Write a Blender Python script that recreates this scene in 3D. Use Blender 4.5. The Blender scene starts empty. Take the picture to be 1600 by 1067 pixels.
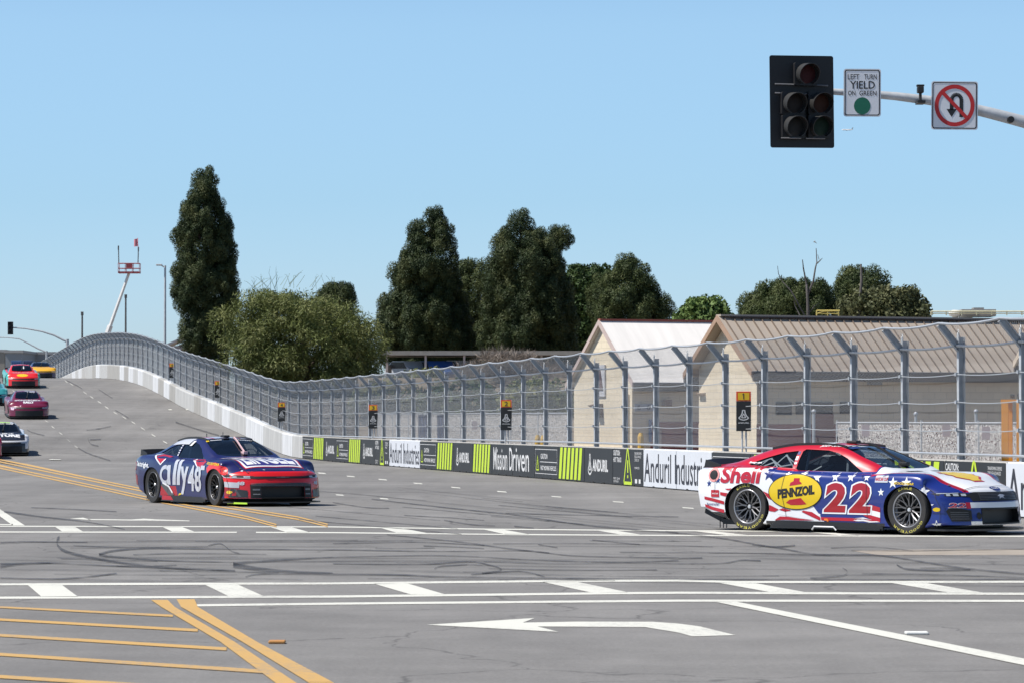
import bpy, bmesh, math, random
import numpy as np
from mathutils import Vector, Matrix, noise
from mathutils.bvhtree import BVHTree

# ------------------------------------------------------------------ camera, sky, sun, exposure
SC = bpy.context.scene
COL = SC.collection
F, H, HOR = 5400.0, 1.62, 653.0          # focal length in 1600-px pixels, eye height, horizon row
PITCH = math.atan((HOR - 533.5) / F)
cam_d = bpy.data.cameras.new('camera')
cam_d.sensor_width = 36.0
cam_d.lens = F / 1600.0 * 36.0
cam_d.clip_start, cam_d.clip_end = 1.0, 40000.0
cam_d.dof.use_dof = True
cam_d.dof.focus_distance = 53.0
cam_d.dof.aperture_fstop = 11.0
cam = bpy.data.objects.new('camera', cam_d)
COL.objects.link(cam)
cam.location = (0, 0, H)
cam.rotation_euler = (math.pi / 2 + PITCH, 0, 0)
SC.camera = cam

SUN_EL, SUN_AZ = math.radians(56), math.radians(-100)      # azimuth from +Y towards +X
SDIR = Vector((math.sin(SUN_AZ) * math.cos(SUN_EL), math.cos(SUN_AZ) * math.cos(SUN_EL), math.sin(SUN_EL)))
world = bpy.data.worlds.new('World')
SC.world = world
world.use_nodes = True
wn = world.node_tree
bg = wn.nodes['Background']
sky = wn.nodes.new('ShaderNodeTexSky')
sky.sky_type = 'NISHITA'
sky.sun_disc = False
sky.sun_elevation = SUN_EL
sky.sun_rotation = SUN_AZ
sky.altitude = 0
sky.air_density = 1.0
sky.dust_density = 0.3
sky.ozone_density = 4.0
# sky tint: blue kept down to the horizon, dome dimmed overhead to cut fill light
wtc = wn.nodes.new('ShaderNodeTexCoord')
wsp = wn.nodes.new('ShaderNodeSeparateXYZ')
ramp = wn.nodes.new('ShaderNodeValToRGB')
wmx = wn.nodes.new('ShaderNodeVectorMath'); wmx.operation = 'MULTIPLY'
wn.links.new(wtc.outputs['Generated'], wsp.inputs[0])
wn.links.new(wsp.outputs['Z'], ramp.inputs[0])
_el = ramp.color_ramp.elements
_st = [(0.0, (.74, .93, 1.27)), (.03, (.75, .93, 1.26)), (.063, (.756, .93, 1.16)), (.112, (.94, 1.055, 1.16)), (.35, (.66, .72, .78)), (1.0, (.44, .47, .50))]
while len(_el) < len(_st): _el.new(.5)
for _e, (_p, _c) in zip(_el, _st):
    _e.position = _p; _e.color = tuple(v / 1.3 for v in _c) + (1,)
wn.links.new(sky.outputs[0], wmx.inputs[0]); wn.links.new(ramp.outputs[0], wmx.inputs[1])
wn.links.new(wmx.outputs[0], bg.inputs['Color'])
bg.inputs['Strength'].default_value = 0.13
sun_d = bpy.data.lights.new('sun', 'SUN')
sun_d.energy = 5.0
sun_d.angle = math.radians(0.53)
sun_d.color = (1.0, 0.955, 0.89)
sun = bpy.data.objects.new('sun', sun_d)
COL.objects.link(sun)
sun.rotation_euler = (-SDIR).to_track_quat('-Z', 'Y').to_euler()
SC.view_settings.view_transform = 'Standard'
SC.view_settings.look = 'None'
SC.view_settings.exposure = 0.35
SC.view_settings.gamma = 1.0
SC.view_settings.use_curve_mapping = False
SC.render.engine = 'CYCLES'
SC.cycles.max_bounces = 8
SC.cycles.transparent_max_bounces = 24
SC.cycles.caustics_reflective = False
SC.cycles.caustics_refractive = False

# ------------------------------------------------------------------ geometry of the place
CA, SA = math.cos(PITCH), math.sin(PITCH)
def ray(px, py):
    u, v = (px - 800.0) / F, (533.5 - py) / F
    return Vector((u, CA - v * SA, SA + v * CA))
def at(px, py, Y):                      # the point at depth Y that the photo shows at (px, py)
    d = ray(px, py)
    t = Y / d.y
    return Vector((d.x * t, Y, H + d.z * t))
def pchip(xk, yk):
    x = np.array(xk, float); y = np.array(yk, float)
    h = np.diff(x); d = np.diff(y) / h
    m = np.zeros_like(x)
    m[0], m[-1] = d[0], d[-1]
    for i in range(1, len(x) - 1):
        if d[i-1] * d[i] > 0:
            w1, w2 = 2*h[i] + h[i-1], h[i] + 2*h[i-1]
            m[i] = (w1 + w2) / (w1 / d[i-1] + w2 / d[i])
    def f(q):
        q = np.clip(q, x[0], x[-1])
        i = np.clip(np.searchsorted(x, q, side='right') - 1, 0, len(x) - 2)
        t = (q - x[i]) / h[i]
        return ((1+2*t)*(1-t)**2*y[i] + t*(1-t)**2*h[i]*m[i] + t*t*(3-2*t)*y[i+1] + t*t*(t-1)*h[i]*m[i+1])
    return f
KW = F * H / 0.0819                     # wall: image column -> depth  Y = KW / (px + 308)
SLOPE = 1108.0 / F
WX0 = KW / F                            # wall line X = WX0 - SLOPE * Y
def wall_x(Y): return WX0 - SLOPE * Y
def wall_Y(px): return KW / (px + 308.0)
SDX, SDY = -math.sin(math.atan(SLOPE)), math.cos(math.atan(SLOPE))   # street direction
NX, NY = SDY, -SDX                       # towards the right of the street
WALL_ANG = math.atan2(SDY, SDX)
_hill = [(372.7, 676.4), (332, 657.5), (287.4, 637.5), (248, 615.5), (215, 600.5), (182, 593), (141.7, 591.5)]
_zk, _ek = [0, 126, 138], [0, 0, .03]
for hx, hy in _hill:
    Y_ = wall_Y(hx)
    _zk.append(Y_); _ek.append(H - (hy - HOR) * Y_ / F)
_zk += [268, 300, 360, 480, 700]; _ek += [3.75, 2.9, 1.6, .5, 0]
_prof = pchip([(-WX0) * 0 + 1.0208 * z + SDX * WX0 for z in _zk], _ek)
def ez(X, Y):                            # height of the ground
    X = np.asarray(X, float); Y = np.asarray(Y, float)
    e = _prof(X * SDX + Y * SDY)
    n = X - wall_x(Y)
    f = np.clip((n - 1.5) / 16.0, 0, 1)
    return e * (1 - f * f * (3 - 2 * f))
def ez1(X, Y): return float(ez(X, Y))
def ground(px, py):
    d = ray(px, py)
    if d.z < -1e-6:
        t = -H / d.z
        if t < 118 : return Vector((d.x * t, d.y * t, 0))
    t, dt = 90.0, 0.25
    while t < 2000:
        p = d * t
        if H + p.z <= ez1(p.x, p.y): break
        t += dt
    return Vector((d.x * t, d.y * t, ez1(d.x * t, d.y * t)))

# ------------------------------------------------------------------ materials
def nd(nt, typ, **kw):
    n = nt.nodes.new(typ)
    for k, v in kw.items():
        if k.startswith('i_'):
            n.inputs[k[2:].replace('_', ' ')].default_value = v
        else: setattr(n, k, v)
    return n
_mats = {}
def mat(name, color, rough=.6, metal=0.0, var=.12, scale=3.0, bump=0.0, coat=0.0, emit=None, spec=.5):
    if name in _mats: return _mats[name]
    m = bpy.data.materials.new(name); m.use_nodes = True
    nt = m.node_tree; b = nt.nodes['Principled BSDF']
    b.inputs['Roughness'].default_value = rough
    b.inputs['Metallic'].default_value = metal
    b.inputs['Coat Weight'].default_value = coat
    b.inputs['Coat Roughness'].default_value = .06
    b.inputs['Specular IOR Level'].default_value = spec
    c = tuple(color) + (1,)
    if var > 0:
        tc = nd(nt, 'ShaderNodeTexCoord')
        nz = nd(nt, 'ShaderNodeTexNoise', i_Scale=scale, i_Detail=5.0, i_Roughness=.6)
        nt.links.new(tc.outputs['Object'], nz.inputs['Vector'])
        r = nd(nt, 'ShaderNodeMapRange')
        r.inputs['From Min'].default_value, r.inputs['From Max'].default_value = .25, .75
        r.inputs['To Min'].default_value, r.inputs['To Max'].default_value = 1 - var, 1 + var
        nt.links.new(nz.outputs['Fac'], r.inputs['Value'])
        mx = nd(nt, 'ShaderNodeVectorMath', operation='SCALE')
        mx.inputs[0].default_value = color
        nt.links.new(r.outputs[0], mx.inputs['Scale'])
        nt.links.new(mx.outputs[0], b.inputs['Base Color'])
        if bump > 0:
            bp = nd(nt, 'ShaderNodeBump', i_Strength=bump, i_Distance=.02)
            nt.links.new(nz.outputs['Fac'], bp.inputs['Height'])
            nt.links.new(bp.outputs[0], b.inputs['Normal'])
    else:
        b.inputs['Base Color'].default_value = c
    if emit:
        b.inputs['Emission Color'].default_value = tuple(emit) + (1,)
        b.inputs['Emission Strength'].default_value = 1
    _mats[name] = m
    return m

# ------------------------------------------------------------------ object helpers
def mesh_obj(name, me, parent=None, m=None):
    o = bpy.data.objects.new(name, me)
    COL.objects.link(o)
    if parent is not None: o.parent = parent
    if m is not None:
        me.materials.clear()
        for q in (m if isinstance(m, (list, tuple)) else [m]): me.materials.append(q)
    return o
def bm_obj(name, bm, m, parent=None, smooth=False, angle=35, recalc=True):
    if recalc: bmesh.ops.recalc_face_normals(bm, faces=bm.faces)
    if smooth:
        for f in bm.faces: f.smooth = True
        for e in bm.edges:
            if len(e.link_faces) == 2 and e.calc_face_angle(0) > math.radians(angle): e.smooth = False
    me = bpy.data.meshes.new(name)
    bm.to_mesh(me); bm.free()
    return mesh_obj(name, me, parent, m)
def tag(o, label, cat, group=None, kind=None):
    if label: o['label'] = label
    if cat: o['category'] = cat
    if group: o['group'] = group
    if kind: o['kind'] = kind
    return o
def empty(name, loc, rz, label, cat, group=None):
    o = bpy.data.objects.new(name, None); COL.objects.link(o)
    o.empty_display_size = .2
    o.location = loc; o.rotation_euler = (0, 0, rz)
    return tag(o, label, cat, group)
def struct(o): o['kind'] = 'structure'; return o
def add_box(bm, x0, x1, y0, y1, z0, z1, M=None, bevel=0.0):
    vs = [bm.verts.new(Vector(p) if M is None else M @ Vector(p)) for p in
          ((x0,y0,z0),(x1,y0,z0),(x1,y1,z0),(x0,y1,z0),(x0,y0,z1),(x1,y0,z1),(x1,y1,z1),(x0,y1,z1))]
    fs = [bm.faces.new([vs[i] for i in q]) for q in ((0,3,2,1),(4,5,6,7),(0,1,5,4),(1,2,6,5),(2,3,7,6),(3,0,4,7))]
    if bevel > 0:
        es = {e for f in fs for e in f.edges}
        bmesh.ops.bevel(bm, geom=list(es), offset=bevel, segments=2, affect='EDGES', profile=.5)
def add_tube(bm, pts, r, n=6, caps=True):
    pts = [Vector(p) for p in pts]
    rs = r if isinstance(r, (list, tuple)) else [r] * len(pts)
    rings = []
    ref = None
    for i, p in enumerate(pts):
        t = (pts[min(i+1, len(pts)-1)] - pts[max(i-1, 0)]).normalized()
        if ref is None or abs(ref.dot(t)) > .98:
            ref = Vector((0, 0, 1)) if abs(t.z) < .9 else Vector((1, 0, 0))
        a = t.cross(ref).normalized(); b = a.cross(t).normalized()
        ref = b
        rings.append([bm.verts.new(p + (a * math.cos(2*math.pi*k/n) + b * math.sin(2*math.pi*k/n)) * rs[i]) for k in range(n)])
    for i in range(len(rings)-1):
        for k in range(n):
            bm.faces.new((rings[i][k], rings[i][(k+1) % n], rings[i+1][(k+1) % n], rings[i+1][k]))
    if caps:
        bm.faces.new(rings[0][::-1]); bm.faces.new(rings[-1])
def add_prism(bm, poly, y0, y1, axis='y', M=None):
    def P(a, b, c):
        p = Vector((a, c, b)) if axis == 'y' else (Vector((a, b, c)) if axis == 'z' else Vector((c, a, b)))
        return p if M is None else M @ p
    A = [bm.verts.new(P(a, b, y0)) for a, b in poly]
    B = [bm.verts.new(P(a, b, y1)) for a, b in poly]
    n = len(poly)
    bm.faces.new(A); bm.faces.new(B[::-1])
    for i in range(n): bm.faces.new((A[i], A[(i+1) % n], B[(i+1) % n], B[i]))
def add_lathe(bm, prof, n=24, M=None, closed=False):    # prof: (r, y) about the y axis
    rings = []
    for r, y in prof:
        rings.append([bm.verts.new((M or Matrix()) @ Vector((r*math.cos(2*math.pi*k/n), y, r*math.sin(2*math.pi*k/n)))) for k in range(n)])
    m = len(rings)
    for i in range(m if closed else m-1):
        j = (i+1) % m
        for k in range(n):
            bm.faces.new((rings[i][k], rings[i][(k+1) % n], rings[j][(k+1) % n], rings[j][k]))
def quads_mesh(name, V, n_per=4):        # V: (N,4,3) array -> mesh of separate quads
    N = V.shape[0]
    me = bpy.data.meshes.new(name)
    me.vertices.add(N*n_per); me.loops.add(N*n_per); me.polygons.add(N)
    me.vertices.foreach_set('co', np.ascontiguousarray(V, dtype=np.float32).reshape(-1))
    me.loops.foreach_set('vertex_index', np.arange(N*n_per, dtype=np.int32))
    me.polygons.foreach_set('loop_start', np.arange(0, N*n_per, n_per, dtype=np.int32))
    me.polygons.foreach_set('loop_total', np.full(N, n_per, dtype=np.int32))
    me.update(calc_edges=True)
    return me
_txt = {}
def text2d(s, bold=0.0, shear=0.0):      # unit text: list of verts (x, y), faces; box normalised to width w, cap height 1
    k = (s, bold, shear)
    if k in _txt: return _txt[k]
    cu = bpy.data.curves.new('text', 'FONT')
    cu.body = s; cu.size = 1.0; cu.offset = bold; cu.shear = shear; cu.resolution_u = 3
    o = bpy.data.objects.new('text', cu)
    COL.objects.link(o)
    dg = bpy.context.evaluated_depsgraph_get()
    me = bpy.data.meshes.new_from_object(o.evaluated_get(dg))
    vs = [(v.co.x, v.co.y) for v in me.vertices]
    fs = [tuple(p.vertices) for p in me.polygons]
    bpy.data.objects.remove(o); bpy.data.curves.remove(cu); bpy.data.meshes.remove(me)
    xs = [v[0] for v in vs]; ys = [v[1] for v in vs]
    x0, x1, y0, y1 = min(xs), max(xs), min(ys), max(ys)
    r = ([((x - x0) / (x1 - x0), (y - y0) / (y1 - y0)) for x, y in vs], fs)   # normalised to the unit square
    _txt[k] = r
    return r
def place2d(shape, x0, x1, y0, y1):
    return ([(x0 + u * (x1 - x0), y0 + v * (y1 - y0)) for u, v in shape[0]], shape[1])
def txt(s, x0, x1, y0, y1, bold=0.0, shear=0.0): return place2d(text2d(s, bold, shear), x0, x1, y0, y1)
def poly2(*pts): return (list(pts), [tuple(range(len(pts)))])
def merge2(*shapes):
    V, Fc = [], []
    for v, f in shapes:
        k = len(V); V += list(v); Fc += [tuple(i + k for i in q) for q in f]
    return V, Fc
def ellipse2(cx, cy, rx, ry, n=32): return poly2(*[(cx + rx*math.cos(2*math.pi*i/n), cy + ry*math.sin(2*math.pi*i/n)) for i in range(n)])
def ring2(cx, cy, rx, ry, w, n=32):
    V = []
    for i in range(n):
        c, s = math.cos(2*math.pi*i/n), math.sin(2*math.pi*i/n)
        V += [(cx + rx*c, cy + ry*s), (cx + (rx-w)*c, cy + (ry-w)*s)]
    return V, [(2*i, 2*((i+1) % n), 2*((i+1) % n)+1, 2*i+1) for i in range(n)]
def rect2(x0, x1, y0, y1): return poly2((x0,y0),(x1,y0),(x1,y1),(x0,y1))
def frame2(x0, x1, y0, y1, w):
    return merge2(rect2(x0,x1,y0,y0+w), rect2(x0,x1,y1-w,y1), rect2(x0,x0+w,y0+w,y1-w), rect2(x1-w,x1,y0+w,y1-w))
def star2(cx, cy, r, rot=0.0, sx=1.0):
    pts = []
    for i in range(10):
        a = math.pi/2 + rot + i*math.pi/5
        q = r if i % 2 == 0 else r*.40
        pts.append((cx + q*math.cos(a)*sx, cy + q*math.sin(a)))
    V = [(cx, cy)] + pts
    return V, [(0, 1+i, 1+(i+1) % 10) for i in range(10)]
def line2(pts, w):
    V, Fc = [], []
    for a, b in zip(pts[:-1], pts[1:]):
        dx, dy = b[0]-a[0], b[1]-a[1]; L = math.hypot(dx, dy) or 1
        nx, ny = -dy/L*w/2, dx/L*w/2
        k = len(V)
        V += [(a[0]+nx, a[1]+ny), (b[0]+nx, b[1]+ny), (b[0]-nx, b[1]-ny), (a[0]-nx, a[1]-ny)]
        Fc.append((k, k+1, k+2, k+3))
    return V, Fc
def flat_obj(name, shape, fn, m, parent=None):     # a flat 2-D shape laid onto a surface by fn(u, v)
    bm = bmesh.new()
    vs = [bm.verts.new(fn(*p)) for p in shape[0]]
    for f in shape[1]:
        try: bm.faces.new([vs[i] for i in f])
        except ValueError: pass
    return bm_obj(name, bm, m, parent, recalc=False)
# ------------------------------------------------------------------ ground, road, markings
def asphalt_material():
    m = bpy.data.materials.new('asphalt'); m.use_nodes = True
    nt = m.node_tree; b = nt.nodes['Principled BSDF']
    tc = nd(nt, 'ShaderNodeTexCoord')
    def nz(scale, detail, vec=None, rough=.6):
        n = nd(nt, 'ShaderNodeTexNoise', i_Scale=scale, i_Detail=detail, i_Roughness=rough)
        nt.links.new(vec or tc.outputs['Object'], n.inputs['Vector'])
        return n.outputs['Fac']
    def mr(v, a, b_, c, d):
        r = nd(nt, 'ShaderNodeMapRange')
        for k, x in zip(('From Min', 'From Max', 'To Min', 'To Max'), (a, b_, c, d)): r.inputs[k].default_value = x
        nt.links.new(v, r.inputs['Value']); return r.outputs[0]
    def mul(a, b_):
        q = nd(nt, 'ShaderNodeMath', operation='MULTIPLY'); nt.links.new(a, q.inputs[0]); nt.links.new(b_, q.inputs[1]); return q.outputs[0]
    mp = nd(nt, 'ShaderNodeMapping')
    mp.inputs['Rotation'].default_value = (0, 0, -math.atan(SLOPE))
    mp.inputs['Scale'].default_value = (1.0, .06, 1)
    nt.links.new(tc.outputs['Object'], mp.inputs['Vector'])
    mp2 = nd(nt, 'ShaderNodeMapping')
    mp2.inputs['Scale'].default_value = (.1, .7, 1)
    nt.links.new(tc.outputs['Object'], mp2.inputs['Vector'])
    big = mr(nz(.11, 4), .3, .7, .80, 1.15)
    mid = mr(nz(1.1, 6, None, .7), .3, .7, .87, 1.11)
    grit = mr(nz(26, 5, None, .85), .25, .75, .68, 1.28)
    streak = mr(nz(.9, 4, mp.outputs[0]), .35, .75, 1.04, .84)
    cross = mr(nz(.8, 5, mp2.outputs[0]), .35, .75, 1.04, .88)
    v = mul(mul(mul(big, mid), mul(grit, streak)), cross)
    vo = nd(nt, 'ShaderNodeTexVoronoi', feature='DISTANCE_TO_EDGE', i_Scale=.22)
    wob = nd(nt, 'ShaderNodeTexNoise', i_Scale=.5, i_Detail=6.0)
    nt.links.new(tc.outputs['Object'], wob.inputs['Vector'])
    ad = nd(nt, 'ShaderNodeVectorMath', operation='MULTIPLY_ADD')
    ad.inputs[1].default_value = (3, 3, 0)
    nt.links.new(wob.outputs['Color'], ad.inputs[0]); nt.links.new(tc.outputs['Object'], ad.inputs[2])
    nt.links.new(ad.outputs[0], vo.inputs['Vector'])
    crack = mr(vo.outputs['Distance'], .0, .006, .55, 1.0)
    v = mul(v, crack)
    sc = nd(nt, 'ShaderNodeVectorMath', operation='SCALE')
    sc.inputs[0].default_value = (.205, .198, .190)
    nt.links.new(v, sc.inputs['Scale'])
    nt.links.new(sc.outputs[0], b.inputs['Base Color'])
    b.inputs['Roughness'].default_value = .82
    b.inputs['Specular IOR Level'].default_value = .3
    bp = nd(nt, 'ShaderNodeBump', i_Strength=.25, i_Distance=.01)
    nt.links.new(grit, bp.inputs['Height']); nt.links.new(bp.outputs[0], b.inputs['Normal'])
    return m
M_ASPH = asphalt_material()
def paint_road(name, col, wear=.5):
    m = bpy.data.materials.new(name); m.use_nodes = True
    nt = m.node_tree; b = nt.nodes['Principled BSDF']
    tc = nd(nt, 'ShaderNodeTexCoord')
    n1 = nd(nt, 'ShaderNodeTexNoise', i_Scale=14.0, i_Detail=6.0, i_Roughness=.75)
    n2 = nd(nt, 'ShaderNodeTexNoise', i_Scale=.6, i_Detail=3.0)
    for n in (n1, n2): nt.links.new(tc.outputs['Object'], n.inputs['Vector'])
    s = nd(nt, 'ShaderNodeMath', operation='MULTIPLY_ADD'); s.inputs[1].default_value = .55
    nt.links.new(n2.outputs['Fac'], s.inputs[0]); nt.links.new(n1.outputs['Fac'], s.inputs[2])
    r = nd(nt, 'ShaderNodeMapRange')
    for k, x in zip(('From Min', 'From Max', 'To Min', 'To Max'), (.80 , 1.02, 0, wear)): r.inputs[k].default_value = x
    nt.links.new(s.outputs[0], r.inputs['Value'])
    mx = nd(nt, 'ShaderNodeMix', data_type='RGBA')
    mx.inputs['A'].default_value = tuple(col) + (1,); mx.inputs['B'].default_value = (.22, .21, .2, 1)
    nt.links.new(r.outputs[0], mx.inputs['Factor'])
    nt.links.new(mx.outputs['Result'], b.inputs['Base Color'])
    b.inputs['Roughness'].default_value = .7
    return m
M_WHITE = paint_road('road_paint_white', (.60, .595, .535), .8)
M_YEL = paint_road('road_paint_yellow', (.50, .305, .095), .8)
M_SAND = mat('dry_ground', (.21, .17, .125), .95, var=.35, scale=.35, bump=.3)

xs = np.concatenate([[-15000, -4000, -1200, -500, -250, -150], np.arange(-100, 62, 3.0), [75, 100, 150, 250, 500, 1200, 4000, 15000]])
ys = np.concatenate([[-60, 0, 20, 40, 60, 80, 100, 112], np.arange(118, 330, 2.0), [345, 360, 400, 450, 500, 600, 700, 900, 1500, 4000, 15000]])
def grid(name, xs, ys, fn, m):
    X, Y = np.meshgrid(xs, ys)
    X, Y, Z = fn(X, Y)
    V = np.stack([X, Y, Z], -1).reshape(-1, 3)
    nx, ny = len(xs), len(ys)
    i = (np.arange(ny-1)[:, None]*nx + np.arange(nx-1)[None]).reshape(-1)
    Q = np.stack([i, i+1, i+1+nx, i+nx], 1)
    me = bpy.data.meshes.new(name)
    me.vertices.add(len(V)); me.loops.add(Q.size); me.polygons.add(len(Q))
    me.vertices.foreach_set('co', V.astype(np.float32).reshape(-1))
    me.loops.foreach_set('vertex_index', Q.astype(np.int32).reshape(-1))
    me.polygons.foreach_set('loop_start', np.arange(0, Q.size, 4, dtype=np.int32))
    me.polygons.foreach_set('loop_total', np.full(len(Q), 4, dtype=np.int32))
    me.polygons.foreach_set('use_smooth', np.ones(len(Q), dtype=bool))
    me.update(calc_edges=True)
    return struct(mesh_obj(name, me, None, m))
grid('ground', xs, ys, lambda X, Y: (X, Y, ez(X, Y) - .02), M_SAND)
ss = np.concatenate([[-60, -20, 10, 40, 70, 95, 110], np.arange(118, 330, 1.5), np.arange(335, 520, 10.0)])
nn = np.concatenate([[-70, -55], np.arange(-45, 1.6, 3.0), [1.5]])
def road_fn(N, S):
    # nn measured to the right of the wall line, ss along the street
    X = WX0 + S * SDX * 1.0 + N * NX
    Y = S * SDY + N * NY
    return X, Y, ez(X, Y) + .002
grid('road', nn, ss, road_fn, M_ASPH)
xs2 = np.array([-120, -60, -30, 0, 30, 60, 120.]); ys2 = np.array([-40, 0, 20, 40, 57.0])
gx = grid('cross_street', np.array([2.2, 8, 20, 40, 90.]), np.array([-60., -20, 20, 40, 52]), lambda N, S: (WX0 + S*SDX + N*NX, S*SDY + N*NY, ez(N*0, S*0) + .002), M_ASPH)

def marking(name, shape_list, m, lift=.0055, sub=None):
    bm = bmesh.new()
    for V, Fc in shape_list:
        pts = []
        for p in V:
            g = ground(*p); pts.append((g.x, g.y, g.z + lift + (.02 if g.y > 118 else 0)))
        vs = [bm.verts.new(p) for p in pts]
        for f in Fc:
            try: bm.faces.new([vs[i] for i in f])
            except ValueError: pass
    for f in bm.faces:
        f.normal_update()
        if f.normal.z < 0: f.normal_flip()
    return struct(bm_obj(name, bm, m, recalc=False))
def band(pts, th):           # pixel polyline with a vertical thickness (th or list)
    ths = th if isinstance(th, (list, tuple)) else [th]*len(pts)
    V = []
    for (x, y), t in zip(pts, ths): V += [(x, y - t/2), (x, y + t/2)]
    return V, [(2*i, 2*i+2, 2*i+3, 2*i+1) for i in range(len(pts)-1)]
near_l = [band([(-500, 915), (0, 913), (520, 911.6), (850, 908), (1060, 907), (1150, 909.4), (1660, 909), (2100, 908.6)], 3.2),
          band([(-500, 936.4), (0, 934), (520, 932.2), (950, 927), (1060, 926.2), (1300, 927), (1660, 928), (2100, 929)], 3.4),
          band([(302, 946), (520, 943.3), (1060, 938.6), (1660, 939), (2100, 939.4)], 3.3)]
near_b = [poly2(*q) for q in (
    [(44,914.5),(97.5,914.5),(122,932.5),(65,932.5)], [(320,913.5),(372,913.5),(411,931),(356,931)],
    [(584,912),(638,912),(695.5,928.7),(641.5,928.7)], [(847,909),(901,909),(982,925.5),(922,925.5)],
    [(1124,910.8),(1181.5,911.4),(1257,925),(1202,925)], [(1394,911),(1448,911),(1536,926),(1482,926)], [(1664,910.5),(1718,910.5),(1816,927),(1762,927)], [(-232,914.5),(-178,914.5),(-170,934),(-228,934)])]
far_l = [band([(-500, 821.5), (0, 822), (520, 823), (760, 826.5), (1060, 829), (1660, 831), (2000, 832.2)], 1.6),
         band([(-500, 830.6), (0, 831), (370, 831.5)], 1.8), band([(400, 831.6), (520, 832), (800, 835), (1060, 836.4), (1660, 838), (2000, 839)], 1.8)]
far_b = [poly2(*q) for q in (
    [(86,822.8),(117,822.8),(130,830.5),(97.5,830.5)], [(253,822.8),(283,822.8),(305,830.8),(270,830.8)],
    [(422,823.4),(455,823.4),(484,831.4),(448,831.4)], [(596,825),(628,825),(667,832.6),(621,832.6)],
    [(756,827.2),(787,827.4),(827,834.6),(790,834.6)], [(935,829),(965,829.2),(1003,835.4),(972,835.4)],
    [(1087,830),(1117,830.2),(1171,836),(1138,836)], [(1262,831),(1293,831.2),(1343,836.6),(1316,836.6)],
    [(1432,831.2),(1463,831.4),(1520,837),(1490,837)], [(1602,831.8),(1633,832),(1697,837.4),(1667,837.4)], [(-80,822.6),(-50,822.6),(-45,830.2),(-77,830.2)])]
marking('crosswalk_markings', near_l + near_b + far_l + far_b, M_WHITE)
arrow_near = ([(667,976.4),(835.5,965.8),(817,973),(900,971.5),(1019,971.7),(1060,974.5),(1094,979),(1149,992.6),(1082,994.5),(1060,988.5),(1026,983),(1009,980),(840,979),(873,987.5)],
              [(0,1,2,12,13),(2,3,11,12),(3,4,10,11),(4,5,9,10),(5,6,8,9),(6,7,8)])
arrow_far = merge2(poly2((109,810),(130,808.6),(143,812.2)), band([(138,811.4),(205,812.3),(225,811.6),(246,812.4),(296,813.6)], [1.4,1.6,3.0,2.4,1.2]))
marking('turn_arrows', [arrow_near, arrow_far], M_WHITE)
lane = [poly2((1119,941),(1151,940.6),(1600,1029.7),(1760,1061),(1760,1075),(1600,1040)), poly2((-30,785),(-16,785),(39,821),(20,821)), band([(-40,819),(20,819.6)],1.6)]
def dash(x, y, L=17, th=2.0, sl=.12): return poly2((x-L/2, y-th/2-sl*L/2), (x+L/2-2, y-th/2+sl*L/2), (x+L/2, y+th/2+sl*L/2), (x-L/2+2, y+th/2-sl*L/2))
for x, y in ((503,739),(548,744),(598,749),(653,755),(712,761.5),(784,768),(869,775.8),(966,784),(1075,793.5),(531,773.2),(600,779)): lane.append(dash(x, y, 13.5 + (x-500)*.010, 1.6, .06))
for x, y in ((103.5,596.6),(112,601),(133,614.5),(143.5,621.5),(155.5,629),(167,637.5),(180.5,646),(194.5,653.3),(208.5,661),(223.5,670.5),(240,681),(258,691.5)): lane.append(dash(x, y, 6.2 + (y-596)*.02, 2.0 + (y-596)*.006, .42))
for x, y in ((73,659),(83,668.2),(95,678.2),(107,688.8),(119,698.8),(22,612),(12,602.5)): lane.append(dash(x, y, 6.5, 2.2, .45))
lane += [dash(266, 640.5, 7, 1.4, 0), dash(293, 640.5, 7, 1.4, 0), dash(86, 718.5, 20, 1.1, .02)]
marking('lane_lines', lane, M_WHITE, .0072)
yel = []
for off in (-1.9, 1.9):
    yel.append(band([(-40,712.5+off*.85),(0,720.5+off*.9),(43,728.5+off),(180,757+off),(222.5,765.5+off),(326.6,787.5+off),(464.7,809.5+off),(512,821.0+off*.9)], 1.9))
    yel.append(band([(-40,720.5+off*.85),(0,729.5+off*.9),(43,738.5+off),(180,767.5+off),(222.5,777+off),(258.6,784.5+off),(386,809+off),(432,821.4+off*.9)], 1.9))
yel += [poly2((236,938),(262,938),(273,949),(252,949)), poly2((252,949),(273,949),(367,1004),(344.5,1004)), poly2((344.5,1004),(367,1004),(461.5,1067),(429,1067)), poly2((429,1067),(461.5,1067),(510,1100),(474,1100)),
        poly2((276,937),(304,937),(309,949),(283,949)), poly2((283,949),(309,949),(402,1004),(379,1004)), poly2((379,1004),(402,1004),(520,1067),(481,1067)), poly2((481,1067),(520,1067),(580,1100),(533,1100))]
for (a, b, c, d, t0, t1) in ((0,949,270,962.6,2.8,3.4),(0,968.5,309,985.4,3.6,4.2),(0,993,354,1014.6,4.2,4.8),(0,1023,409.5,1049.7,4.6,5.6),(0,1058,440,1085,5.2,6.2)):
    yel.append(band([(a - 80, b - (d-b)/(c-a)*80), (a, b), (c, d)], [t0, t0, t1]))
marking('yellow_lines', yel[:11], M_YEL, .009); marking('yellow_hatching', yel[11:], M_YEL, .0072)
marking('concrete_patch', [poly2((1330,860),(1440,858.4),(1660,857.6),(1660,867),(1370,867))], mat('patch_concrete', (.30,.26,.215), .85, var=.2, scale=2.0), lift=.0045)

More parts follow.
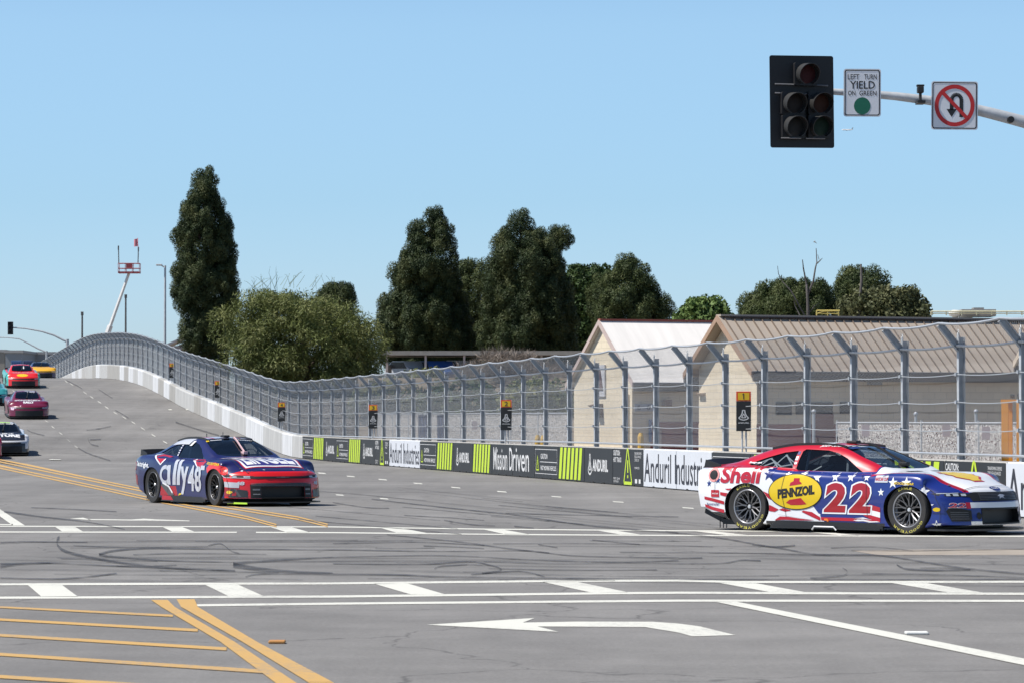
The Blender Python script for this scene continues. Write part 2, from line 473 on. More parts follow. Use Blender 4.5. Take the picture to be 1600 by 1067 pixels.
def rubber_material(name, dens):
    m = bpy.data.materials.new(name); m.use_nodes = True
    nt = m.node_tree; b = nt.nodes['Principled BSDF']
    b.inputs['Base Color'].default_value = (.035, .034, .037, 1); b.inputs['Roughness'].default_value = .6
    tc = nd(nt, 'ShaderNodeTexCoord')
    n = nd(nt, 'ShaderNodeTexNoise', i_Scale=2.2, i_Detail=7.0, i_Roughness=.75)
    nt.links.new(tc.outputs['Object'], n.inputs['Vector'])
    r = nd(nt, 'ShaderNodeMapRange')
    for k, x in zip(('From Min', 'From Max', 'To Min', 'To Max'), (.30, .70, 0, dens)): r.inputs[k].default_value = x
    nt.links.new(n.outputs['Fac'], r.inputs['Value'])
    tr = nd(nt, 'ShaderNodeBsdfTransparent')
    mx = nd(nt, 'ShaderNodeMixShader')
    nt.links.new(r.outputs[0], mx.inputs[0]); nt.links.new(tr.outputs[0], mx.inputs[1]); nt.links.new(b.outputs[0], mx.inputs[2])
    nt.links.new(mx.outputs[0], nt.nodes['Material Output'].inputs['Surface'])
    return m
M_RUB, M_RUB2 = rubber_material('tyre_rubber_mark', .88), rubber_material('tyre_rubber_dark', .85)
def ca(*p): return [(x*.325, 780+y*.325) for x, y in p]
def cb(*p): return [(520+x*.3375, 780+y*.3375) for x, y in p]
def cc(*p): return [(1060+x*.3375, 780+y*.3375) for x, y in p]
def smooth(pts, n=6):
    P = [Vector((*p, 0)) for p in pts]; out = []
    for i in range(len(P)-1):
        p0, p1, p2, p3 = P[max(i-1,0)], P[i], P[i+1], P[min(i+2,len(P)-1)]
        for k in range(n):
            t = k/n
            q = .5*((2*p1)+(p2-p0)*t+(2*p0-5*p1+4*p2-p3)*t*t+(3*p1-p0-3*p2+p3)*t**3)
            out.append((q.x, q.y))
    out.append(tuple(pts[-1]))
    return out
RB = random.Random(4)
marks, marks2 = [], []
def tm(pts, th, L=None, soft=False):
    p = smooth(pts); n = len(p)
    t = [th]*n if not isinstance(th, tuple) else [th[0] + (th[1]-th[0])*i/(n-1) for i in range(n)]
    if soft: t = [q*math.sin(math.pi*(i+.05)/(n-.9))**.6 for i, q in enumerate(t)]
    (marks if L is None else L).append(band(p, t))
tm(ca((285,186),(272,200),(278,225),(310,250),(400,275),(600,310),(800,330),(1130,345)), (7,2))
tm(ca((475,268),(540,250),(700,238),(1000,240),(1600,245)), (4,1.3))
tm(ca((475,268),(560,280),(800,297),(1130,305)), (4,1))
tm(ca((1120,312),(1250,300),(1600,280)), (6,1.5)); tm(ca((1120,318),(1250,338),(1400,350),(1600,358)), (8,2))
tm(ca((0,312),(230,308),(500,320),(900,338),(1130,347)), (2.4,1.4)); tm(ca((640,268),(900,262),(1280,266)), 1.3)
tm(ca((0,380),(250,385),(420,375),(560,358)), 2); tm(ca((1180,375),(1250,362),(1500,362),(1600,366)), 1.6)
tm(ca((20,60),(200,85),(420,110),(600,145)), (3,1.2)); tm(ca((150,40),(380,50),(560,60)), 1.3)
tm(ca((0,210),(120,206),(420,208)), (3,1.4)); tm(ca((0,325),(80,315),(240,308)), (5,1.6), marks2)
tm(ca((1000,225),(1060,215),(1110,250),(1150,262)), (1.6,1.6), marks2)
tm(cb((0,235),(300,240),(600,242),(900,240),(1100,262),(1400,270),(1600,272)), 1.4)
tm(cb((250,165),(600,200),(800,228),(1000,250)), (1.2,2.2)); tm(cb((0,206),(400,200),(700,215)), 1.2)
tm(cb((0,350),(300,352),(600,362),(1600,372)), (3,1.6)); tm(cb((0,300),(400,303),(620,290),(720,305),(780,328),(690,345)), (1.2,2.6))
tm(cb((470,325),(500,312),(620,305)), 1.4); tm(cb((640,350),(860,335),(980,360)), 1.6)
tm(cb((720,322),(1100,330),(1500,328)), 1.2); tm(cb((0,270),(500,262),(1000,285),(1600,300)), 1.1); tm(cb((700,290),(1100,300),(1600,285)), 1.1)
tm(cb((180,0),(460,32),(850,75),(1100,112),(1300,135),(1600,158)), (1.5,1.8), marks2)
tm(cb((515,98),(640,118),(750,124)), 1.4, marks2); tm(cb((840,126),(930,135)), 1.6, marks2)
tm(cb((0,15),(150,38),(260,42)), 1.3); tm(cb((800,65),(1200,75),(1600,82)), 1.3); tm(cb((330,75),(520,85),(700,98)), 1.1)
tm(cb((950,210),(1040,225)), 1.3); tm(cb((1200,190),(1420,210)), 1.2)
tm(cc((-60,150),(200,182),(330,205),(480,230),(650,258),(900,260),(1030,275),(1180,300),(1350,325),(1600,348)), (1.8,2.4), marks2)
tm(cc((340,210),(440,222),(540,215)), 2.4); tm(cc((1010,305),(1060,325),(1200,330),(1350,328)), (2.6,3.2)); tm(cc((0,275),(110,273)), 2)
tm(cc((0,300),(200,298),(290,284),(380,286)), (1.4,2.2)); tm(cc((610,368),(760,356),(780,335),(760,322)), (1.8,1.8), marks2)
tm(cc((0,375),(500,372),(1000,374),(1600,372)), (1.4,1.8)); tm(cc((800,238),(1100,240),(1600,232)), 1.1); tm(cc((850,345),(1200,350),(1600,365)), 1.1)
for i in range(26):
    y = RB.uniform(842, 905); x = RB.uniform(-50, 1500); L = RB.uniform(80, 420)
    tm([(x, y), (x+L*.5, y+RB.uniform(-2, 3)), (x+L, y+RB.uniform(-3, 5))], RB.uniform(.5, 1.2))
for i in range(10):
    y = RB.uniform(745, 815); x = RB.uniform(420, 1050); L = RB.uniform(60, 260)
    tm([(x, y), (x+L*.5, y+L*.045), (x+L, y+L*.09)], RB.uniform(.5, 1.0))
broad = []
for i in range(16):
    y = RB.uniform(842, 906); x = RB.uniform(-150, 1300); L = RB.uniform(300, 800); a = RB.uniform(-.012, .03)
    tm([(x, y), (x+L*.5, y+L*a*.6), (x+L, y+L*a)], (RB.uniform(2, 6), RB.uniform(1.5, 4)), broad, True)
for i in range(9):
    x = RB.uniform(480, 900); y = 742 + (x-480)*.075 + RB.uniform(0, 34); L = RB.uniform(150, 420); tm([(x, y), (x+L*.5, y+L*.055), (x+L, y+L*.10)], (1.5, 3.0), broad, True)
marking('tyre_marks', marks, M_RUB, lift=.011)
marking('worn_wheel_tracks', broad, rubber_material('tyre_rubber_faint', .24), lift=.0036)
hillm = []
def ce(*p): return [(80+x*.2625, 500+y*.2625) for x, y in p]
tm(ce((90,360),(140,385),(185,412)), (1.2,1.2), hillm); tm(ce((283,415),(320,440),(365,468)), (1.2,1.2), hillm)
tm(ce((380,538),(420,560),(462,586)), (1.4,1.4), hillm); tm(ce((210,658),(290,648),(355,634)), 1.2, hillm); tm(ce((160,765),(230,800),(350,838)), (1.6,1.6), hillm)
tm(ce((218,705),(235,740),(280,752)), 1.6, hillm); tm(ce((230,715),(295,712)), 1.4, hillm); tm(ce((300,470),(480,540),(640,600)), 3, marks); tm(ce((740,610),(880,655),(1000,690)), 2.0, hillm)
tm([(42,672),(50,676),(69,681)], 1.4, hillm)
marking('skid_marks', marks2 + hillm, M_RUB2, lift=.0128)
# small reflective road studs
def stud(px, py, m, label, L=.26):
    bm = bmesh.new(); g = ground(px, py)
    add_box(bm, -L/2, L/2, -.06, .06, 0, .022, bevel=.008)
    o = bm_obj('pavement_marker', bm, m); o.location = (g.x, g.y, .003)
    tag(o, label, 'road stud')
stud(433, 1005, mat('stud_orange', (.45,.21,.06), .7), 'small orange road stud beside the near double yellow line', .12)
stud(1432, 991, mat('stud_white', (.72,.72,.68), .5), 'small white road stud beside the long white lane line', .17)
# ------------------------------------------------------------------ concrete wall blocks with banners, catch fence, brake boards
post_Y = [wall_Y(1572) + 3.06*k for k in range(-2, 12)]
while post_Y[-1] < 136.0: post_Y.append(post_Y[-1] + (wall_Y(473) - (wall_Y(1572) + 3.06*11))/16.0)
while post_Y[-1] < 300: post_Y.append(post_Y[-1] + 2.93)
def wall_pt(Y, n=0.0, z=None):
    X = wall_x(Y); p = Vector((X + n*NX, Y + n*NY, 0))
    p.z = ez1(X - .3*NX, Y - .3*NY) if z is None else z
    return p
ANG = math.atan2(-SDY, -SDX)             # local x runs far -> near, local y away from the track
def concrete(name, col):
    m = mat(name, col, .85, var=.20, scale=1.4, bump=.15); nt = m.node_tree
    n = [q for q in nt.nodes if q.type == 'TEX_NOISE'][0]; tc = [q for q in nt.nodes if q.type == 'TEX_COORD'][0]
    mp = nd(nt, 'ShaderNodeMapping'); mp.inputs['Scale'].default_value = (3.0, 1, .5)
    nt.links.new(tc.outputs['Object'], mp.inputs[0]); nt.links.new(mp.outputs[0], n.inputs['Vector']); n.inputs['Detail'].default_value = 8
    return m
M_CONC = [concrete('barrier_concrete', (.34,.33,.31)), concrete('barrier_concrete_pale', (.43,.43,.42)), concrete('barrier_concrete_white', (.57,.58,.59))]
M_BAN_D = mat('banner_black', (.017,.017,.018), .45, var=.2, scale=1.5)
M_BAN_W = mat('banner_white', (.62,.64,.68), .45, var=.06, scale=1.2)
M_LIME = mat('banner_lime', (.50,.66,.03), .5, var=.06)
M_INKW = mat('banner_ink_white', (.66,.66,.66), .5, var=.06)
M_INKB = mat('banner_ink_black', (.025,.025,.035), .5, var=.06)
def block_bm(L):
    bm = bmesh.new()
    prof = [(.0,.02),(-.0,.86),(.03,.905),(.37,.905),(.40,.86),(.46,.25),(.50,.02)]
    add_prism(bm, prof, .012, L-.012, axis='x')
    bmesh.ops.recalc_face_normals(bm, faces=bm.faces)
    return bm
def logo2(x0, x1, y0, y1):               # the maker's three-legged arch emblem
    def q(*pts): return [(x0+u*(x1-x0), y0+v*(y1-y0)) for u, v in pts]
    w = (x1-x0)*.11
    return merge2(line2(q((.40,1),(.36,.70),(.22,.42),(.02,.24)), w), line2(q((.60,1),(.64,.70),(.78,.42),(.98,.24)), w), line2(q((.40,.98),(.60,.98)), w),
                  line2(q((.02,.24),(.2,.10),(.5,.03),(.8,.10),(.98,.24)), w), line2(q((.5,.66),(.30,.26),(.70,.26),(.5,.66)), w*.8))
def b_and(L): return [('lettering', merge2(logo2(.42,.84,.20,.72), txt('ANDURIL', .93,2.62,.30,.60,bold=.03)), M_INKW)]
def b_hatch(L):
    S = [poly2((.10+i*.455,.05),(.39+i*.455,.05),(.60+i*.455,.865),(.31+i*.455,.865)) for i in range(6)]
    return [('slanted_bars', merge2(*S), M_LIME)]
def b_fmv(L):
    a = merge2(frame2(.10,L-.10,.14,.80,.014), line2([(.75,.46),(L-.1,.46)],.016), txt('CAUTION', .85,1.75,.54,.68,bold=.02), txt('FAST MOVING VEHICLES', .85,L-.25,.24,.36,bold=.02))
    t = merge2(line2([(.24,.24),(.60,.24),(.42,.62),(.24,.24)],.035), rect2(.40,.44,.36,.50), rect2(.40,.44,.29,.33))
    return [('lettering', a, M_INKW), ('warning_triangle', t, M_LIME)]
def b_hot(L):
    a = merge2(txt('CAUTION:', .08,.78,.72,.85,bold=.02), txt('HOT TRACK', .08,.92,.56,.68,bold=.02), txt('TRANSFORMING DEFENSE', 2.25,2.95,.76,.82), txt('THROUGH ADVANCED', 2.25,2.9,.68,.74), txt('TECHNOLOGY', 2.25,2.7,.60,.66),
               txt('KEEP CLEAR', .08,.75,.14,.19), txt('ZONE 01', .08,.6,.07,.12), rect2(2.3,2.52,.08,.18), rect2(2.68,2.86,.08,.18), txt('UNMANNED', 2.25,2.75,.42,.47))
    t = merge2(line2([(1.17,.07),(1.98,.07),(1.60,.87),(1.52,.87),(1.17,.07)],.075), rect2(1.52,1.62,.32,.62), rect2(1.52,1.62,.19,.26))
    return [('lettering', a, M_INKW), ('warning_triangle', t, M_LIME)]
def b_text(s, m, x0=.06, x1=None, y0=.13, y1=.79): return lambda L: [('lettering', txt(s, x0, (x1 or L-.02), y0, y1, bold=.004), m)]
W1 = b_text('Anduril I', M_INKB, .10, None, .13, .80); W2 = b_text('ndustries', M_INKB, .02, 3.0, .125, .80)
D1 = b_text('Mission D', M_INKW, .26, None, .16, .80); D2 = b_text('riven', M_INKW, .02, 2.35, .16, .80)
# from the near (right) end to the far end, one entry per block
BAN = [
 (W2, 1, 'white barrier block with black lettering at the very right edge of the photo'),
 (W1, 1, 'white barrier block with big black lettering right beside the orange frame'),
 (b_hot, 0, 'black barrier block with lime triangle seen above the bonnet of the white-bonnet car'),
 (b_hatch, 0, 'black barrier block with lime bars hidden behind the windscreen of the red-roofed car'),
 (b_fmv, 0, 'black barrier block with outlined caution box behind the cabin of the red-roofed car'),
 (b_and, 0, 'black barrier block with white wordmark behind the rear side glass of the red-roofed car'),
 (b_hatch, 0, 'black barrier block with lime bars behind the rear pillar of the red-roofed car'),
 (b_fmv, 0, 'black barrier block with outlined caution box just above the spoiler of the red-roofed car'),
 (W2, 1, 'white barrier block with black lettering touching the tail of the red-roofed car'),
 (W1, 1, 'white barrier block under the number-sign wall, second left of the red-roofed car'),
 (b_hot, 0, 'black barrier block with big lime warning triangle in front of the white-roofed building'),
 (b_and, 0, 'black barrier block with white wordmark below the left half of the white-roofed gable'),
 (b_hatch, 0, 'black barrier block with lime bars just left of the white-roofed building'),
 (b_fmv, 0, 'black barrier block with outlined caution box right of the Mission Driven lettering'),
 (D2, 0, 'black barrier block carrying the right half of the Mission Driven lettering'),
 (D1, 0, 'black barrier block carrying the left half of the Mission Driven lettering'),
 (b_hatch, 0, 'black barrier block with lime bars directly left of the Mission Driven lettering'),
 (b_and, 0, 'black barrier block with white wordmark between two lime-barred blocks'),
 (b_hatch, 0, 'black barrier block with lime bars in front of the blue portable toilets'),
 (b_fmv, 0, 'black barrier block with outlined caution box just right of the far white pair of blocks'),
 (W2, 1, 'right block of the far white pair with black lettering, mid wall'),
 (W1, 1, 'left block of the far white pair with black lettering, mid wall'),
 (b_hot, 0, 'black barrier block with small lime triangle left of the far white pair'),
 (b_and, 0, 'black barrier block with white wordmark, nearer of the two beyond brake board 3'),
 (b_hatch, 0, 'black barrier block with lime bars, second lime one from the end of the banners'),
 (b_fmv, 0, 'black barrier block with small outlined caution box between far lime bars and far wordmark'),
 (b_and, 0, 'black barrier block with white wordmark, last wordmark before the plain concrete wall'),
 (b_hatch, 0, 'black barrier block with lime bars, last lime one before the plain concrete wall'),
 (b_fmv, 0, 'black barrier block with caution box, last bannered block beside the plain concrete wall'),
]
RW = random.Random(11)
_bl = {}
plain_n = 0
for i in range(len(post_Y) - 1):
    Ya, Yb = post_Y[i], post_Y[i+1]      # near, far
    pa, pb = wall_pt(Ya), wall_pt(Yb)
    L = (pa - pb).length
    th = -math.atan2(pa.z - pb.z, math.hypot(pa.x - pb.x, pa.y - pb.y))
    j = i - 1
    if 0 <= i and i < len(BAN):
        fn, white, label = BAN[i]
        o = bm_obj('concrete_barrier', block_bm(L), M_CONC[2] if white else M_CONC[0])
        tag(o, label, 'concrete barrier', 'bannered concrete blocks along the track')
        bm = bmesh.new(); add_box(bm, .02, L-.02, -.012, -.003, .03, .885)
        bn = bm_obj('banner', bm, M_BAN_W if white else M_BAN_D, o)
        k = L / 3.12
        for nm, shp, mm in fn(3.12):
            flat_obj(nm, shp, lambda u, v, k=k: (u*k, -.0165, v), mm, bn)
        for u in (.32, .68):
            bm = bmesh.new(); add_box(bm, L*u-.08, L*u+.08, -.018, -.002, .0, .045)
            bm_obj('drain_slot', bm, mat('slot_black', (.01,.01,.01), .9, var=0), o)
    else:
        key = round(L, 2)
        if key not in _bl:
            _bl[key] = []
            for q in range(3):
                o0 = bm_obj('concrete_barrier', block_bm(L), M_CONC[q]); _bl[key].append(o0.data); bpy.data.objects.remove(o0)
        q = RW.choice([0, 1, 1, 1, 2])
        o = bpy.data.objects.new('concrete_barrier', _bl[key][q]); COL.objects.link(o)
        if i == len(BAN):
            tag(o, 'plain white concrete block next to the last bannered block of the wall', 'concrete barrier', 'plain concrete blocks up the hill')
        else:
            tag(o, ('plain grey', 'plain pale grey', 'plain white')[q] + ' concrete block in the wall climbing the hill', 'concrete barrier', 'plain concrete blocks up the hill')
    o.rotation_euler = (0, th, ANG)
    o.location = pb

M_GALV = mat('galvanised_steel', (.46,.48,.50), .55, metal=.2, var=.18, scale=6)
M_GALV_L = mat('galvanised_pipe', (.46,.48,.50), .45, metal=.4, var=.1, scale=6)
M_WIRE = mat('chain_link_wire', (.47,.48,.49), .5, metal=.25, var=0)
fence = empty('catch_fence', wall_pt(post_Y[2], .3), 0, 'tall galvanised catch fence with leaning top arms standing behind the concrete wall', 'fence')
FI = Matrix.Translation(fence.location).inverted()
def post_mesh():
    bm = bmesh.new()
    add_box(bm, -.052, .052, .24, .255, -.2, 3.08)       # flange to the track
    add_box(bm, -.052, .052, .345, .36, -.2, 3.02)
    add_box(bm, -.008, .008, .256, .344, -.2, 3.02)
    M = Matrix.Translation((0, .30, 2.78)) @ Matrix.Rotation(math.atan2(.40, .47), 4, 'X')
    add_box(bm, -.048, .048, -.055, -.042, 0, .60, M); add_box(bm, -.048, .048, .045, .058, 0, .60, M); add_box(bm, -.007, .007, -.041, .044, 0, .60, M)
    add_tube(bm, [(0, .25, 3.05), (-.035, .25, 3.1), (0, .25, 3.15), (.035, .25, 3.1), (0, .25, 3.05)], .008, 4, False)
    for z in (1.42, 1.9, 2.38, 2.86): add_box(bm, -.03, .03, .19, .239, z-.03, z+.03)
    bmesh.ops.recalc_face_normals(bm, faces=bm.faces)
    me = bpy.data.meshes.new('post'); bm.to_mesh(me); bm.free(); me.materials.append(M_GALV)
    return me
PM = post_mesh()
HF = [1 - .085*min(1, max(0, (k-12)/24)) for k in range(len(post_Y))]      # the older hill section is a little lower
def panel_mesh(L, p=.085, q=.042, r=.0047, W=.1):
    rows = [(.32, .95 + k*q) for k in range(int((2.87-.95)/q)+1)]
    n2 = int(.60/q); y0, z0 = rows[-1]
    for k in range(1, n2+1): rows.append((.32 - .43*k/n2, z0 + .41*k/n2))
    rows = np.array(rows); N = len(rows); nw = int(L/p)+1
    rng = np.random.RandomState(2)
    V, Q = [], []
    ang = np.arange(3)*2*math.pi/3
    base = 0
    for j in range(nw):
        x = j*p + np.where((np.arange(N)+0) % 2 == 0, 0, p)*1.0
        x = np.clip(x, 0, L)
        w = .012*np.sin(np.arange(N)*.33 + 1.0)
        ring = np.stack([x[:, None] + r*np.cos(ang)[None], (rows[:, 0]+w)[:, None] + r*np.sin(ang)[None] + (.003*(np.arange(N) % 2))[:, None], rows[:, 1][:, None] + np.zeros((1, 3))], -1)
        V.append(ring.reshape(-1, 3))
        i = np.arange(N-1)[:, None]*3 + base; k = np.arange(3)[None]
        Q.append(np.stack([i+k, i+(k+1) % 3, i+3+(k+1) % 3, i+3+k], -1).reshape(-1, 4))
        base += N*3
    V = np.concatenate(V); Q = np.concatenate(Q)
    me = bpy.data.meshes.new('mesh_panel')
    me.vertices.add(len(V)); me.loops.add(Q.size); me.polygons.add(len(Q))
    me.vertices.foreach_set('co', V.astype(np.float32).reshape(-1)); me.loops.foreach_set('vertex_index', Q.astype(np.int32).reshape(-1))
    me.polygons.foreach_set('loop_start', np.arange(0, Q.size, 4, dtype=np.int32)); me.polygons.foreach_set('loop_total', np.full(len(Q), 4, dtype=np.int32))
    me.update(calc_edges=True); me.materials.append(M_WIRE)
    return me
PANEL = panel_mesh(3.0)
for i, Y in enumerate(post_Y):
    p = wall_pt(Y)
    o = bpy.data.objects.new('post', PM); COL.objects.link(o); o.parent = fence
    o.location = p - fence.location; o.rotation_euler = (0, 0, ANG); o.scale = (1, 1, HF[i])
    if i + 1 < len(post_Y):
        pb = wall_pt(post_Y[i+1]); L = (p - pb).length
        th = -math.atan2(p.z - pb.z, math.hypot(p.x - pb.x, p.y - pb.y))
        o = bpy.data.objects.new('mesh_panel', PANEL); COL.objects.link(o); o.parent = fence
        o.location = pb - fence.location; o.rotation_euler = (0, th, ANG); o.scale = (L/3.0, 1, (HF[i]+HF[i+1])/2)
def run(z, n, r, sag, name, m, nseg=5, sides=5):
    bm = bmesh.new(); pts = []
    for i in range(len(post_Y)-1):
        a, b = wall_pt(post_Y[i], n), wall_pt(post_Y[i+1], n)
        a.z = wall_pt(post_Y[i]).z; b.z = wall_pt(post_Y[i+1]).z
        for k in range(nseg):
            t = k/nseg; q = a.lerp(b, t); q.z += z*(HF[i] + (HF[i+1]-HF[i])*t) - sag*4*t*(1-t); pts.append(q - fence.location)
    b.z += z*HF[-1]; pts.append(b - fence.location)
    add_tube(bm, pts, r, sides)
    bm_obj(name, bm, m, fence, smooth=True)
run(3.255, -.10, .023, .045, 'top_rail', M_GALV_L, 6, 6)
run(2.87, .21, .023, .03, 'upper_rail', M_GALV_L, 5, 6)
run(1.0, .21, .024, .0, 'bottom_rail', M_GALV_L, 2, 6)
for z in (1.42, 1.90, 2.38): run(z, .22, .0085, .03, 'cable', M_GALV_L, 5, 5)

M_OR = mat('board_orange', (.75,.085,.02), .5, var=.05); M_YB = mat('board_yellow', (.78,.50,.02), .5, var=.05)
def brake_board(num, px, top, bot, label):
    Y = wall_Y(px)*1.009
    p = at(px, bot, Y); q = at(px, top, Y)
    hgt = q.z - p.z; w = .315
    r = empty('brake_board', p, math.radians(-4), label, 'brake marker', 'numbered brake boards on the fence')
    bm = bmesh.new(); add_box(bm, -w/2, w/2, 0, .02, 0, hgt*.755, bevel=.003); bd = bm_obj('board', bm, M_BAN_D, r)
    bm = bmesh.new(); add_box(bm, -w/2, w/2, 0, .02, hgt*.757, hgt, bevel=.003); nb = bm_obj('number_plate', bm, M_OR, r)
    f = lambda u, v: (u, -.004, v*hgt)
    flat_obj('number_field', rect2(-w*.38, w*.38, .785, .965), f, M_YB, nb)
    g = lambda u, v: (u, -.008, v*hgt)
    flat_obj('number', merge2(rect2(-.009,.011,.80,.95), poly2((-.009,.95),(-.028,.915),(-.028,.90),(-.009,.925))) if num == '1' else txt(num, -.02 if num == '1' else -.05, .02 if num == '1' else .05, .80, .95, bold=.01), g, M_INKB, nb)
    flat_obj('lettering', merge2(logo2(-.11, .11, .27, .53), txt('ANDURIL', -.12, .12, .19, .225, bold=.02)), f, M_INKW, bd)
    bm = bmesh.new(); add_tube(bm, [(-.03, .045, -(p.z - ez1(p.x-2, p.y)) + .86), (-.03, .045, hgt*.9)], .022, 6); add_tube(bm, [(.05, .045, -(p.z - ez1(p.x-2, p.y)) + .86), (.05, .045, hgt*.9)], .022, 6)
    bm_obj('support_pole', bm, M_GALV, r)
brake_board('1', 1162, 611, 673, 'brake board numbered 1, largest and nearest of the row')
brake_board('2', 791, 624.5, 671.5, 'brake board numbered 2, left of the white-roofed building')
brake_board('3', 583, 632, 669, 'brake board numbered 3, above the wall right of the navy car')
brake_board('4', 440, 628.5, 658, 'brake board numbered 4, at the foot of the climbing fence')
brake_board('5', 340.5, 595, 621, 'brake board numbered 5, half way up the climbing fence')
brake_board('6', 269, 567.5, 590, 'brake board numbered 6, smallest and farthest, near the fence crest')
# ------------------------------------------------------------------ stock cars (x forward, right side is -y, ground at z = 0)
K_w   = pchip([-2.5,-2.3,-2.0,-1.4,-.8,0,.7,1.4,1.8,2.1,2.3,2.40], [.90,.945,.975,.995,.965,.945,.962,.995,.985,.965,.945,.92])
K_zb  = pchip([-2.5,-2.2,-1.9,-1.6,-1.0,0,1.6,2.0,2.40], [.33,.26,.20,.13,.10,.095,.10,.13,.15])
K_zs  = pchip([-2.5,-2.2,-1.8,-1.4,-.9,-.3,.3,.75,1.1,1.45,1.8,2.1,2.3,2.40], [.87,.905,.925,.925,.885,.855,.835,.835,.85,.845,.79,.715,.65,.60])
K_zc  = pchip([-2.5,-2.2,-1.95,-1.6,-1.2,-.8,-.45,-.1,.05,.5,.86,.95,1.4,1.8,2.1,2.3,2.40], [.93,.955,.99,1.11,1.215,1.262,1.268,1.245,1.215,1.045,.905,.885,.855,.805,.745,.685,.635])
K_yb  = pchip([-2.5,-2.0,-1.6,-1.2,-.5,.2,.7,.95,2.4], [.72,.71,.73,.75,.76,.765,.77,.74,.71])
K_yt  = pchip([-2.5,-2.0,-1.7,-1.2,-.6,-.1,.3,.7,.95,2.4], [.45,.46,.47,.50,.525,.54,.58,.62,.45,.42])
def section(x):
    w, zb, zs, zc, yb, yt = (float(k(x)) for k in (K_w, K_zb, K_zs, K_zc, K_yb, K_yt))
    gh = max(0.0, zc - zs - .03)
    zt = zs + .008 + (zc - zs - .008) * .87
    z7 = zs + .012
    return [(0, zb), (.84*w, zb), (.965*w, zb+.012), (.985*w, zb+.05), (.985*w, .34), (.997*w, .52), (.985*w, zs-.17), (.962*w, zs-.055), (.90*w, zs-.008),
            (yb, z7), ((yb*.52+yt*.48) + .018*min(1, gh*4), (z7+zt)/2 + .01*min(1, gh*4)), (yt, zt), (yt*.62, zt + (zc-zt)*.70), (0, zc)]
def cr(P, n):
    out = []
    for i in range(len(P)-1):
        p0 = P[i-1] if i else (P[0][0]*2-P[1][0], P[0][1]*2-P[1][1]); p1 = P[i]; p2 = P[i+1]; p3 = P[i+2] if i+2 < len(P) else (-P[i][0], P[i][1])
        for k in range(n):
            t = k/n
            out.append(tuple(.5*((2*p1[c])+(p2[c]-p0[c])*t+(2*p0[c]-5*p1[c]+4*p2[c]-p3[c])*t*t+(3*p1[c]-p0[c]-3*p2[c]+p3[c])*t**3) for c in (0, 1)))
    out.append(P[-1])
    return out
def smst(a, b, x): t = min(1, max(0, (x-a)/(b-a))); return t*t*(3-2*t)
def car_warp(v):
    x, y, z = v
    f = smst(1.55, 2.40, x)
    x -= f*.46*(abs(y)/.95)**2.6
    x -= f*.17*max(0, (z-.30)/.4)**2 - f*.05*max(0, .3-z)/.2
    r = smst(-1.9, -2.5, x)
    x += r*.17*(abs(y)/.92)**2.5 + r*.06*max(0, (.55-z)/.3)
    if x > 1.55: x = 1.55 + (x-1.55)*.93
    return Vector((x, y, z))
def car_shell():
    xs = sorted(set([round(v, 3) for v in list(np.linspace(-2.5, -1.9, 10)) + list(np.linspace(-1.9, -.2, 26)) + list(np.linspace(-.2, 1.0, 22)) + list(np.linspace(1.0, 2.4, 24))]))
    bm = bmesh.new(); rings = []
    def ringv(x):
        h = cr(section(x), 4)
        return [(x, y, z) for y, z in h] + [(x, -y, z) for y, z in h[-2:0:-1]]
    data = [ringv(x) for x in xs]
    def cap(R, x, dx):
        cz = sum(p[2] for p in R)/len(R); out = []
        for s in (.92, .78, .6, .4, .2, .06):
            out.append([(x + dx*(1-s**3), p[1]*s, cz + (p[2]-cz)*s) for p in R])
        return out
    allr = cap(data[0], xs[0], -.02)[::-1] + data + cap(data[-1], xs[-1], .02)
    for R in allr: rings.append([bm.verts.new(car_warp(p)) for p in R])
    n = len(rings[0])
    for a, b in zip(rings[:-1], rings[1:]):
        for k in range(n): bm.faces.new((a[k], a[(k+1) % n], b[(k+1) % n], b[k]))
    bm.faces.new(rings[0][::-1]); bm.faces.new(rings[-1])
    bmesh.ops.recalc_face_normals(bm, faces=bm.faces)
    return bm
M_DARK = mat('car_dark_plastic', (.012,.012,.013), .5, var=.1)
M_CARB = mat('car_carbon', (.018,.018,.02), .35, var=.15, scale=30)
M_RUBR = mat('tyre_rubber', (.022,.021,.021), .75, var=.25, scale=8)
M_RIM = mat('rim_metal', (.36,.36,.38), .30, metal=.6, var=.1)
M_SPOKE = mat('spoke_gunmetal', (.15,.15,.16), .35, metal=.55, var=.1)
M_RIMD = mat('rim_dark', (.03,.03,.032), .4, metal=.6, var=.1)
M_NUT = mat('wheel_nut', (.62,.63,.65), .3, metal=.6, var=0)
M_TYL = mat('tyre_letter_yellow', (.52,.47,.09), .6, var=.25, scale=40)
M_CAGE = mat('cage_pale', (.50,.52,.54), .45, var=.05)
def glass_material():
    m = bpy.data.materials.new('tinted_glass'); m.use_nodes = True
    nt = m.node_tree; nt.nodes.remove(nt.nodes['Principled BSDF'])
    tr = nd(nt, 'ShaderNodeBsdfTransparent'); tr.inputs[0].default_value = (.58, .63, .66, 1)
    gl = nd(nt, 'ShaderNodeBsdfGlossy'); gl.inputs['Roughness'].default_value = .04; gl.inputs[0].default_value = (.95, .97, 1, 1)
    fr = nd(nt, 'ShaderNodeFresnel'); fr.inputs[0].default_value = 1.55
    mx = nd(nt, 'ShaderNodeMixShader')
    nt.links.new(fr.outputs[0], mx.inputs[0]); nt.links.new(tr.outputs[0], mx.inputs[1]); nt.links.new(gl.outputs[0], mx.inputs[2])
    nt.links.new(mx.outputs[0], nt.nodes['Material Output'].inputs[0])
    return m
M_GLASS = glass_material()
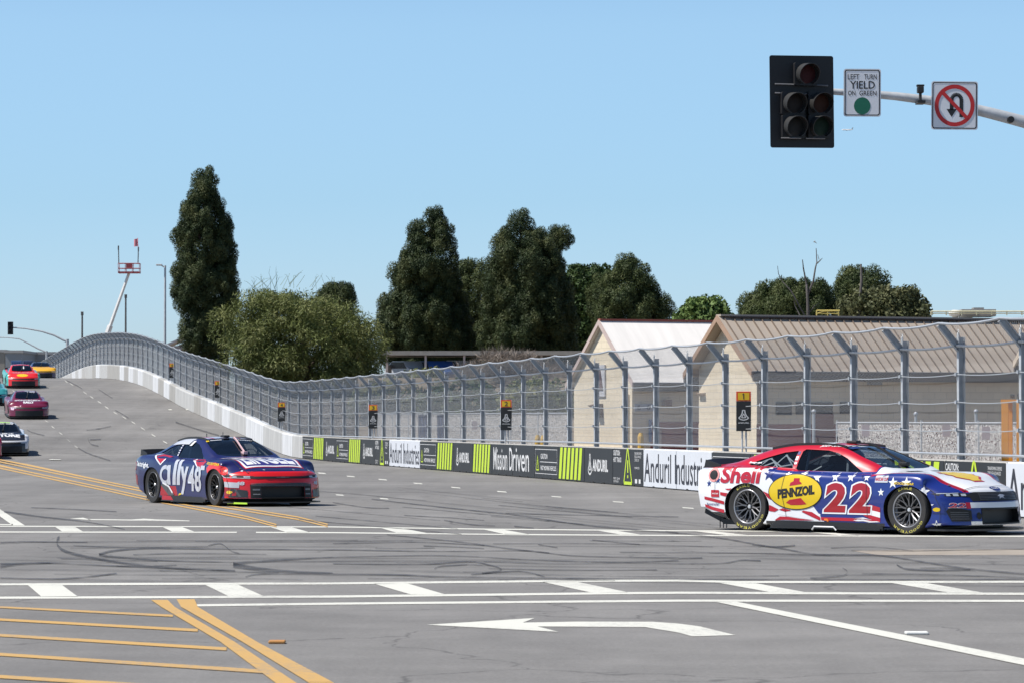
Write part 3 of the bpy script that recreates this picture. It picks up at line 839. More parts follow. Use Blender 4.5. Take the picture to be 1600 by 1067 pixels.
def car_paint(name, base, regions=(), rough=.32):
    m = bpy.data.materials.new(name); m.use_nodes = True
    nt = m.node_tree; b = nt.nodes['Principled BSDF']
    b.inputs['Roughness'].default_value = rough; b.inputs['Coat Weight'].default_value = .5; b.inputs['Coat Roughness'].default_value = .05
    tc = nd(nt, 'ShaderNodeTexCoord'); sp = nd(nt, 'ShaderNodeSeparateXYZ'); nt.links.new(tc.outputs['Object'], sp.inputs[0])
    ab = nd(nt, 'ShaderNodeMath', operation='ABSOLUTE'); nt.links.new(sp.outputs['Y'], ab.inputs[0])
    cm = nd(nt, 'ShaderNodeCombineXYZ')
    nt.links.new(sp.outputs['X'], cm.inputs['X']); nt.links.new(ab.outputs[0], cm.inputs['Y']); nt.links.new(sp.outputs['Z'], cm.inputs['Z'])
    cur = nd(nt, 'ShaderNodeRGB'); cur.outputs[0].default_value = tuple(base) + (1,); cur = cur.outputs[0]
    for col, conds in regions:
        fac = None
        for (a, bb, c, d) in conds:              # a*x + b*|y| + c*z > d
            dt = nd(nt, 'ShaderNodeVectorMath', operation='DOT_PRODUCT'); dt.inputs[1].default_value = (a, bb, c)
            nt.links.new(cm.outputs[0], dt.inputs[0])
            g = nd(nt, 'ShaderNodeMath', operation='GREATER_THAN'); g.inputs[1].default_value = d
            nt.links.new(dt.outputs['Value'], g.inputs[0])
            if fac is None: fac = g.outputs[0]
            else:
                q = nd(nt, 'ShaderNodeMath', operation='MULTIPLY'); nt.links.new(fac, q.inputs[0]); nt.links.new(g.outputs[0], q.inputs[1]); fac = q.outputs[0]
        mx = nd(nt, 'ShaderNodeMix', data_type='RGBA')
        nt.links.new(fac, mx.inputs['Factor']); nt.links.new(cur, mx.inputs['A']); mx.inputs['B'].default_value = tuple(col) + (1,)
        cur = mx.outputs['Result']
    nt.links.new(cur, b.inputs['Base Color'])
    return m
ARCH = .40                               # wheel openings: wide, with a low top that covers the tyre
ARZ = .338
def prism_obj(poly, a, b, axis, m=None):
    bm = bmesh.new(); add_prism(bm, poly, a, b, axis); bmesh.ops.recalc_face_normals(bm, faces=bm.faces)
    me = bpy.data.meshes.new('cut'); bm.to_mesh(me); bm.free()
    me.materials.append(M_DARK)
    return me
SIDE_WIN = [(.50,.862),(.42,.905),(.16,1.055),(-.02,1.125),(-.22,1.165),(-.62,1.178),(-.66,1.15),(-.68,.90),(-.62,.874)]
QUART = [(-.745,.905),(-.74,1.155),(-.98,1.13),(-1.25,1.06),(-1.55,.965),(-1.52,.945)]
SCREEN = [(.84,0),(.83,.25),(.79,.45),(.72,.585),(.36,.565),(.02,.50),(-.06,.47),(-.08,0)]
REARW = [(-1.22,0),(-1.22,.42),(-1.72,.42),(-1.80,.36),(-1.82,0)]
def sym(P): return [(x, -y) for x, y in P] + [(x, y) for x, y in P[::-1] if abs(y) > 1e-6][::-1][::-1]
def symP(P):
    return [(x, -y) for x, y in P] + [(x, y) for x, y in reversed(P) if abs(y) > 1e-6]
def build_shell():
    bm = car_shell()
    bvh = BVHTree.FromBMesh(bm)
    for f in bm.faces: f.smooth = True
    me = bpy.data.meshes.new('body'); bm.to_mesh(me); bm.free()
    me.materials.append(mat('plain_body_paint', (.3,.3,.3), .4, var=0)); me.materials.append(M_DARK)
    for p in me.polygons: p.material_index = 0
    o = bpy.data.objects.new('body', me); COL.objects.link(o)
    tmp = []
    def cut(meq):
        c = bpy.data.objects.new('cut', meq); COL.objects.link(c); tmp.append(c)
        md = o.modifiers.new('b', 'BOOLEAN'); md.operation = 'DIFFERENCE'; md.object = c; md.solver = 'EXACT'
        md.material_mode = 'TRANSFER'
    def cyl(x, y0, y1):
        bm = bmesh.new(); add_prism(bm, [(x + ARCH*math.cos(a), .35 + ARZ*math.sin(a)) for a in np.linspace(0, 2*math.pi, 49)[:-1]], y0, y1, 'y')
        bmesh.ops.recalc_face_normals(bm, faces=bm.faces)
        q = bpy.data.meshes.new('cut'); bm.to_mesh(q); bm.free(); q.materials.append(M_DARK); return q
    for x in (-1.397, 1.397):
        cut(cyl(x, .56, 1.2)); cut(cyl(x, -1.2, -.56))
    # cabin
    bm = bmesh.new(); rings = []
    for x in np.linspace(-1.72, .70, 16):
        w, zb, zs, zc, yb, yt = (float(k(x)) for k in (K_w, K_zb, K_zs, K_zc, K_yb, K_yt))
        zt = zs + .008 + (zc-zs-.008)*.86
        h = [(0,.45),(.60,.45),(yb-.05,.80),(yb-.055,zs),((yb+yt)/2-.05,(zs+zt)/2-.01),(yt-.03,zt-.05),(yt*.6,zt+(zc-zt)*.7-.05),(0,zc-.05)]
        rings.append([bm.verts.new((x, y, z)) for y, z in h] + [bm.verts.new((x, -y, z)) for y, z in h[-2:0:-1]])
    n = len(rings[0])
    for a, b in zip(rings[:-1], rings[1:]):
        for k in range(n): bm.faces.new((a[k], a[(k+1) % n], b[(k+1) % n], b[k]))
    bm.faces.new(rings[0][::-1]); bm.faces.new(rings[-1]); bmesh.ops.recalc_face_normals(bm, faces=bm.faces)
    q = bpy.data.meshes.new('cut'); bm.to_mesh(q); bm.free(); q.materials.append(M_DARK); cut(q)
    for P in (SIDE_WIN, QUART):
        cut(prism_obj(P, .42, 1.3, 'y')); cut(prism_obj(P, -1.3, -.42, 'y'))
    cut(prism_obj(symP(SCREEN), .80, 1.6, 'z')); cut(prism_obj(symP(REARW), .88, 1.6, 'z'))
    # lower grille opening
    cut(prism_obj([(-.44,.175),(.44,.175),(.44,.365),(-.44,.365)], 2.20, 2.8, 'x'))
    dg = bpy.context.evaluated_depsgraph_get()
    me2 = bpy.data.meshes.new_from_object(o.evaluated_get(dg))
    bpy.data.objects.remove(o)
    for c in tmp: bpy.data.objects.remove(c)
    bm = bmesh.new(); bm.from_mesh(me2)
    bmesh.ops.remove_doubles(bm, verts=bm.verts, dist=.0004)
    for f in bm.faces: f.smooth = True
    for e in bm.edges:
        if len(e.link_faces) == 2: e.smooth = e.calc_face_angle(0) < math.radians(34)
    bm.to_mesh(me2); bm.free()
    return me2, bvh
BODY, BVH = build_shell()
print('body faces', len(BODY.polygons), [m.name for m in BODY.materials])

def project(shape, axis, lift, step=.05, arch=True, side=-1):
    bm = bmesh.new()
    vs = [bm.verts.new((u, v, 0)) for u, v in shape[0]]
    for f in shape[1]:
        try: bm.faces.new([vs[i] for i in f])
        except ValueError: pass
    us = [v.co.x for v in bm.verts]; ws = [v.co.y for v in bm.verts]
    for lo, hi, nrm in ((min(us), max(us), (1,0,0)), (min(ws), max(ws), (0,1,0))):
        k = math.floor(lo/step)+1
        while k*step < hi:
            bmesh.ops.bisect_plane(bm, geom=bm.verts[:]+bm.edges[:]+bm.faces[:], plane_co=Vector(nrm)*k*step, plane_no=nrm, dist=1e-6)
            k += 1
    bad = []
    if axis == 'side' and arch:
        dead = set()
        RX_, RZ_ = ARCH + .004, ARZ + .004
        for cx in (-1.397, 1.397):
            ins = {v for v in bm.verts if ((v.co.x-cx)/RX_)**2 + ((v.co.y-.35)/RZ_)**2 < 1}
            for f in list(bm.faces):
                if all(v in ins for v in f.verts): dead.add(f)
            for v in ins:
                d = Vector(((v.co.x-cx)/RX_, (v.co.y-.35)/RZ_, 0))
                if d.length > 1e-5: d.normalize(); v.co.x, v.co.y = cx + d.x*RX_, .35 + d.y*RZ_
        bmesh.ops.delete(bm, geom=list(dead), context='FACES')
    for v in bm.verts:
        u, w = v.co.x, v.co.y
        if axis == 'side': o, d = Vector((u, side*2.0, w)), Vector((0, -side, 0))
        elif axis == 'top': o, d = Vector((u, w, 3)), Vector((0, 0, -1))
        elif axis == 'back': o, d = Vector((-4, u, w)), Vector((1, 0, 0))
        else: o, d = Vector((4, u, w)), Vector((-1, 0, 0))
        h, nrm, idx, dist = BVH.ray_cast(o, d)
        if h is None: bad.append(v); continue
        if nrm.dot(d) > 0: nrm = -nrm
        v.co = h + nrm*lift
    if bad: bmesh.ops.delete(bm, geom=bad, context='VERTS')
    for f in bm.faces: f.smooth = True
    return bm
def decal(car, name, shape, axis, m, layer=1, step=.05, arch=True, side=-1, parent=None):
    bm = project(shape, axis, .0025 + .0022*layer, step, arch, side)
    return bm_obj(name, bm, m, parent or car, recalc=False)
TYRE = [(.255,-.165),(.33,-.172),(.342,-.160),(.349,-.13),(.35,-.06),(.35,.06),(.349,.13),(.342,.160),(.33,.172),(.255,.165)]
def wheel_meshes():
    bm = bmesh.new(); add_lathe(bm, TYRE + [(.22,.15),(.22,-.15)], 40, closed=True); bmesh.ops.recalc_face_normals(bm, faces=bm.faces)
    for f in bm.faces: f.smooth = True
    for e in bm.edges: e.smooth = e.calc_face_angle(0) < math.radians(40)
    t = bpy.data.meshes.new('tyre'); bm.to_mesh(t); bm.free(); t.materials.append(M_RUBR)
    bm = bmesh.new()                                  # outer face at -y
    for k in range(10):
        a0 = 2*math.pi*(k+.5)/10
        for s in (-1, 1):
            a1 = a0 + s*.165
            add_tube(bm, [(.055*math.cos(a0), -.105, .055*math.sin(a0)), (.13*math.cos(a0+s*.03), -.118, .13*math.sin(a0+s*.03)), (.226*math.cos(a1), -.150, .226*math.sin(a1))], [.014,.010,.009], 5)
    bmesh.ops.recalc_face_normals(bm, faces=bm.faces)
    for f in bm.faces: f.smooth = True
    for e in bm.edges: e.smooth = e.calc_face_angle(0) < math.radians(35)
    add_lathe(bm, [(.20,-.12),(.225,-.148),(.222,-.05),(.215,.10),(.205,.10)], 40, closed=True)
    bmesh.ops.recalc_face_normals(bm, faces=bm.faces)
    r = bpy.data.meshes.new('wheel'); bm.to_mesh(r); bm.free(); r.materials.append(M_SPOKE)
    bm = bmesh.new(); add_lathe(bm, [(.248,-.164),(.236,-.168),(.227,-.152),(.240,-.13),(.254,-.15)], 40, closed=True)
    bmesh.ops.recalc_face_normals(bm, faces=bm.faces)
    for f in bm.faces: f.smooth = True
    rl = bpy.data.meshes.new('rim_lip'); bm.to_mesh(rl); bm.free(); rl.materials.append(M_RIM)
    bm = bmesh.new(); add_lathe(bm, [(.0,-.09),(.07,-.09),(.08,-.10),(.08,-.02),(.0,-.02)], 20); add_lathe(bm, [(0,.03),(.215,.03),(.215,.05),(0,.05)], 28)
    bmesh.ops.recalc_face_normals(bm, faces=bm.faces)
    b = bpy.data.meshes.new('brake_hub'); bm.to_mesh(b); bm.free(); b.materials.append(M_DARK)
    bm = bmesh.new(); add_lathe(bm, [(0,-.128),(.022,-.128),(.03,-.118),(.03,-.09)], 12); bmesh.ops.recalc_face_normals(bm, faces=bm.faces)
    n = bpy.data.meshes.new('wheel_nut'); bm.to_mesh(n); bm.free(); n.materials.append(M_NUT)
    def arc(s, mid, span):
        sh = []
        for i, ch in enumerate(s):
            if ch == ' ': continue
            a = mid + span*((i+.5)/len(s) - .5)
            V, Fc = text2d(ch, .015)
            wq = span/len(s)*.31*.40
            Vn = []
            for u, v in V:
                rr = .305 - .036/2 + v*.036 if False else .288 + v*.034
                aa = a - (u-.5)*wq*2/.31*-1 if False else a + (u-.5)*wq*2/.31
                Vn.append((rr*math.sin(aa), rr*math.cos(aa)))
            sh.append((Vn, Fc))
        return merge2(*sh)
    sh = merge2(arc('GOODYEAR', math.radians(165), math.radians(112)), arc('EAGLE', math.radians(-14), math.radians(48)))
    bm = bmesh.new(); vs = [bm.verts.new((u, -.1735, v)) for u, v in sh[0]]
    for f in sh[1]:
        try: bm.faces.new([vs[i] for i in f])
        except ValueError: pass
    l = bpy.data.meshes.new('tyre_lettering'); bm.to_mesh(l); bm.free(); l.materials.append(M_TYL)
    return t, r, b, n, l, rl
TY_M, RIM_M, HUB_M, NUT_M, LET_M, LIP_M = wheel_meshes()
def me_child(name, me, parent, loc=(0,0,0), rot=(0,0,0)):
    o = bpy.data.objects.new(name, me); COL.objects.link(o); o.parent = parent; o.location = loc; o.rotation_euler = rot
    return o
PANES = {}
def pane_mesh(key, P, axis, side=-1):
    if key in PANES: return PANES[key]
    bm = project(poly2(*P), axis, -.010, .08, False, side)
    bmesh.ops.recalc_face_normals(bm, faces=bm.faces)
    me = bpy.data.meshes.new(key); bm.to_mesh(me); bm.free(); me.materials.append(M_GLASS)
    PANES[key] = me
    return me
_common = {}
def common_parts():
    if _common: return _common
    def fin(name, bm, m, smooth=True):
        bmesh.ops.recalc_face_normals(bm, faces=bm.faces)
        if smooth:
            for f in bm.faces: f.smooth = True
            for e in bm.edges:
                if len(e.link_faces) == 2: e.smooth = e.calc_face_angle(0) < math.radians(35)
        me = bpy.data.meshes.new(name); bm.to_mesh(me); bm.free(); me.materials.append(m); _common[name] = me
    bm = bmesh.new()                                   # spoiler: curved blade + end plates
    xs_ = np.linspace(-.80, .80, 15)
    lo = [(-2.25 + .10*(abs(y)/.84)**2, y, .92) for y in xs_]; hi = [(-2.34 + .11*(abs(y)/.84)**2, y, 1.03 - .015*(abs(y)/.84)**4) for y in xs_]
    A = [bm.verts.new(p) for p in lo]; B = [bm.verts.new(p) for p in hi]; A2 = [bm.verts.new((p[0]-.012, p[1], p[2])) for p in lo]; B2 = [bm.verts.new((p[0]-.012, p[1], p[2])) for p in hi]
    for i in range(14):
        for q in ((A[i],A[i+1],B[i+1],B[i]), (A2[i],B2[i],B2[i+1],A2[i+1]), (B[i],B[i+1],B2[i+1],B2[i]), (A[i],A2[i],A2[i+1],A[i+1])): bm.faces.new(q)
    bm.faces.new((A[0],B[0],B2[0],A2[0])); bm.faces.new((A[-1],A2[-1],B2[-1],B[-1]))
    add_prism(bm, [(-2.30,.90),(-1.98,.915),(-2.0,.95),(-2.18,1.00),(-2.27,1.02)], .80, .812, 'y'); add_prism(bm, [(-2.30,.90),(-1.98,.915),(-2.0,.95),(-2.18,1.00),(-2.27,1.02)], -.812, -.80, 'y')
    fin('spoiler', bm, M_CARB)
    bm = bmesh.new()                                   # splitter
    P = [(1.72,.94)] + [(2.38-.46*(y/.95)**2.6+.05, y) for y in (.92,.8,.65,.5,.3,.1)]
    add_prism(bm, symP(P[:1]+P[1:]+[(2.43,0)]), .068, .092, 'z')
    fin('splitter', bm, M_CARB, False)
    for s in (-1, 1):                                  # side skirts, following the rocker
        bm = bmesh.new()
        add_prism(bm, [(-.98,.055),(.98,.055),(.98,.155),(-.98,.165)], s*.93, s*.955, 'y')
        add_box(bm, -.95, .95, s*.955 if s > 0 else -.985, .985 if s > 0 else s*.955, .055, .075)
        fin('side_skirt#%d' % s, bm, M_CARB, False)
    bm = bmesh.new()                                   # floor and diffuser
    add_box(bm, -1.95, 1.8, -.82, .82, .085, .16)
    add_prism(bm, [(-2.30,.24),(-1.95,.10),(-1.95,.17),(-2.28,.33)], -.8, .8, 'y')
    for y in (-.62,-.3,0,.3,.62): add_prism(bm, [(-2.30,.20),(-1.95,.10),(-1.95,.12),(-2.30,.28)], y-.006, y+.006, 'y')
    for y in (-.80, .80): [add_prism(bm, [(x,.03),(x+.012,.03),(x+.012,.26),(x,.26)], y-.004, y+.004, 'y') for x in (-2.02,-1.96,-1.90)]
    fin('underfloor', bm, M_DARK, False)
    for s in (-1, 1):                                  # roof rails
        bm = bmesh.new()
        pts = []
        for x in np.linspace(-1.30, .02, 12):
            h, nn_, i_, d_ = BVH.ray_cast(Vector((x, s*.47, 3)), Vector((0, 0, -1))); pts.append((x, s*.47, h.z + .012))
        for a, b in zip(pts[:-1], pts[1:]):
            vs = [bm.verts.new(p) for p in ((a[0],a[1]-.008,a[2]-.02),(b[0],b[1]-.008,b[2]-.02),(b[0],b[1]-.008,b[2]+.022),(a[0],a[1]-.008,a[2]+.022),(a[0],a[1]+.008,a[2]-.02),(b[0],b[1]+.008,b[2]-.02),(b[0],b[1]+.008,b[2]+.022),(a[0],a[1]+.008,a[2]+.022))]
            for q in ((0,1,2,3),(4,7,6,5),(3,2,6,7),(0,4,5,1)): bm.faces.new([vs[i] for i in q])
        fin('roof_rail#%d' % s, bm, M_CARB, False)
    bm = bmesh.new(); add_box(bm, -.30, -.12, -.05, .07, 1.255, 1.30, bevel=.012); add_tube(bm, [(-.6,.15,1.25),(-.6,.15,1.36)], .006, 5); add_tube(bm, [(-.75,-.12,1.25),(-.75,-.12,1.33)], .008, 5)
    fin('roof_camera', bm, M_DARK, False)
    bm = bmesh.new()                                   # single wiper arm
    pts = []
    for t in np.linspace(0, 1, 8):
        x, y = .70 - .70*t, -.02 + .12*t
        h, nn_, i_, d_ = BVH.ray_cast(Vector((x, y, 3)), Vector((0, 0, -1))); pts.append((x, y, h.z + .03))
    add_tube(bm, pts, [.022,.019,.018,.018,.018,.018,.019,.022], 5); add_box(bm, .62,.76,-.06,.03, pts[0][2]-.05, pts[0][2]+.01, bevel=.01)
    fin('wiper', bm, M_DARK)
    bm = bmesh.new()                                   # interior: seat, dash, cage
    add_box(bm, -.75, -.60, .12, .62, .45, 1.08, bevel=.04); add_box(bm, -.62, -.10, .14, .60, .45, .60, bevel=.04)
    add_box(bm, -.72, -.42, .10, .16, .60, .98, bevel=.02); add_box(bm, -.72, -.42, .58, .64, .60, .98, bevel=.02)
    add_box(bm, .38, .66, -.60, .60, .70, .835, bevel=.03)
    fin('cabin_fittings', bm, M_DARK, False)
    bm = bmesh.new()
    for s in (-1, 1):
        add_tube(bm, [(.52, s*.60, .62), (.36, s*.585, .90), (-.02, s*.49, 1.15), (-.62, s*.47, 1.20), (-.68, s*.58, .62)], .022, 6)
        add_tube(bm, [(-.66, s*.50, 1.12), (-1.55, s*.50, .72)], .022, 6); add_tube(bm, [(.10, s*.59, .60), (.10, s*.545, 1.06)], .020, 6)
    add_tube(bm, [(-.62, -.47, 1.19), (-.62, .47, 1.19)], .022, 6); add_tube(bm, [(-.64, .5, 1.1), (-.66, -.52, .7)], .022, 6); add_tube(bm, [(.30, -.58, .93), (.30, .58, .93)], .02, 6)
    fin('roll_cage', bm, M_CAGE)
    bm = bmesh.new(); add_lathe(bm, [(.165,-.01),(.175,0),(.165,.01)], 20, Matrix.Translation((.10,.37,.88)) @ Matrix.Rotation(math.pi/2, 4, 'Z') @ Matrix.Rotation(.3, 4, 'X'), closed=True)
    add_tube(bm, [(.10,.37,.88),(.40,.37,.80)], .02, 6); add_box(bm, .09,.11,.21,.53,.865,.895)
    fin('steering_wheel', bm, M_DARK, False)
    return _common
def stock_car(loc, rz, paint, label, name='stock_car', near=True, wheel_mat=None, tilt=0.0, steer=0.0, letter=True, wiper_mat=None, group=None):
    car = empty(name, loc, rz, label, 'race car', group)
    car.rotation_euler = (0, tilt, rz)
    cp = common_parts()
    body = bpy.data.objects.new('body', BODY); COL.objects.link(body); body.parent = car
    body.material_slots[0].link = 'OBJECT'; body.material_slots[0].material = paint
    for k, me in cp.items():
        if not near and k in ('cabin_fittings', 'roll_cage', 'steering_wheel', 'roof_camera'): continue
        o = me_child(k.split('#')[0], me, car)
        if k == 'wiper' and wiper_mat: o.material_slots[0].link = 'OBJECT'; o.material_slots[0].material = wiper_mat
    me_child('windscreen', pane_mesh('windscreen', symP(SCREEN), 'top'), car)
    me_child('rear_window', pane_mesh('rear_window', symP(REARW), 'top'), car)
    for s in (-1, 1):
        me_child('side_window', pane_mesh('side_window%d' % s, SIDE_WIN, 'side', s), car)
        me_child('quarter_window', pane_mesh('quarter_window%d' % s, QUART, 'side', s), car)
        for x in (-1.397, 1.397):
            w = me_child('wheel', RIM_M, car, (x, s*.79, .35), (0, .6 if x > 0 else -.15, (math.pi if s > 0 else 0) + (steer if x > 0 else 0)))
            if wheel_mat: w.material_slots[0].link = 'OBJECT'; w.material_slots[0].material = wheel_mat
            me_child('tyre', TY_M, w); me_child('brake_hub', HUB_M, w); me_child('wheel_nut', NUT_M, w); lp = me_child('rim_lip', LIP_M, w)
            if wheel_mat: lp.material_slots[0].link = 'OBJECT'; lp.material_slots[0].material = M_SPOKE
            if near and letter: me_child('tyre_lettering', LET_M, w, (0,0,0), (0, -.45 if x > 0 else .15, 0))
    return car
def driver(car, suit, helmet, label):
    bm = bmesh.new()
    chain = [((-.42,.37,.52),.15),((-.46,.37,.70),.16),((-.47,.37,.84),.15),((-.47,.37,.93),.07),((-.45,.37,1.0),.06)]
    arms = [[((-.45,.20,.84),.07),((-.25,.15,.70),.055),((-.02,.25,.84),.045),((.07,.27,.87),.04)], [((-.45,.54,.84),.07),((-.25,.57,.70),.055),((-.02,.48,.84),.045),((.07,.46,.87),.04)]]
    legs = [[((-.40,.28,.52),.09),((.05,.28,.66),.075),((.42,.28,.55),.05)], [((-.40,.46,.52),.09),((.05,.46,.66),.075),((.42,.46,.55),.05)]]
    idx = []
    vs = []; es = []; rad = []
    def add(ch, root=None):
        prev = root
        for p, r in ch:
            vs.append(p); rad.append(r); k = len(vs)-1
            if prev is not None: es.append((prev, k))
            prev = k
        return prev
    add(chain)
    for a in arms: add(a, 2)
    for l in legs: add(l, 0)
    me = bpy.data.meshes.new('person'); me.from_pydata(vs, es, [])
    o = bpy.data.objects.new('person', me); COL.objects.link(o)
    md = o.modifiers.new('skin', 'SKIN'); sl = o.modifiers.new('sub', 'SUBSURF'); sl.levels = 1; sl.render_levels = 1
    bm = bmesh.new(); bm.from_mesh(me); lay = bm.verts.layers.skin.verify()
    for v, r in zip(bm.verts, rad): v[lay].radius = (r, r); v[lay].use_root = (v.index == 0)
    bm.to_mesh(me); bm.free()
    dg = bpy.context.evaluated_depsgraph_get(); dg.update()
    me2 = bpy.data.meshes.new_from_object(o.evaluated_get(dg)); bpy.data.objects.remove(o)
    o = mesh_obj('person', me2, None, suit)
    for p in me2.polygons: p.use_smooth = True
    bm = bmesh.new(); bmesh.ops.create_uvsphere(bm, u_segments=18, v_segments=12, radius=.14, matrix=Matrix.Translation((-.44,.37,1.03)) @ Matrix.Diagonal((1.08,.92,1.05,1)))
    hm = bm_obj('helmet', bm, helmet, o, smooth=True, angle=80)
    bm = bmesh.new(); bmesh.ops.create_uvsphere(bm, u_segments=18, v_segments=12, radius=.142, matrix=Matrix.Translation((-.438,.37,1.03)) @ Matrix.Diagonal((1.08,.92,1.05,1)))
    bmesh.ops.delete(bm, geom=[v for v in bm.verts if v.co.x < -.40 or not (1.0 < v.co.z < 1.09)], context='VERTS')
    bm_obj('visor', bm, M_DARK, hm)
    o.location = car.location; o.rotation_euler = car.rotation_euler
    tag(o, label, 'driver')
    return o
# ------------------------------------------------------------------ the two near cars
def flatm(name, col, rough=.38): return mat(name, col, rough, var=.03, scale=5, coat=.4)
D_RED = flatm('decal_red', (.43,.006,.022)); D_WHT = flatm('decal_white', (.76,.77,.79)); D_BLK = mat('decal_black', (.010,.010,.011), .6, var=.03); D_YEL = flatm('decal_yellow', (.72,.50,.005))
D_BLU = flatm('decal_blue', (.012,.024,.16)); D_SIL = flatm('decal_silver', (.50,.52,.58), .3); D_ORG = flatm('decal_orange', (.85,.20,.02)); D_GRY = flatm('decal_grey', (.075,.075,.08))
D_MAR = flatm('decal_dark_red', (.30,.012,.02)); D_LIM = flatm('decal_lime', (.45,.75,.05)); D_CYN = flatm('decal_teal', (.05,.36,.33)); D_ORED = flatm('decal_scarlet', (.72,.025,.02))
M_LAMP = mat('headlamp_lens', (.42,.46,.50), .12, var=.2, scale=25, coat=.8)
def P22(*pts, r=1):
    out = []
    for cx, cy in pts:
        u, v = (cx*.5 + (0 if r == 1 else 800), 61.5 + cy*.5)
        out.append((-1.397 + (u-263)/278, ((507 + (u-263)*.0257) - v)/(326 + (u-263)*.014)))
    return out
def s22(*pts, r=1): return poly2(*P22(*pts, r=r))
def x22(s, a, b, r=1, **k):
    (x0, z1), (x1, z0) = P22(a, b, r=r); return txt(s, x0, x1, z0, z1, **k)
def hoodtxt(s, xa, xb, ya, yb, **k):     # reads from the front: top of the letters towards the windscreen
    V, Fc = text2d(s, **k)
    return [(xb - v*(xb-xa), ya + u*(yb-ya)) for u, v in V], Fc
def rot_about(shape, cx, cz, a):
    c, s = math.cos(a), math.sin(a)
    return [(cx+(x-cx)*c-(z-cz)*s, cz+(x-cx)*s+(z-cz)*c) for x, z in shape[0]], shape[1]
RED, WHT, BLU = (.47,.004,.022), (.76,.77,.80), (.010,.026,.185)
paint22 = car_paint('paint_stars_and_stripes', BLU, [
    (WHT, [(-1, 0, -.72, .42)]),                                              # white rear quarter
    (WHT, [(0, 0, -1, -.40), (-1, 0, -.9, -.10)]),
    (RED, [(-.012, 0, 1, .925), (-1, 0, 0, .30)]),
    (RED, [(0, 0, 1, .868), (-1, 0, -.0, -.72), (1, 0, 0, -1.0), (0, -1, 0, -.80)]),
    (RED, [(1, 0, 0, .74), (-.20, -1, 0, -1.055), (0, 0, 1, .60)]),
    (WHT, [(1, 0, 0, .74), (-.20, -1, 0, -.985), (0, 0, 1, .60)]),
    ((.02,.02,.022), [(0, 0, -1, -.155), (1, 0, 0, -1.05), (-1, 0, 0, -1.02)]),
    ((.02,.02,.022), [(0, 0, -1, -.265), (-1, 0, 0, 1.75)]),
])
def gpt(pxc, zc): 
    d = ray(*pxc); t = (zc - H)/d.z; return Vector((d.x*t, d.y*t, zc))
def pose(rear, front):
    a, b = gpt(rear, .35), gpt(front, .35)
    ang = math.atan2(b.y-a.y, b.x-a.x)
    mid = (a+b)/2; rn = Vector((math.sin(ang), -math.cos(ang), 0))    # right side normal
    print('car', (b-a).length, math.degrees(ang))
    return Vector((mid.x, mid.y, 0)) - rn*.955, ang
loc, ang = pose((1164.6, 790.6), (1417.4, 796.2))
ang += math.radians(1.3)
c22 = stock_car(loc, ang, paint22, 'red, white and blue stock car with yellow oval and number 22 crossing at the right', steer=-.05)
A, B = c22, 'side'
# stripes
st = merge2(s22((80,566),(170,580),(300,612),(300,642),(170,610),(80,592)), s22((82,638),(180,665),(300,690),(300,722),(160,690),(84,664)),
            s22((262,525),(350,538),(330,572),(262,552)), s22((312,494),(392,492),(372,512),(330,506)), s22((630,513),(700,520),(770,552),(770,598),(700,560),(660,552)),
            s22((700,640),(760,650),(840,690),(800,712),(720,700)), s22((1075,700),(1160,715),(1240,765),(1240,795),(1160,760),(1060,712)),
            s22((800,790),(850,755),(930,757),(1040,775),(1180,792),(1020,792),(900,786)), s22((840,690),(880,678),(960,700),(900,712)))
decal(A, 'stripe', st, B, D_RED, 1)
decal(A, 'stripe', merge2(s22((830,735),(870,705),(980,712),(1100,745),(1180,790),(1050,772),(930,752)), s22((1160,700),(1240,735),(1240,762),(1170,725))), B, D_WHT, 0)
decal(A, 'stripe', merge2(s22((1245,762),(1600,772),(1700,780),(1820,800),(1600,800),(1250,792)), s22((120,640),(226,672),(226,718),(110,690), r=2), s22((60,745),(120,738),(226,770),(226,808),(150,790), r=2)), B, D_RED, 1)
decal(A, 'stripe', merge2(s22((112,690),(226,718),(226,768),(112,738), r=2), s22((-60,775),(60,765),(226,808),(120,812), r=2), s22((1560,792),(1650,784),(1740,798),(1600,800))), B, D_WHT, 1)
# names, number, oval
decal(A, 'door_lettering', x22('Shell', (262,283), (672,448), bold=.035, shear=.12), B, D_RED, 2)
(ox, oz), = P22((1005, 535)); orx, orz = .465, .256
oz += .015
decal(A, 'oval_emblem', ellipse2(ox, oz, orx, orz, 48), B, D_BLK, 2)
decal(A, 'oval_emblem', ellipse2(ox, oz, orx-.014, orz-.014, 48), B, D_YEL, 3)
decal(A, 'bell_emblem', merge2(s22((948,470),(955,440),(985,425),(988,398),(1042,398),(1040,425),(1060,440),(1065,452)), s22((915,625),(950,598),(1060,582),(1112,640),(1050,648),(960,648))), B, D_RED, 4)
decal(A, 'oval_lettering', rot_about(x22('PENNZOIL', (832,478), (1190,574), bold=.06, shear=.10), ox, oz, .115), B, D_BLK, 4)
n22 = [((1258,425),(1506,735)), ((1504,425),(1752,742))]
for a, b in n22:
    (x0, z1), (x1, z0) = P22(a, b)
    decal(A, 'race_number', txt('2', x0, x1, z0, z1, bold=.075, shear=.12), B, D_WHT, 2)
    decal(A, 'race_number', txt('2', x0+.028, x1-.028, z0+.022, z1-.022, bold=.045, shear=.12), B, D_MAR if False else flatm('number_red', (.33,.005,.012)), 3)
stars = [star2(*P22(p, r=q)[0], rr, .05, 1.0) for p, q, rr in (((922,366),1,.062),((1070,362),1,.058),((1205,394),1,.072),((1378,388),1,.070),((1530,390),1,.072),((85,394),2,.055),((350,442),2,.085),((478,442),2,.088),((630,530),2,.095),((238,530),2,.06),((678,660),2,.08),((742,838),2,.075))]
decal(A, 'star', merge2(*stars), B, D_WHT, 1)
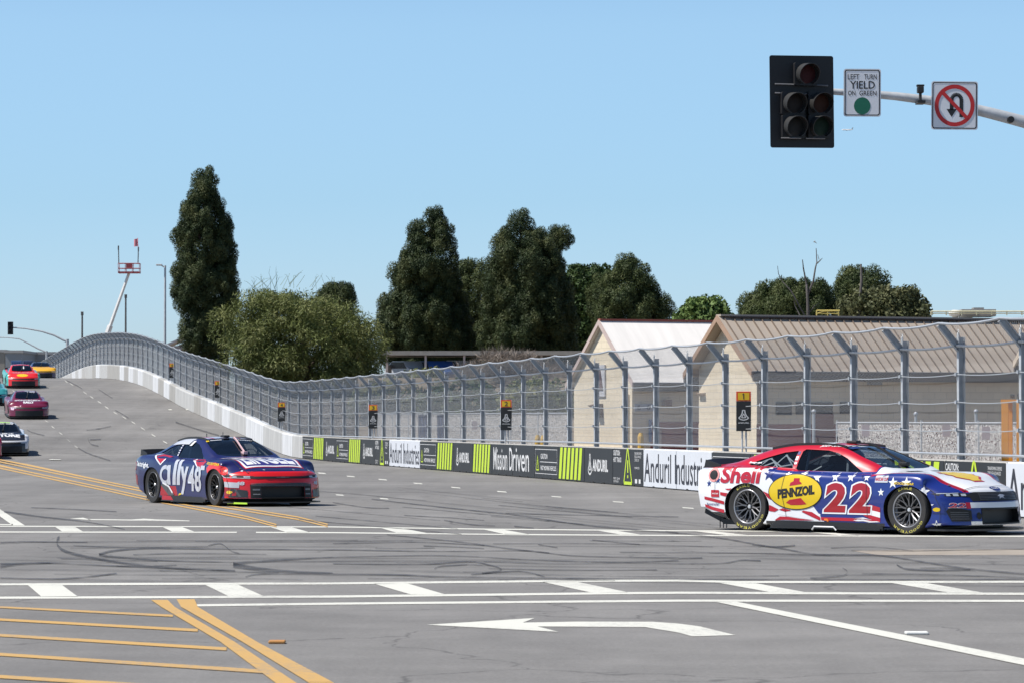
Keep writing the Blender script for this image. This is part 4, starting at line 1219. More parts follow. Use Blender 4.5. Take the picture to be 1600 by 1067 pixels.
decal(A, 'star', merge2(*[star2(*P22(p)[0], rr, .05) for p, rr in (((742,360),.10),((235,415),.055),((137,445),.055))]), B, D_BLU, 1)
decal(A, 'sponsor_lettering', merge2(x22('Snap-on', (430,243), (570,268), bold=.03, shear=.2), x22('JOEY LOGANO', (1080,93), (1350,115), bold=.03, shear=.2), x22('NASCAR', (178,532), (245,546), bold=.02)), B, D_WHT, 3)
decal(A, 'sponsor_lettering', merge2(rect2(*[q for p in zip(*P22((165,505),(250,572))) for q in sorted(p)])), B, D_RED, 2)
decal(A, 'sponsor_lettering', merge2(x22('Autotrader', (105,622), (250,652), bold=.01)), B, D_BLU, 2)
decal(A, 'sponsor_lettering', merge2(x22('FORD RACING', (745,820), (1005,846), bold=.02)), B, D_WHT, 2)
decal(A, 'sponsor_lettering', x22('NASCAR CUP', (175,392), (300,425), r=2, bold=.02), B, D_RED, 3)
decal(A, 'sponsor_plate', merge2(rect2(*[q for p in zip(*P22((172,375),(300,440), r=2)) for q in sorted(p)])), B, D_SIL, 2)
decal(A, 'sponsor_lettering', rot_about(x22('GOODYEAR', (362,432), (548,458), r=2, bold=.03, shear=.2), 1.15, .72, -.03), B, D_YEL, 3)
decal(A, 'sponsor_plate', rect2(*[q for p in zip(*P22((695,655),(800,728), r=2)) for q in sorted(p)]), B, D_BLU, 2)
decal(A, 'sponsor_plate', ellipse2(*P22((742,692), r=2)[0], .055, .028, 20), B, D_YEL, 3)
(fx, fz), = P22((188,365))
decal(A, 'fuel_filler', ring2(fx, fz, .11, .10, .03), B, flatm('decal_pink', (.75,.30,.28)), 2); decal(A, 'fuel_filler', ellipse2(fx, fz, .075, .07), B, D_BLK, 2)
# pillar sponsor strip between the side glasses
for nm, p, q, mm in (('a', (975,150), (1035,180), D_BLU), ('b', (965,195), (1015,232), D_WHT), ('c', (940,247), (1000,270), D_WHT), ('d', (930,290), (985,315), D_RED)):
    (x0, z1), (x1, z0) = P22(p, q); dx = .20
    decal(A, 'pillar_sticker', rect2(-.735, -.69, z0, z1), B, mm, 1, arch=False)
decal(A, 'jack_mark', merge2(line2([(.02,.07),(.02,.19),(-.04,.19)], .028)), B, D_ORG, 3)
bm = bmesh.new(); add_tube(bm, [(-.22,-.985,.045),(-.18,-.995,.09),(.16,-.995,.09),(.20,-.985,.045)], .011, 6); bm_obj('jack_post', bm, D_WHT, A)
# bonnet
pec = [(math.cos(a)*(.30+.022*math.cos(a*14)), math.sin(a)*(.30+.022*math.cos(a*14))) for a in np.linspace(-.45, math.pi+.45, 40)] + [(-.12,-.26),(-.12,-.32),(.12,-.32),(.12,-.26)]
decal(A, 'scallop_emblem', poly2(*[(1.62 - v*1.06, u*1.06) for u, v in pec]), 'top', D_RED, 1); decal(A, 'scallop_emblem', poly2(*[(1.62 - v*.93, u*.93) for u, v in pec]), 'top', D_YEL, 2)
decal(A, 'maker_badge', poly2(*[(2.20+.05*math.sin(a), .115*math.cos(a)) for a in np.linspace(0, 2*math.pi, 25)[:-1]]), 'top', D_BLU, 1, .03)
decal(A, 'maker_badge', hoodtxt('Ford', 2.175, 2.225, -.07, .07, bold=.01, shear=.2), 'top', D_WHT, 2, .03)
decal(A, 'bonnet_vent', merge2(rect2(1.02,1.12,-.46,-.14), rect2(1.02,1.12,.14,.46)), 'top', D_BLK, 1)
decal(A, 'screen_banner', merge2(poly2((.02,-.44),(.02,-.24),(.10,-.24),(.10,-.45)), poly2((.02,.24),(.02,.44),(.10,.45),(.10,.24))), 'top', D_BLU, 1, arch=False)
decal(A, 'roof_number', hoodtxt('22', -.95, -.35, -.33, .33, bold=.05), 'top', D_WHT, 1)
# front
fr = 'front'
decal(A, 'grille', poly2((-.56,.475),(.56,.475),(.60,.575),(.50,.60),(-.50,.60),(-.60,.575)), fr, D_BLK, 1)
decal(A, 'grille_bars', merge2(*[rect2(-.44,.44,z,z+.007) for z in (.498,.518,.538,.558,.578)], *[rect2(x,x+.006,.488,.588) for x in (-.44,.434)]), fr, D_GRY, 2)
decal(A, 'horse_emblem', merge2(poly2((-.10,.535),(-.02,.565),(.06,.56),(.10,.545),(.06,.54),(.05,.52),(.08,.505),(.02,.52),(-.02,.518),(-.06,.50),(-.04,.53),(-.07,.54))), fr, D_SIL, 3, .03)
for s in (-1, 1):
    decal(A, 'headlight', poly2((s*.58,.535),(s*.90,.553),(s*.925,.582),(s*.86,.592),(s*.60,.588)), fr, D_BLK, 1)
    decal(A, 'headlight', merge2(*[rect2(min(s*a, s*b), max(s*a, s*b), .548, .578) for a, b in ((.62,.68),(.71,.77),(.80,.84))]), fr, M_LAMP, 2, .03)
    decal(A, 'headlight', line2([(s*.70,.588),(s*.90,.578)], .008), fr, M_LAMP, 3)
    decal(A, 'side_vent', poly2((s*.60,.20),(s*.84,.20),(s*.88,.34),(s*.84,.40),(s*.60,.35)), fr, D_BLK, 1)
    decal(A, 'side_vent', merge2(*[rect2(min(s*.64, s*.84), max(s*.64, s*.84), z, z+.008) for z in (.23,.26,.29,.32)]), fr, D_GRY, 2)
    decal(A, 'tow_hole', ellipse2(s*.50, .275, .036, .05, 16), fr, D_BLK, 2, .03)
decal(A, 'bumper_band', merge2(rect2(-.60,.60,.385,.46), rect2(-.62,-.445,.14,.20), rect2(.445,.62,.14,.20), rect2(-.62,.62,.125,.155)), fr, D_WHT, 1)
decal(A, 'bumper_band', merge2(rect2(-.66,-.60,.375,.46), rect2(.60,.66,.375,.46)), fr, D_RED, 1)
decal(A, 'front_number', merge2(txt('22', -.86,-.66,.385,.455, bold=.05, shear=.15), txt('22', .66,.86,.385,.455, bold=.05, shear=.15)), fr, D_WHT, 3, .03)
decal(A, 'front_number', merge2(txt('22', -.855,-.665,.39,.45, bold=.02, shear=.15), txt('22', .665,.855,.39,.45, bold=.02, shear=.15)), fr, D_RED, 4, .03)
decal(A, 'intake_surround', merge2(frame2(-.46,.46,.155,.385,.02)), fr, D_BLK, 2)
def window_net(car, mm):
    sh = merge2(*[line2(p, .018) for p in ([(-1.50,.95),(-1.20,1.06),(-1.02,.92)], [(-1.38,.92),(-1.24,1.05)], [(-1.22,1.06),(-.98,.94),(-.78,.97)], [(-1.12,.92),(-.95,1.11),(-.76,.94)], [(-.97,1.11),(-.77,1.0)], [(-1.33,.93),(-1.12,1.0)])])
    for s in (-1, 1): bm_obj('window_net', project(sh, 'side', -.022, .08, False, s), mm, car, recalc=False)
window_net(A, M_CAGE)
def seams(car):
    m = flatm('panel_gap', (.02,.02,.025), .6)
    side = [[(.56,.84),(.70,.70),(.72,.22)], [(-.72,.86),(-.78,.60),(-.70,.22)], [(.98,.80),(1.10,.845)], [(1.62,.70),(1.80,.60),(1.92,.40),(1.92,.14)], [(-1.95,.90),(-1.98,.55)]]
    for s in (-1, 1):
        decal(car, 'panel_gap', merge2(*[line2(p, .006) for p in side]), 'side', m, 5, .06, True, s)
    decal(car, 'panel_gap', merge2(line2([(.94,-.74),(1.6,-.72),(2.10,-.62)], .009), line2([(.94,.74),(1.6,.72),(2.10,.62)], .009), line2([(2.10,-.62),(2.16,0),(2.10,.62)], .009), line2([(-1.92,-.60),(-1.92,.60)], .009), line2([(-1.92,-.62),(-2.35,-.60)], .009), line2([(-1.92,.62),(-2.35,.60)], .009)), 'top', m, 5, .06)
    decal(car, 'bonnet_pin', merge2(*[poly2(*[(x+.016*math.cos(a), y+.016*math.sin(a)) for a in np.linspace(0, 6.28, 9)[:-1]]) for x in (1.1,1.5,1.9) for y in (-.68,.68)]), 'top', D_GRY, 5, .06)
seams(A)
driver(c22, mat('suit_white_red', (.55,.52,.50), .8, var=.2), mat('helmet_white', (.62,.64,.66), .3, var=.1), 'driver in a pale suit and white helmet inside the red-roofed car')

NAVY = (.009,.011,.086)
paint48 = car_paint('paint_navy_red', NAVY, [
    ((.70,.012,.016), [(1, 0, 0, 1.80), (0, 0, -1, -.645), (.62, 0, -1, .57)]),              # red front bumper
    ((.36,.006,.014), [(-1, 0, 0, .90), (1, 0, 0, -.97+.0), (0, 0, -1, -.30)]),
    ((.36,.006,.014), [(1, 0, 0, -1.02), (-1, 0, -.45, .22), (0, 0, -1, -.34)]),
    ((.014,.016,.05), [(0, 0, -1, -.155)]),
])
loc, ang = pose((236.3, 756.7), (337.9, 760.4))
ang = math.radians(-60)
a_, b_ = gpt((236.3, 756.7), .35), gpt((337.9, 760.4), .35)
rn = Vector((math.sin(ang), -math.cos(ang), 0)); mid = (a_ + b_)/2
c48 = stock_car(Vector((mid.x, mid.y, 0)) - rn*.955, ang, paint48, 'navy and red stock car with silver number 48 coming round on the yellow lines', wheel_mat=M_RIMD, letter=False, steer=-.06, wiper_mat=flatm('wiper_red_white', (.62,.42,.44)))
A = c48
def P48(*pts):      # crop of the photo's side view -> car x, z
    out = []
    for cx, cy in pts:
        x = -1.397 + (cx-295)/(1128-295)*2.794
        g = 925 + (cx-295)*.0408; s = 625 + (cx-295)*.024
        out.append((x, (g-cy)/s))
    return out
def t48(s, a, b, **k):
    (x0, z1), (x1, z0) = P48(a, b); return txt(s, x0, x1, z0, z1, **k)
def slant(shape, k, x0): return [(x, z - k*(x-x0)) for x, z in shape[0]], shape[1]
decal(A, 'door_lettering', merge2(ring2(-.80,.55,.215,.185,.075), rect2(-.70,-.58,.365,.735), poly2((-.50,.365),(-.36,.365),(-.30,.835),(-.42,.835)), poly2((-.32,.365),(-.18,.365),(-.12,.835),(-.24,.835)), txt('y', -.15,.20,.19,.715, bold=.03)), B, D_SIL, 2)
decal(A, 'race_number', merge2(txt('4', .19,.50,.26,.74, bold=.03), txt('8', .51,.82,.25,.73, bold=.03)), B, D_SIL, 3)
decal(A, 'stripe', merge2(line2([(-1.36,.93),(-1.02,.74),(-.86,.845)], .028)), B, D_WHT, 2)
decal(A, 'stripe', merge2(poly2((-1.30,.93),(-.86,.89),(-.90,.82),(-1.04,.765))), B, D_RED, 1)
decal(A, 'stripe', merge2(poly2((.05,.845),(.55,.85),(.98,.815),(.74,.66),(.42,.82))), B, D_RED, 1)
decal(A, 'stripe', line2([(.20,.845),(.44,.80),(.80,.615)], .024), B, D_WHT, 2)
arcp = [(1.397+(ARCH+.06)*math.cos(a), .35+(ARZ+.06)*math.sin(a)) for a in np.linspace(2.3, -.15, 18)]
decal(A, 'stripe', line2(arcp, .11), B, D_ORED, 1)
decal(A, 'stripe', merge2(poly2((-1.0,.35),(-.82,.40),(-.42,.18),(-.62,.14))), B, D_GRY, 2); decal(A, 'stripe', line2([(-.92,.40),(-.66,.33),(-.50,.21)], .035), B, D_WHT, 3)
decal(A, 'sponsor_plate', merge2(rect2(.78,.98,.66,.74)), B, D_SIL, 3)
decal(A, 'sponsor_lettering', rot_about(txt('GOODYEAR', 1.05,1.60,.755,.80, bold=.03, shear=.2), 1.3, .78, -.05), B, D_YEL, 3)
decal(A, 'sponsor_lettering', slant(txt('Daitright.', -2.20,-1.50,.68,.80, bold=.03), .05, -2.2), B, D_WHT, 3)
decal(A, 'sponsor_plate', ring2(-2.33,.70,.07,.085,.03), B, D_RED, 2)
decal(A, 'sponsor_plate', poly2((-2.46,.32),(-2.12,.33),(-2.12,.52),(-2.46,.58)), B, D_MAR, 1)
decal(A, 'sponsor_plate', poly2((1.80,.20),(2.06,.20),(2.06,.335),(1.80,.345)), B, D_MAR, 2); decal(A, 'sponsor_plate', ellipse2(1.93,.265,.07,.03,16), B, D_YEL, 3); decal(A, 'sponsor_plate', poly2((1.79,.36),(2.08,.345),(2.08,.44),(1.79,.46)), B, D_SIL, 2)
decal(A, 'roof_stripe', merge2(poly2((-.34,1.19),(-.25,1.19),(-.30,1.10),(-.40,1.10))), B, D_WHT, 1, arch=False)
decal(A, 'pillar_sticker', merge2(*[rect2(-.735,-.69,z,z+.025) for z in (.91,.955,1.0,1.045,1.09,1.13)]), B, D_WHT, 1, arch=False)
decal(A, 'roof_stripe', merge2(poly2((-1.25,-.60),(-.45,-.62),(-.35,-.50),(-1.2,-.49)), poly2((-1.25,.60),(-.45,.62),(-.35,.50),(-1.2,.49))), 'top', D_SIL, 1, arch=False)
decal(A, 'roof_stripe', merge2(poly2((-.55,-.36),(-.10,-.30),(-.10,-.25),(-.55,-.30)), poly2((-.55,.36),(-.10,.30),(-.10,.25),(-.55,.30))), 'top', D_RED, 1, arch=False)
decal(A, 'roof_stripe', poly2((-1.1,-.46),(-.13,-.44),(-.105,-.20),(-.105,.20),(-.13,.44),(-1.1,.46)), 'top', flatm('roof_pale', (.40,.43,.55)), 0, arch=False)
decal(A, 'screen_banner', hoodtxt('BOWMAN', .03,.085,.12,.44, bold=.03), 'top', D_WHT, 1, arch=False); decal(A, 'screen_banner', rect2(.03,.06,-.42,-.18), 'top', D_WHT, 1, arch=False)
decal(A, 'screen_banner', poly2((.02,-.50),(.02,-.44),(.10,-.46),(.10,-.52)), 'top', D_YEL, 1, arch=False)
# bonnet lettering box
def hp(x, y): return (x, y)
decal(A, 'bonnet_panel', merge2(poly2((.94,-.66),(1.96,-.60),(2.02,0),(1.96,.60),(.94,.66),(.92,0))), 'top', D_RED, 1)
decal(A, 'bonnet_panel', merge2(poly2((.96,-.635),(1.93,-.575),(1.985,0),(1.93,.575),(.96,.635),(.945,0))), 'top', D_WHT, 2)
decal(A, 'bonnet_panel', merge2(poly2((1.0,-.60),(1.88,-.535),(1.93,0),(1.88,.535),(1.0,.60),(.985,0))), 'top', flatm('decal_indigo', (.03,.02,.16)), 3)
decal(A, 'bonnet_lettering', hoodtxt('SUZUKI' if False else 'EINGEL', 1.06, 1.84, -.50, .50, bold=.03), 'top', D_WHT, 4)
decal(A, 'bonnet_pin', merge2(*[poly2(*[(x+.025*math.cos(a), y+.025*math.sin(a)) for a in np.linspace(0, 6.28, 10)[:-1]]) for x, y in ((2.12,-.30),(2.12,.30),(1.98,-.68),(1.98,.68))]), 'top', D_SIL, 2)
for s in (-1, 1):
    decal(A, 'headlight', poly2((s*.54,.515),(s*.93,.535),(s*.945,.575),(s*.90,.58),(s*.54,.56)), fr, D_BLK, 2)
    decal(A, 'headlight', merge2(*[rect2(min(s*a, s*b), max(s*a, s*b), .532, .560) for a, b in ((.60,.70),(.80,.86))]), fr, M_LAMP, 3, .03)
    decal(A, 'headlight', line2([(s*.60,.515),(s*.93,.532),(s*.95,.575)], .010), fr, M_LAMP, 4)
    decal(A, 'side_vent', poly2((s*.66,.17),(s*.92,.17),(s*.935,.34),(s*.66,.30)), fr, flatm('vent_dark', (.03,.03,.028)), 2)
    decal(A, 'side_vent', merge2(poly2((s*.76,.18),(s*.80,.18),(s*.86,.33),(s*.83,.33))), fr, D_GRY, 3)
decal(A, 'grille', merge2(poly2((-.56,.512),(.56,.512),(.56,.555),(-.56,.555))), fr, D_BLK, 2)
decal(A, 'bow_emblem', merge2(rect2(-.04,.04,.522,.548), poly2((-.14,.528),(.12,.528),(.14,.542),(-.12,.542))), fr, D_GRY, 3)
decal(A, 'lower_grille', merge2(poly2((-.62,.16),(-.44,.16),(-.44,.37),(-.44,.43),(-.62,.41)), poly2((.62,.16),(.62,.41),(.44,.43),(.44,.16)), rect2(-.44,.44,.365,.435), rect2(-.44,.44,.145,.176)), fr, D_BLK, 2)
decal(A, 'grille_bars', merge2(rect2(-.58,-.46,.30,.33), rect2(.46,.58,.30,.33), rect2(-.58,-.46,.22,.24), rect2(.46,.58,.22,.24), *[rect2(-.60,.60,z,z+.006) for z in (.385,.405,.425)]), fr, flatm('bar_grey', (.16,.16,.17)), 3)
decal(A, 'front_number', merge2(txt('48', -.84,-.70,.395,.46, bold=.04, shear=.15), txt('48', .70,.84,.395,.46, bold=.04, shear=.15)), fr, D_SIL, 2, .03)
decal(A, 'jack_mark', merge2(line2([(-.25,.06),(-.22,.19),(-.12,.20)], .03), line2([(-.30,.065),(-.12,.065)], .03)), B, D_YEL, 3)
bm = bmesh.new(); add_box(bm, 1.75, 2.35, -.955, -.94, .055, .085); o = bm_obj('skirt_edge', bm, D_LIM, A)
o.rotation_euler = (0,0,.20); o.location = (-.05, -.33, 0)
flat_obj('skirt_paint', merge2(poly2((-.96,.06),(-.42,.06),(-.56,.152),(-.96,.16))), lambda u, v: (u, -.9575, v), D_RED, A)
window_net(A, D_GRY)
seams(A)
driver(c48, mat('suit_navy', (.03,.03,.10), .8, var=.2), mat('helmet_dark', (.10,.10,.14), .3, var=.1), 'driver in a dark suit and helmet inside the navy car')

# ------------------------------------------------------------------ the cars coming down the hill
def far_car(px, py, dpx, paint, label, name='stock_car', Y=None, yaw=0.0):
    g = ground(px, py) if Y is None else None
    if g is None:
        q = at(px, py, Y); g = Vector((q.x, q.y, ez1(q.x, q.y)))
    ang = math.atan2(-SDY, -SDX) + yaw
    d = Vector((math.cos(ang), math.sin(ang)))
    # px, py is the nose: put the middle of the car behind it
    c = Vector((g.x - d.x*2.4, g.y - d.y*2.4, 0))
    z0, z1 = ez1(c.x - d.x*1.4, c.y - d.y*1.4), ez1(c.x + d.x*1.4, c.y + d.y*1.4)
    o = stock_car(Vector((c.x, c.y, (z0+z1)/2 + .01)), ang, paint, label, near=False, tilt=math.atan2(z0-z1, 2.8), wheel_mat=M_RIMD)
    print(label[:20], o.location[:], math.degrees(o.rotation_euler[1]))
    decal(o, 'grille', merge2(rect2(-.66,.66,.15,.42), rect2(-.60,.60,.50,.57)), fr, D_BLK, 1)
    for s in (-1, 1): decal(o, 'headlight', rect2(min(s*.62, s*.88), max(s*.62, s*.88), .52, .565), fr, M_LAMP, 2)
    return o
pw = car_paint('paint_black_white', (.016,.016,.02), [((.66,.67,.70), [(0,1,0,.80),(0,0,1,.30)]), ((.66,.67,.70), [(-1,0,0,.05),(0,0,1,.9)]), ((.66,.67,.70), [(0,0,1,.56),(0,0,-1,-.63),(1,0,0,1.7)])])
c = far_car(9, 713, 0, pw, 'black and white stock car with lime roof front at the left edge of the road')
decal(c, 'bonnet_lettering', merge2(hoodtxt('FUTURE', 1.5,1.85,-.6,.6,bold=.06), hoodtxt('BUILT', 1.02,1.42,-.40,.40,bold=.06)), 'top', D_WHT, 1); decal(c, 'roof_stripe', rect2(-.40,-.10,-.32,.32), 'top', D_LIM, 1); decal(c, 'screen_banner', rect2(.02,.08,-.2,.42), 'top', D_WHT, 1)
pm = car_paint('paint_maroon', (.15,.008,.035), [((.62,.55,.60), [(0,1,0,.86),(1,0,0,.2),(-1,0,0,-.75),(0,0,1,.66)])])
c = far_car(46, 655.5, 0, pm, 'maroon stock car with white bonnet lettering half way down the hill')
decal(c, 'bonnet_lettering', merge2(hoodtxt('JOCKEY', .98,1.55,-.68,.68,bold=.07), hoodtxt('RALLY', 1.60,1.9,-.26,.26,bold=.06)), 'top', D_WHT, 1); decal(c, 'front_lamp', merge2(rect2(-.86,-.72,.44,.56), rect2(-.45,-.38,.60,.65)), fr, flatm('decal_pale_pink', (.78,.55,.68)), 2)
decal(c, 'roof_stripe', rect2(-.30,-.12,-.08,.42), 'top', D_SIL, 1); decal(c, 'screen_banner', rect2(.0,.09,.02,.40), 'top', D_SIL, 1)
pr = car_paint('paint_red_teal', (.70,.018,.018), [((.04,.38,.33), [(0,1,0,.84),(0,0,1,.12)])])
c = far_car(37, 607, 0, pr, 'red stock car with teal flanks and yellow bonnet badge near the crest')
decal(c, 'bonnet_lettering', hoodtxt('SQUARE', 1.1,1.5,-.6,.6,bold=.06), 'top', flatm('decal_salmon', (.76,.42,.40)), 1); decal(c, 'bonnet_badge', poly2(*[(1.95+.22*math.cos(a), -.05+.32*math.sin(a)) for a in np.linspace(0,6.28,16)[:-1]]), 'top', D_YEL, 1)
decal(c, 'screen_banner', rect2(.1,.5,.08,.14), 'top', D_WHT, 1)
py_ = car_paint('paint_yellow_navy', (.03,.035,.12), [((.80,.42,.015), [(1,0,0,.80),(0,0,1,.47)])])
far_car(67, 592, 0, py_, 'yellow-nosed navy stock car just coming over the crest beside the wall', Y=wall_Y(141.7)+3)
pt = car_paint('paint_teal', (.035,.25,.27), [((.10,.42,.40), [(0,1,0,.82)])])
far_car(-16, 634.5, 0, pt, 'teal stock car cut by the left edge above the black and white car')
ps = car_paint('paint_scarlet', (.55,.02,.06))
far_car(-35, 717.5, 0, ps, 'red stock car showing only a sliver at the left edge below the black one')
# ------------------------------------------------------------------ signal, signs and mast arm over the junction
def mtx(p): return Matrix.Translation(p)
YS = 53.5
K = F / YS                                # pixels per metre at the signal
def S(px, py, Y=YS): return at(px, py, Y)
M_BLKP = mat('signal_black', (.008,.008,.010), .55, var=.15, scale=4)
M_VIS = mat('visor_black', (.03,.03,.03), .5, var=.1)
M_SIGNW = mat('sign_white', (.72,.73,.76), .45, var=.03)
M_SIGNK = mat('sign_black', (.012,.012,.014), .5, var=0); M_SIGNR = mat('sign_red', (.50,.018,.018), .45, var=.03); M_SIGNG = mat('sign_green', (.004,.125,.07), .5, var=.03)
M_ALU = mat('sign_back', (.45,.46,.47), .4, metal=.5, var=.05)
c0 = S(1253, 159.5)
sig = empty('traffic_signal', c0, 0, 'black five-lamp traffic signal with big backplate hanging over the junction', 'traffic light')
sig.rotation_euler = (0, 0, math.radians(13))
bm = bmesh.new(); w, h = 104.5/K/2, 144.5/K/2
M = Matrix.Rotation(math.radians(-.6), 4, 'Y')
def rrect(x0, x1, z0, z1, r, n=5):
    P = []
    for cx, cz, a0 in ((x1-r, z1-r, 0), (x0+r, z1-r, 90), (x0+r, z0+r, 180), (x1-r, z0+r, 270)):
        for k in range(n+1):
            a = math.radians(a0 + 90*k/n); P.append((cx + r*math.cos(a), cz + r*math.sin(a)))
    return P
add_prism(bm, rrect(-w, w, -h, h, .035), .0, .008, 'y', M)
bp = bm_obj('backplate', bm, M_BLKP, sig)
lens = {'red': (.05,.004,.006), 'amber': (.045,.012,.004), 'green': (.003,.022,.012), 'dark': (.016,.016,.016), 'brown': (.022,.015,.013)}
for cx, cy, col in ((1257,117,'red'), (1236,163,'brown'), (1279,162,'amber'), (1237,199,'dark'), (1279,198,'green')):
    q = S(cx, cy, YS) - c0
    r = .148
    bm = bmesh.new(); add_prism(bm, rrect(q.x-.185, q.x+.185, q.z-.18, q.z+.18, .03), -.10, .02, 'y'); hs = bm_obj('lamp_housing', bm, M_BLKP, sig)
    bm = bmesh.new(); add_lathe(bm, [(0,-.125),(r*.5,-.122),(r*.85,-.112),(r,-.102)], 24, mtx((q.x,0,q.z))); bm_obj('lens', bm, mat('lens_'+col, lens[col], .75, var=.1), hs, smooth=True)
    bm = bmesh.new(); n = 22; A_, B_ = [], []
    for k in range(n+1):
        a = math.radians(-62 + 304*k/n); d = .29 if True else .2
        for L, rr in ((A_, r+.012), (B_, r+.020)):
            L.append((bm.verts.new((q.x + rr*math.cos(a), -.10, q.z + rr*math.sin(a))), bm.verts.new((q.x + rr*math.cos(a)*.98, -.10 - .27*(.55+.45*math.sin(max(0, min(math.pi, (a+.4)*.80)))), q.z + rr*math.sin(a)*.98 - .02))))
    for L in (A_, B_):
        for a, b in zip(L[:-1], L[1:]): bm.faces.new((a[0], b[0], b[1], a[1]))
    for a, b in zip(range(n), range(1, n+1)):
        bm.faces.new((A_[a][1], A_[b][1], B_[b][1], B_[a][1]))
    bm_obj('visor', bm, mat('visor_worn', (.30,.30,.29), .6, var=.2) if False else M_VIS, hs, smooth=True)
bm = bmesh.new()
for z in (134, 148): 
    q = S(1253, z) - c0; add_tube(bm, [(-w*.86, -.03, q.z+.01), (w*.8, -.03, q.z)], .012, 5)
q = S(1253, 217.5) - c0; add_tube(bm, [(-.37, -.11, q.z), (-.05, -.11, q.z)], .010, 5); add_tube(bm, [(.03, -.11, q.z), (.34, -.11, q.z)], .010, 5)
bm_obj('bracket', bm, mat('bracket_grey', (.22,.22,.23), .5, metal=.4), sig)
# mast arm and pole
arm_px = [(1296,143.5,5.0),(1345,146.5,5.6),(1400,151,6.6),(1452,157.5,7.4),(1500,166,8.2),(1550,178,9),(1600,191,9.6),(1660,213,10.6),(1740,252,12),(1810,300,13.5),(1850,345,15)]
base = S(1862, 653, YS+.25); base = Vector((base.x, base.y, 0))
mast = empty('signal_mast', base, 0, 'galvanised mast arm sweeping in from the right and carrying signal and signs', 'mast arm')
bm = bmesh.new(); add_tube(bm, [S(x, y, YS+.25) - base for x, y, r in arm_px], [r/K for *_, r in arm_px], 14); bm_obj('arm', bm, M_GALV, mast, smooth=True, angle=60)
bm = bmesh.new(); add_tube(bm, [(0,0,0),(0,0,3),(0,0,7.0)], [.19,.165,.14], 18); add_box(bm, -.3,.3,-.3,.3,0,.06); bm_obj('pole', bm, M_GALV, mast, smooth=True, angle=60)
det = S(1438, 146, YS); bm = bmesh.new(); add_box(bm, -.05,.05,-.07,.07,.0,.10,bevel=.015); add_box(bm, -.06,.06,-.05,.05,.10,.13,bevel=.01); add_tube(bm, [(0,0,-.14),(0,0,0)], .025, 6); add_box(bm, -.05,.07,-.09,.25,-.16,-.12)
o = bm_obj('detector_camera', bm, M_DARK); o.location = det; tag(o, 'small dark detector clamped on the mast arm between the two signs', 'detector')
q = S(1580, 187, YS+.08) - base; bm = bmesh.new(); add_lathe(bm, [(0,-.0),(.05,-.0),(.055,.12)], 14, mtx(q)); bm_obj('hand_hole', bm, M_DARK, mast)
def sign_plate(name, x0, x1, y0, y1, label, tilt):
    c = S((x0+x1)/2, (y0+y1)/2, YS+.02)
    r = empty(name, c, 0, label, 'road sign'); r.rotation_euler = (0, math.radians(tilt), 0)
    w, h = (x1-x0)/K/2, (y1-y0)/K/2
    bm = bmesh.new(); add_prism(bm, rrect(-w, w, -h, h, .04), 0, .004, 'y'); add_box(bm, -.03,.03,.005,.10,-h*.8,h*.8)
    p = bm_obj('plate', bm, M_SIGNW, r)
    b1 = rrect(-w+.016, w-.016, -h+.016, h-.016, .034); b2 = rrect(-w+.032, w-.032, -h+.032, h-.032, .026)
    n = len(b1); V = [v for ab in zip(b1, b2) for v in ab]
    flat_obj('border', (V, [(2*i, 2*((i+1)%n), 2*((i+1)%n)+1, 2*i+1) for i in range(n)]), lambda u, v: (u, -.003, v), M_SIGNK, p)
    return r, p, w, h
f3 = lambda u, v: (u, -.003, v)
r, p, w, h = sign_plate('yield_sign', 1318, 1376.5, 108, 183, 'white sign reading left turn yield on green, right of the traffic signal', .3)
flat_obj('lettering', merge2(txt('LEFT', -.225,-.045,.205,.285,bold=.01), txt('TURN', .03,.225,.205,.285,bold=.01), txt('YIELD', -.19,.195,.06,.18,bold=.015), txt('ON', -.22,-.105,-.045,.03,bold=.01), txt('GREEN', -.045,.222,-.045,.03,bold=.01)), f3, M_SIGNK, p)
flat_obj('green_disc', ellipse2(.0, -.205, .128, .133, 40), f3, M_SIGNG, p)
r, p, w, h = sign_plate('no_u_turn_sign', 1455, 1528, 127.5, 203.5, 'square white no U-turn sign with red ring, hanging at the far right of the arm', .6)
arcu = [(.075*math.cos(a)+.03, .085+.085*math.sin(a)) for a in np.linspace(0, math.pi, 14)]
flat_obj('arrow', merge2(line2([(.105,-.18),(.105,.085)], .058), line2(arcu[::-1] , .058), line2([(-.045,.085),(-.045,-.07)], .058), poly2((-.125,-.055),(.035,-.055),(-.045,-.18))), f3, M_SIGNK, p)
flat_obj('red_ring', ring2(0,0,.31,.325,.062,48), lambda u, v: (u, -.005, v), M_SIGNR, p)
flat_obj('red_slash', line2([(-.20,.215),(.20,-.20)], .055), lambda u, v: (u, -.007, v), M_SIGNR, p)

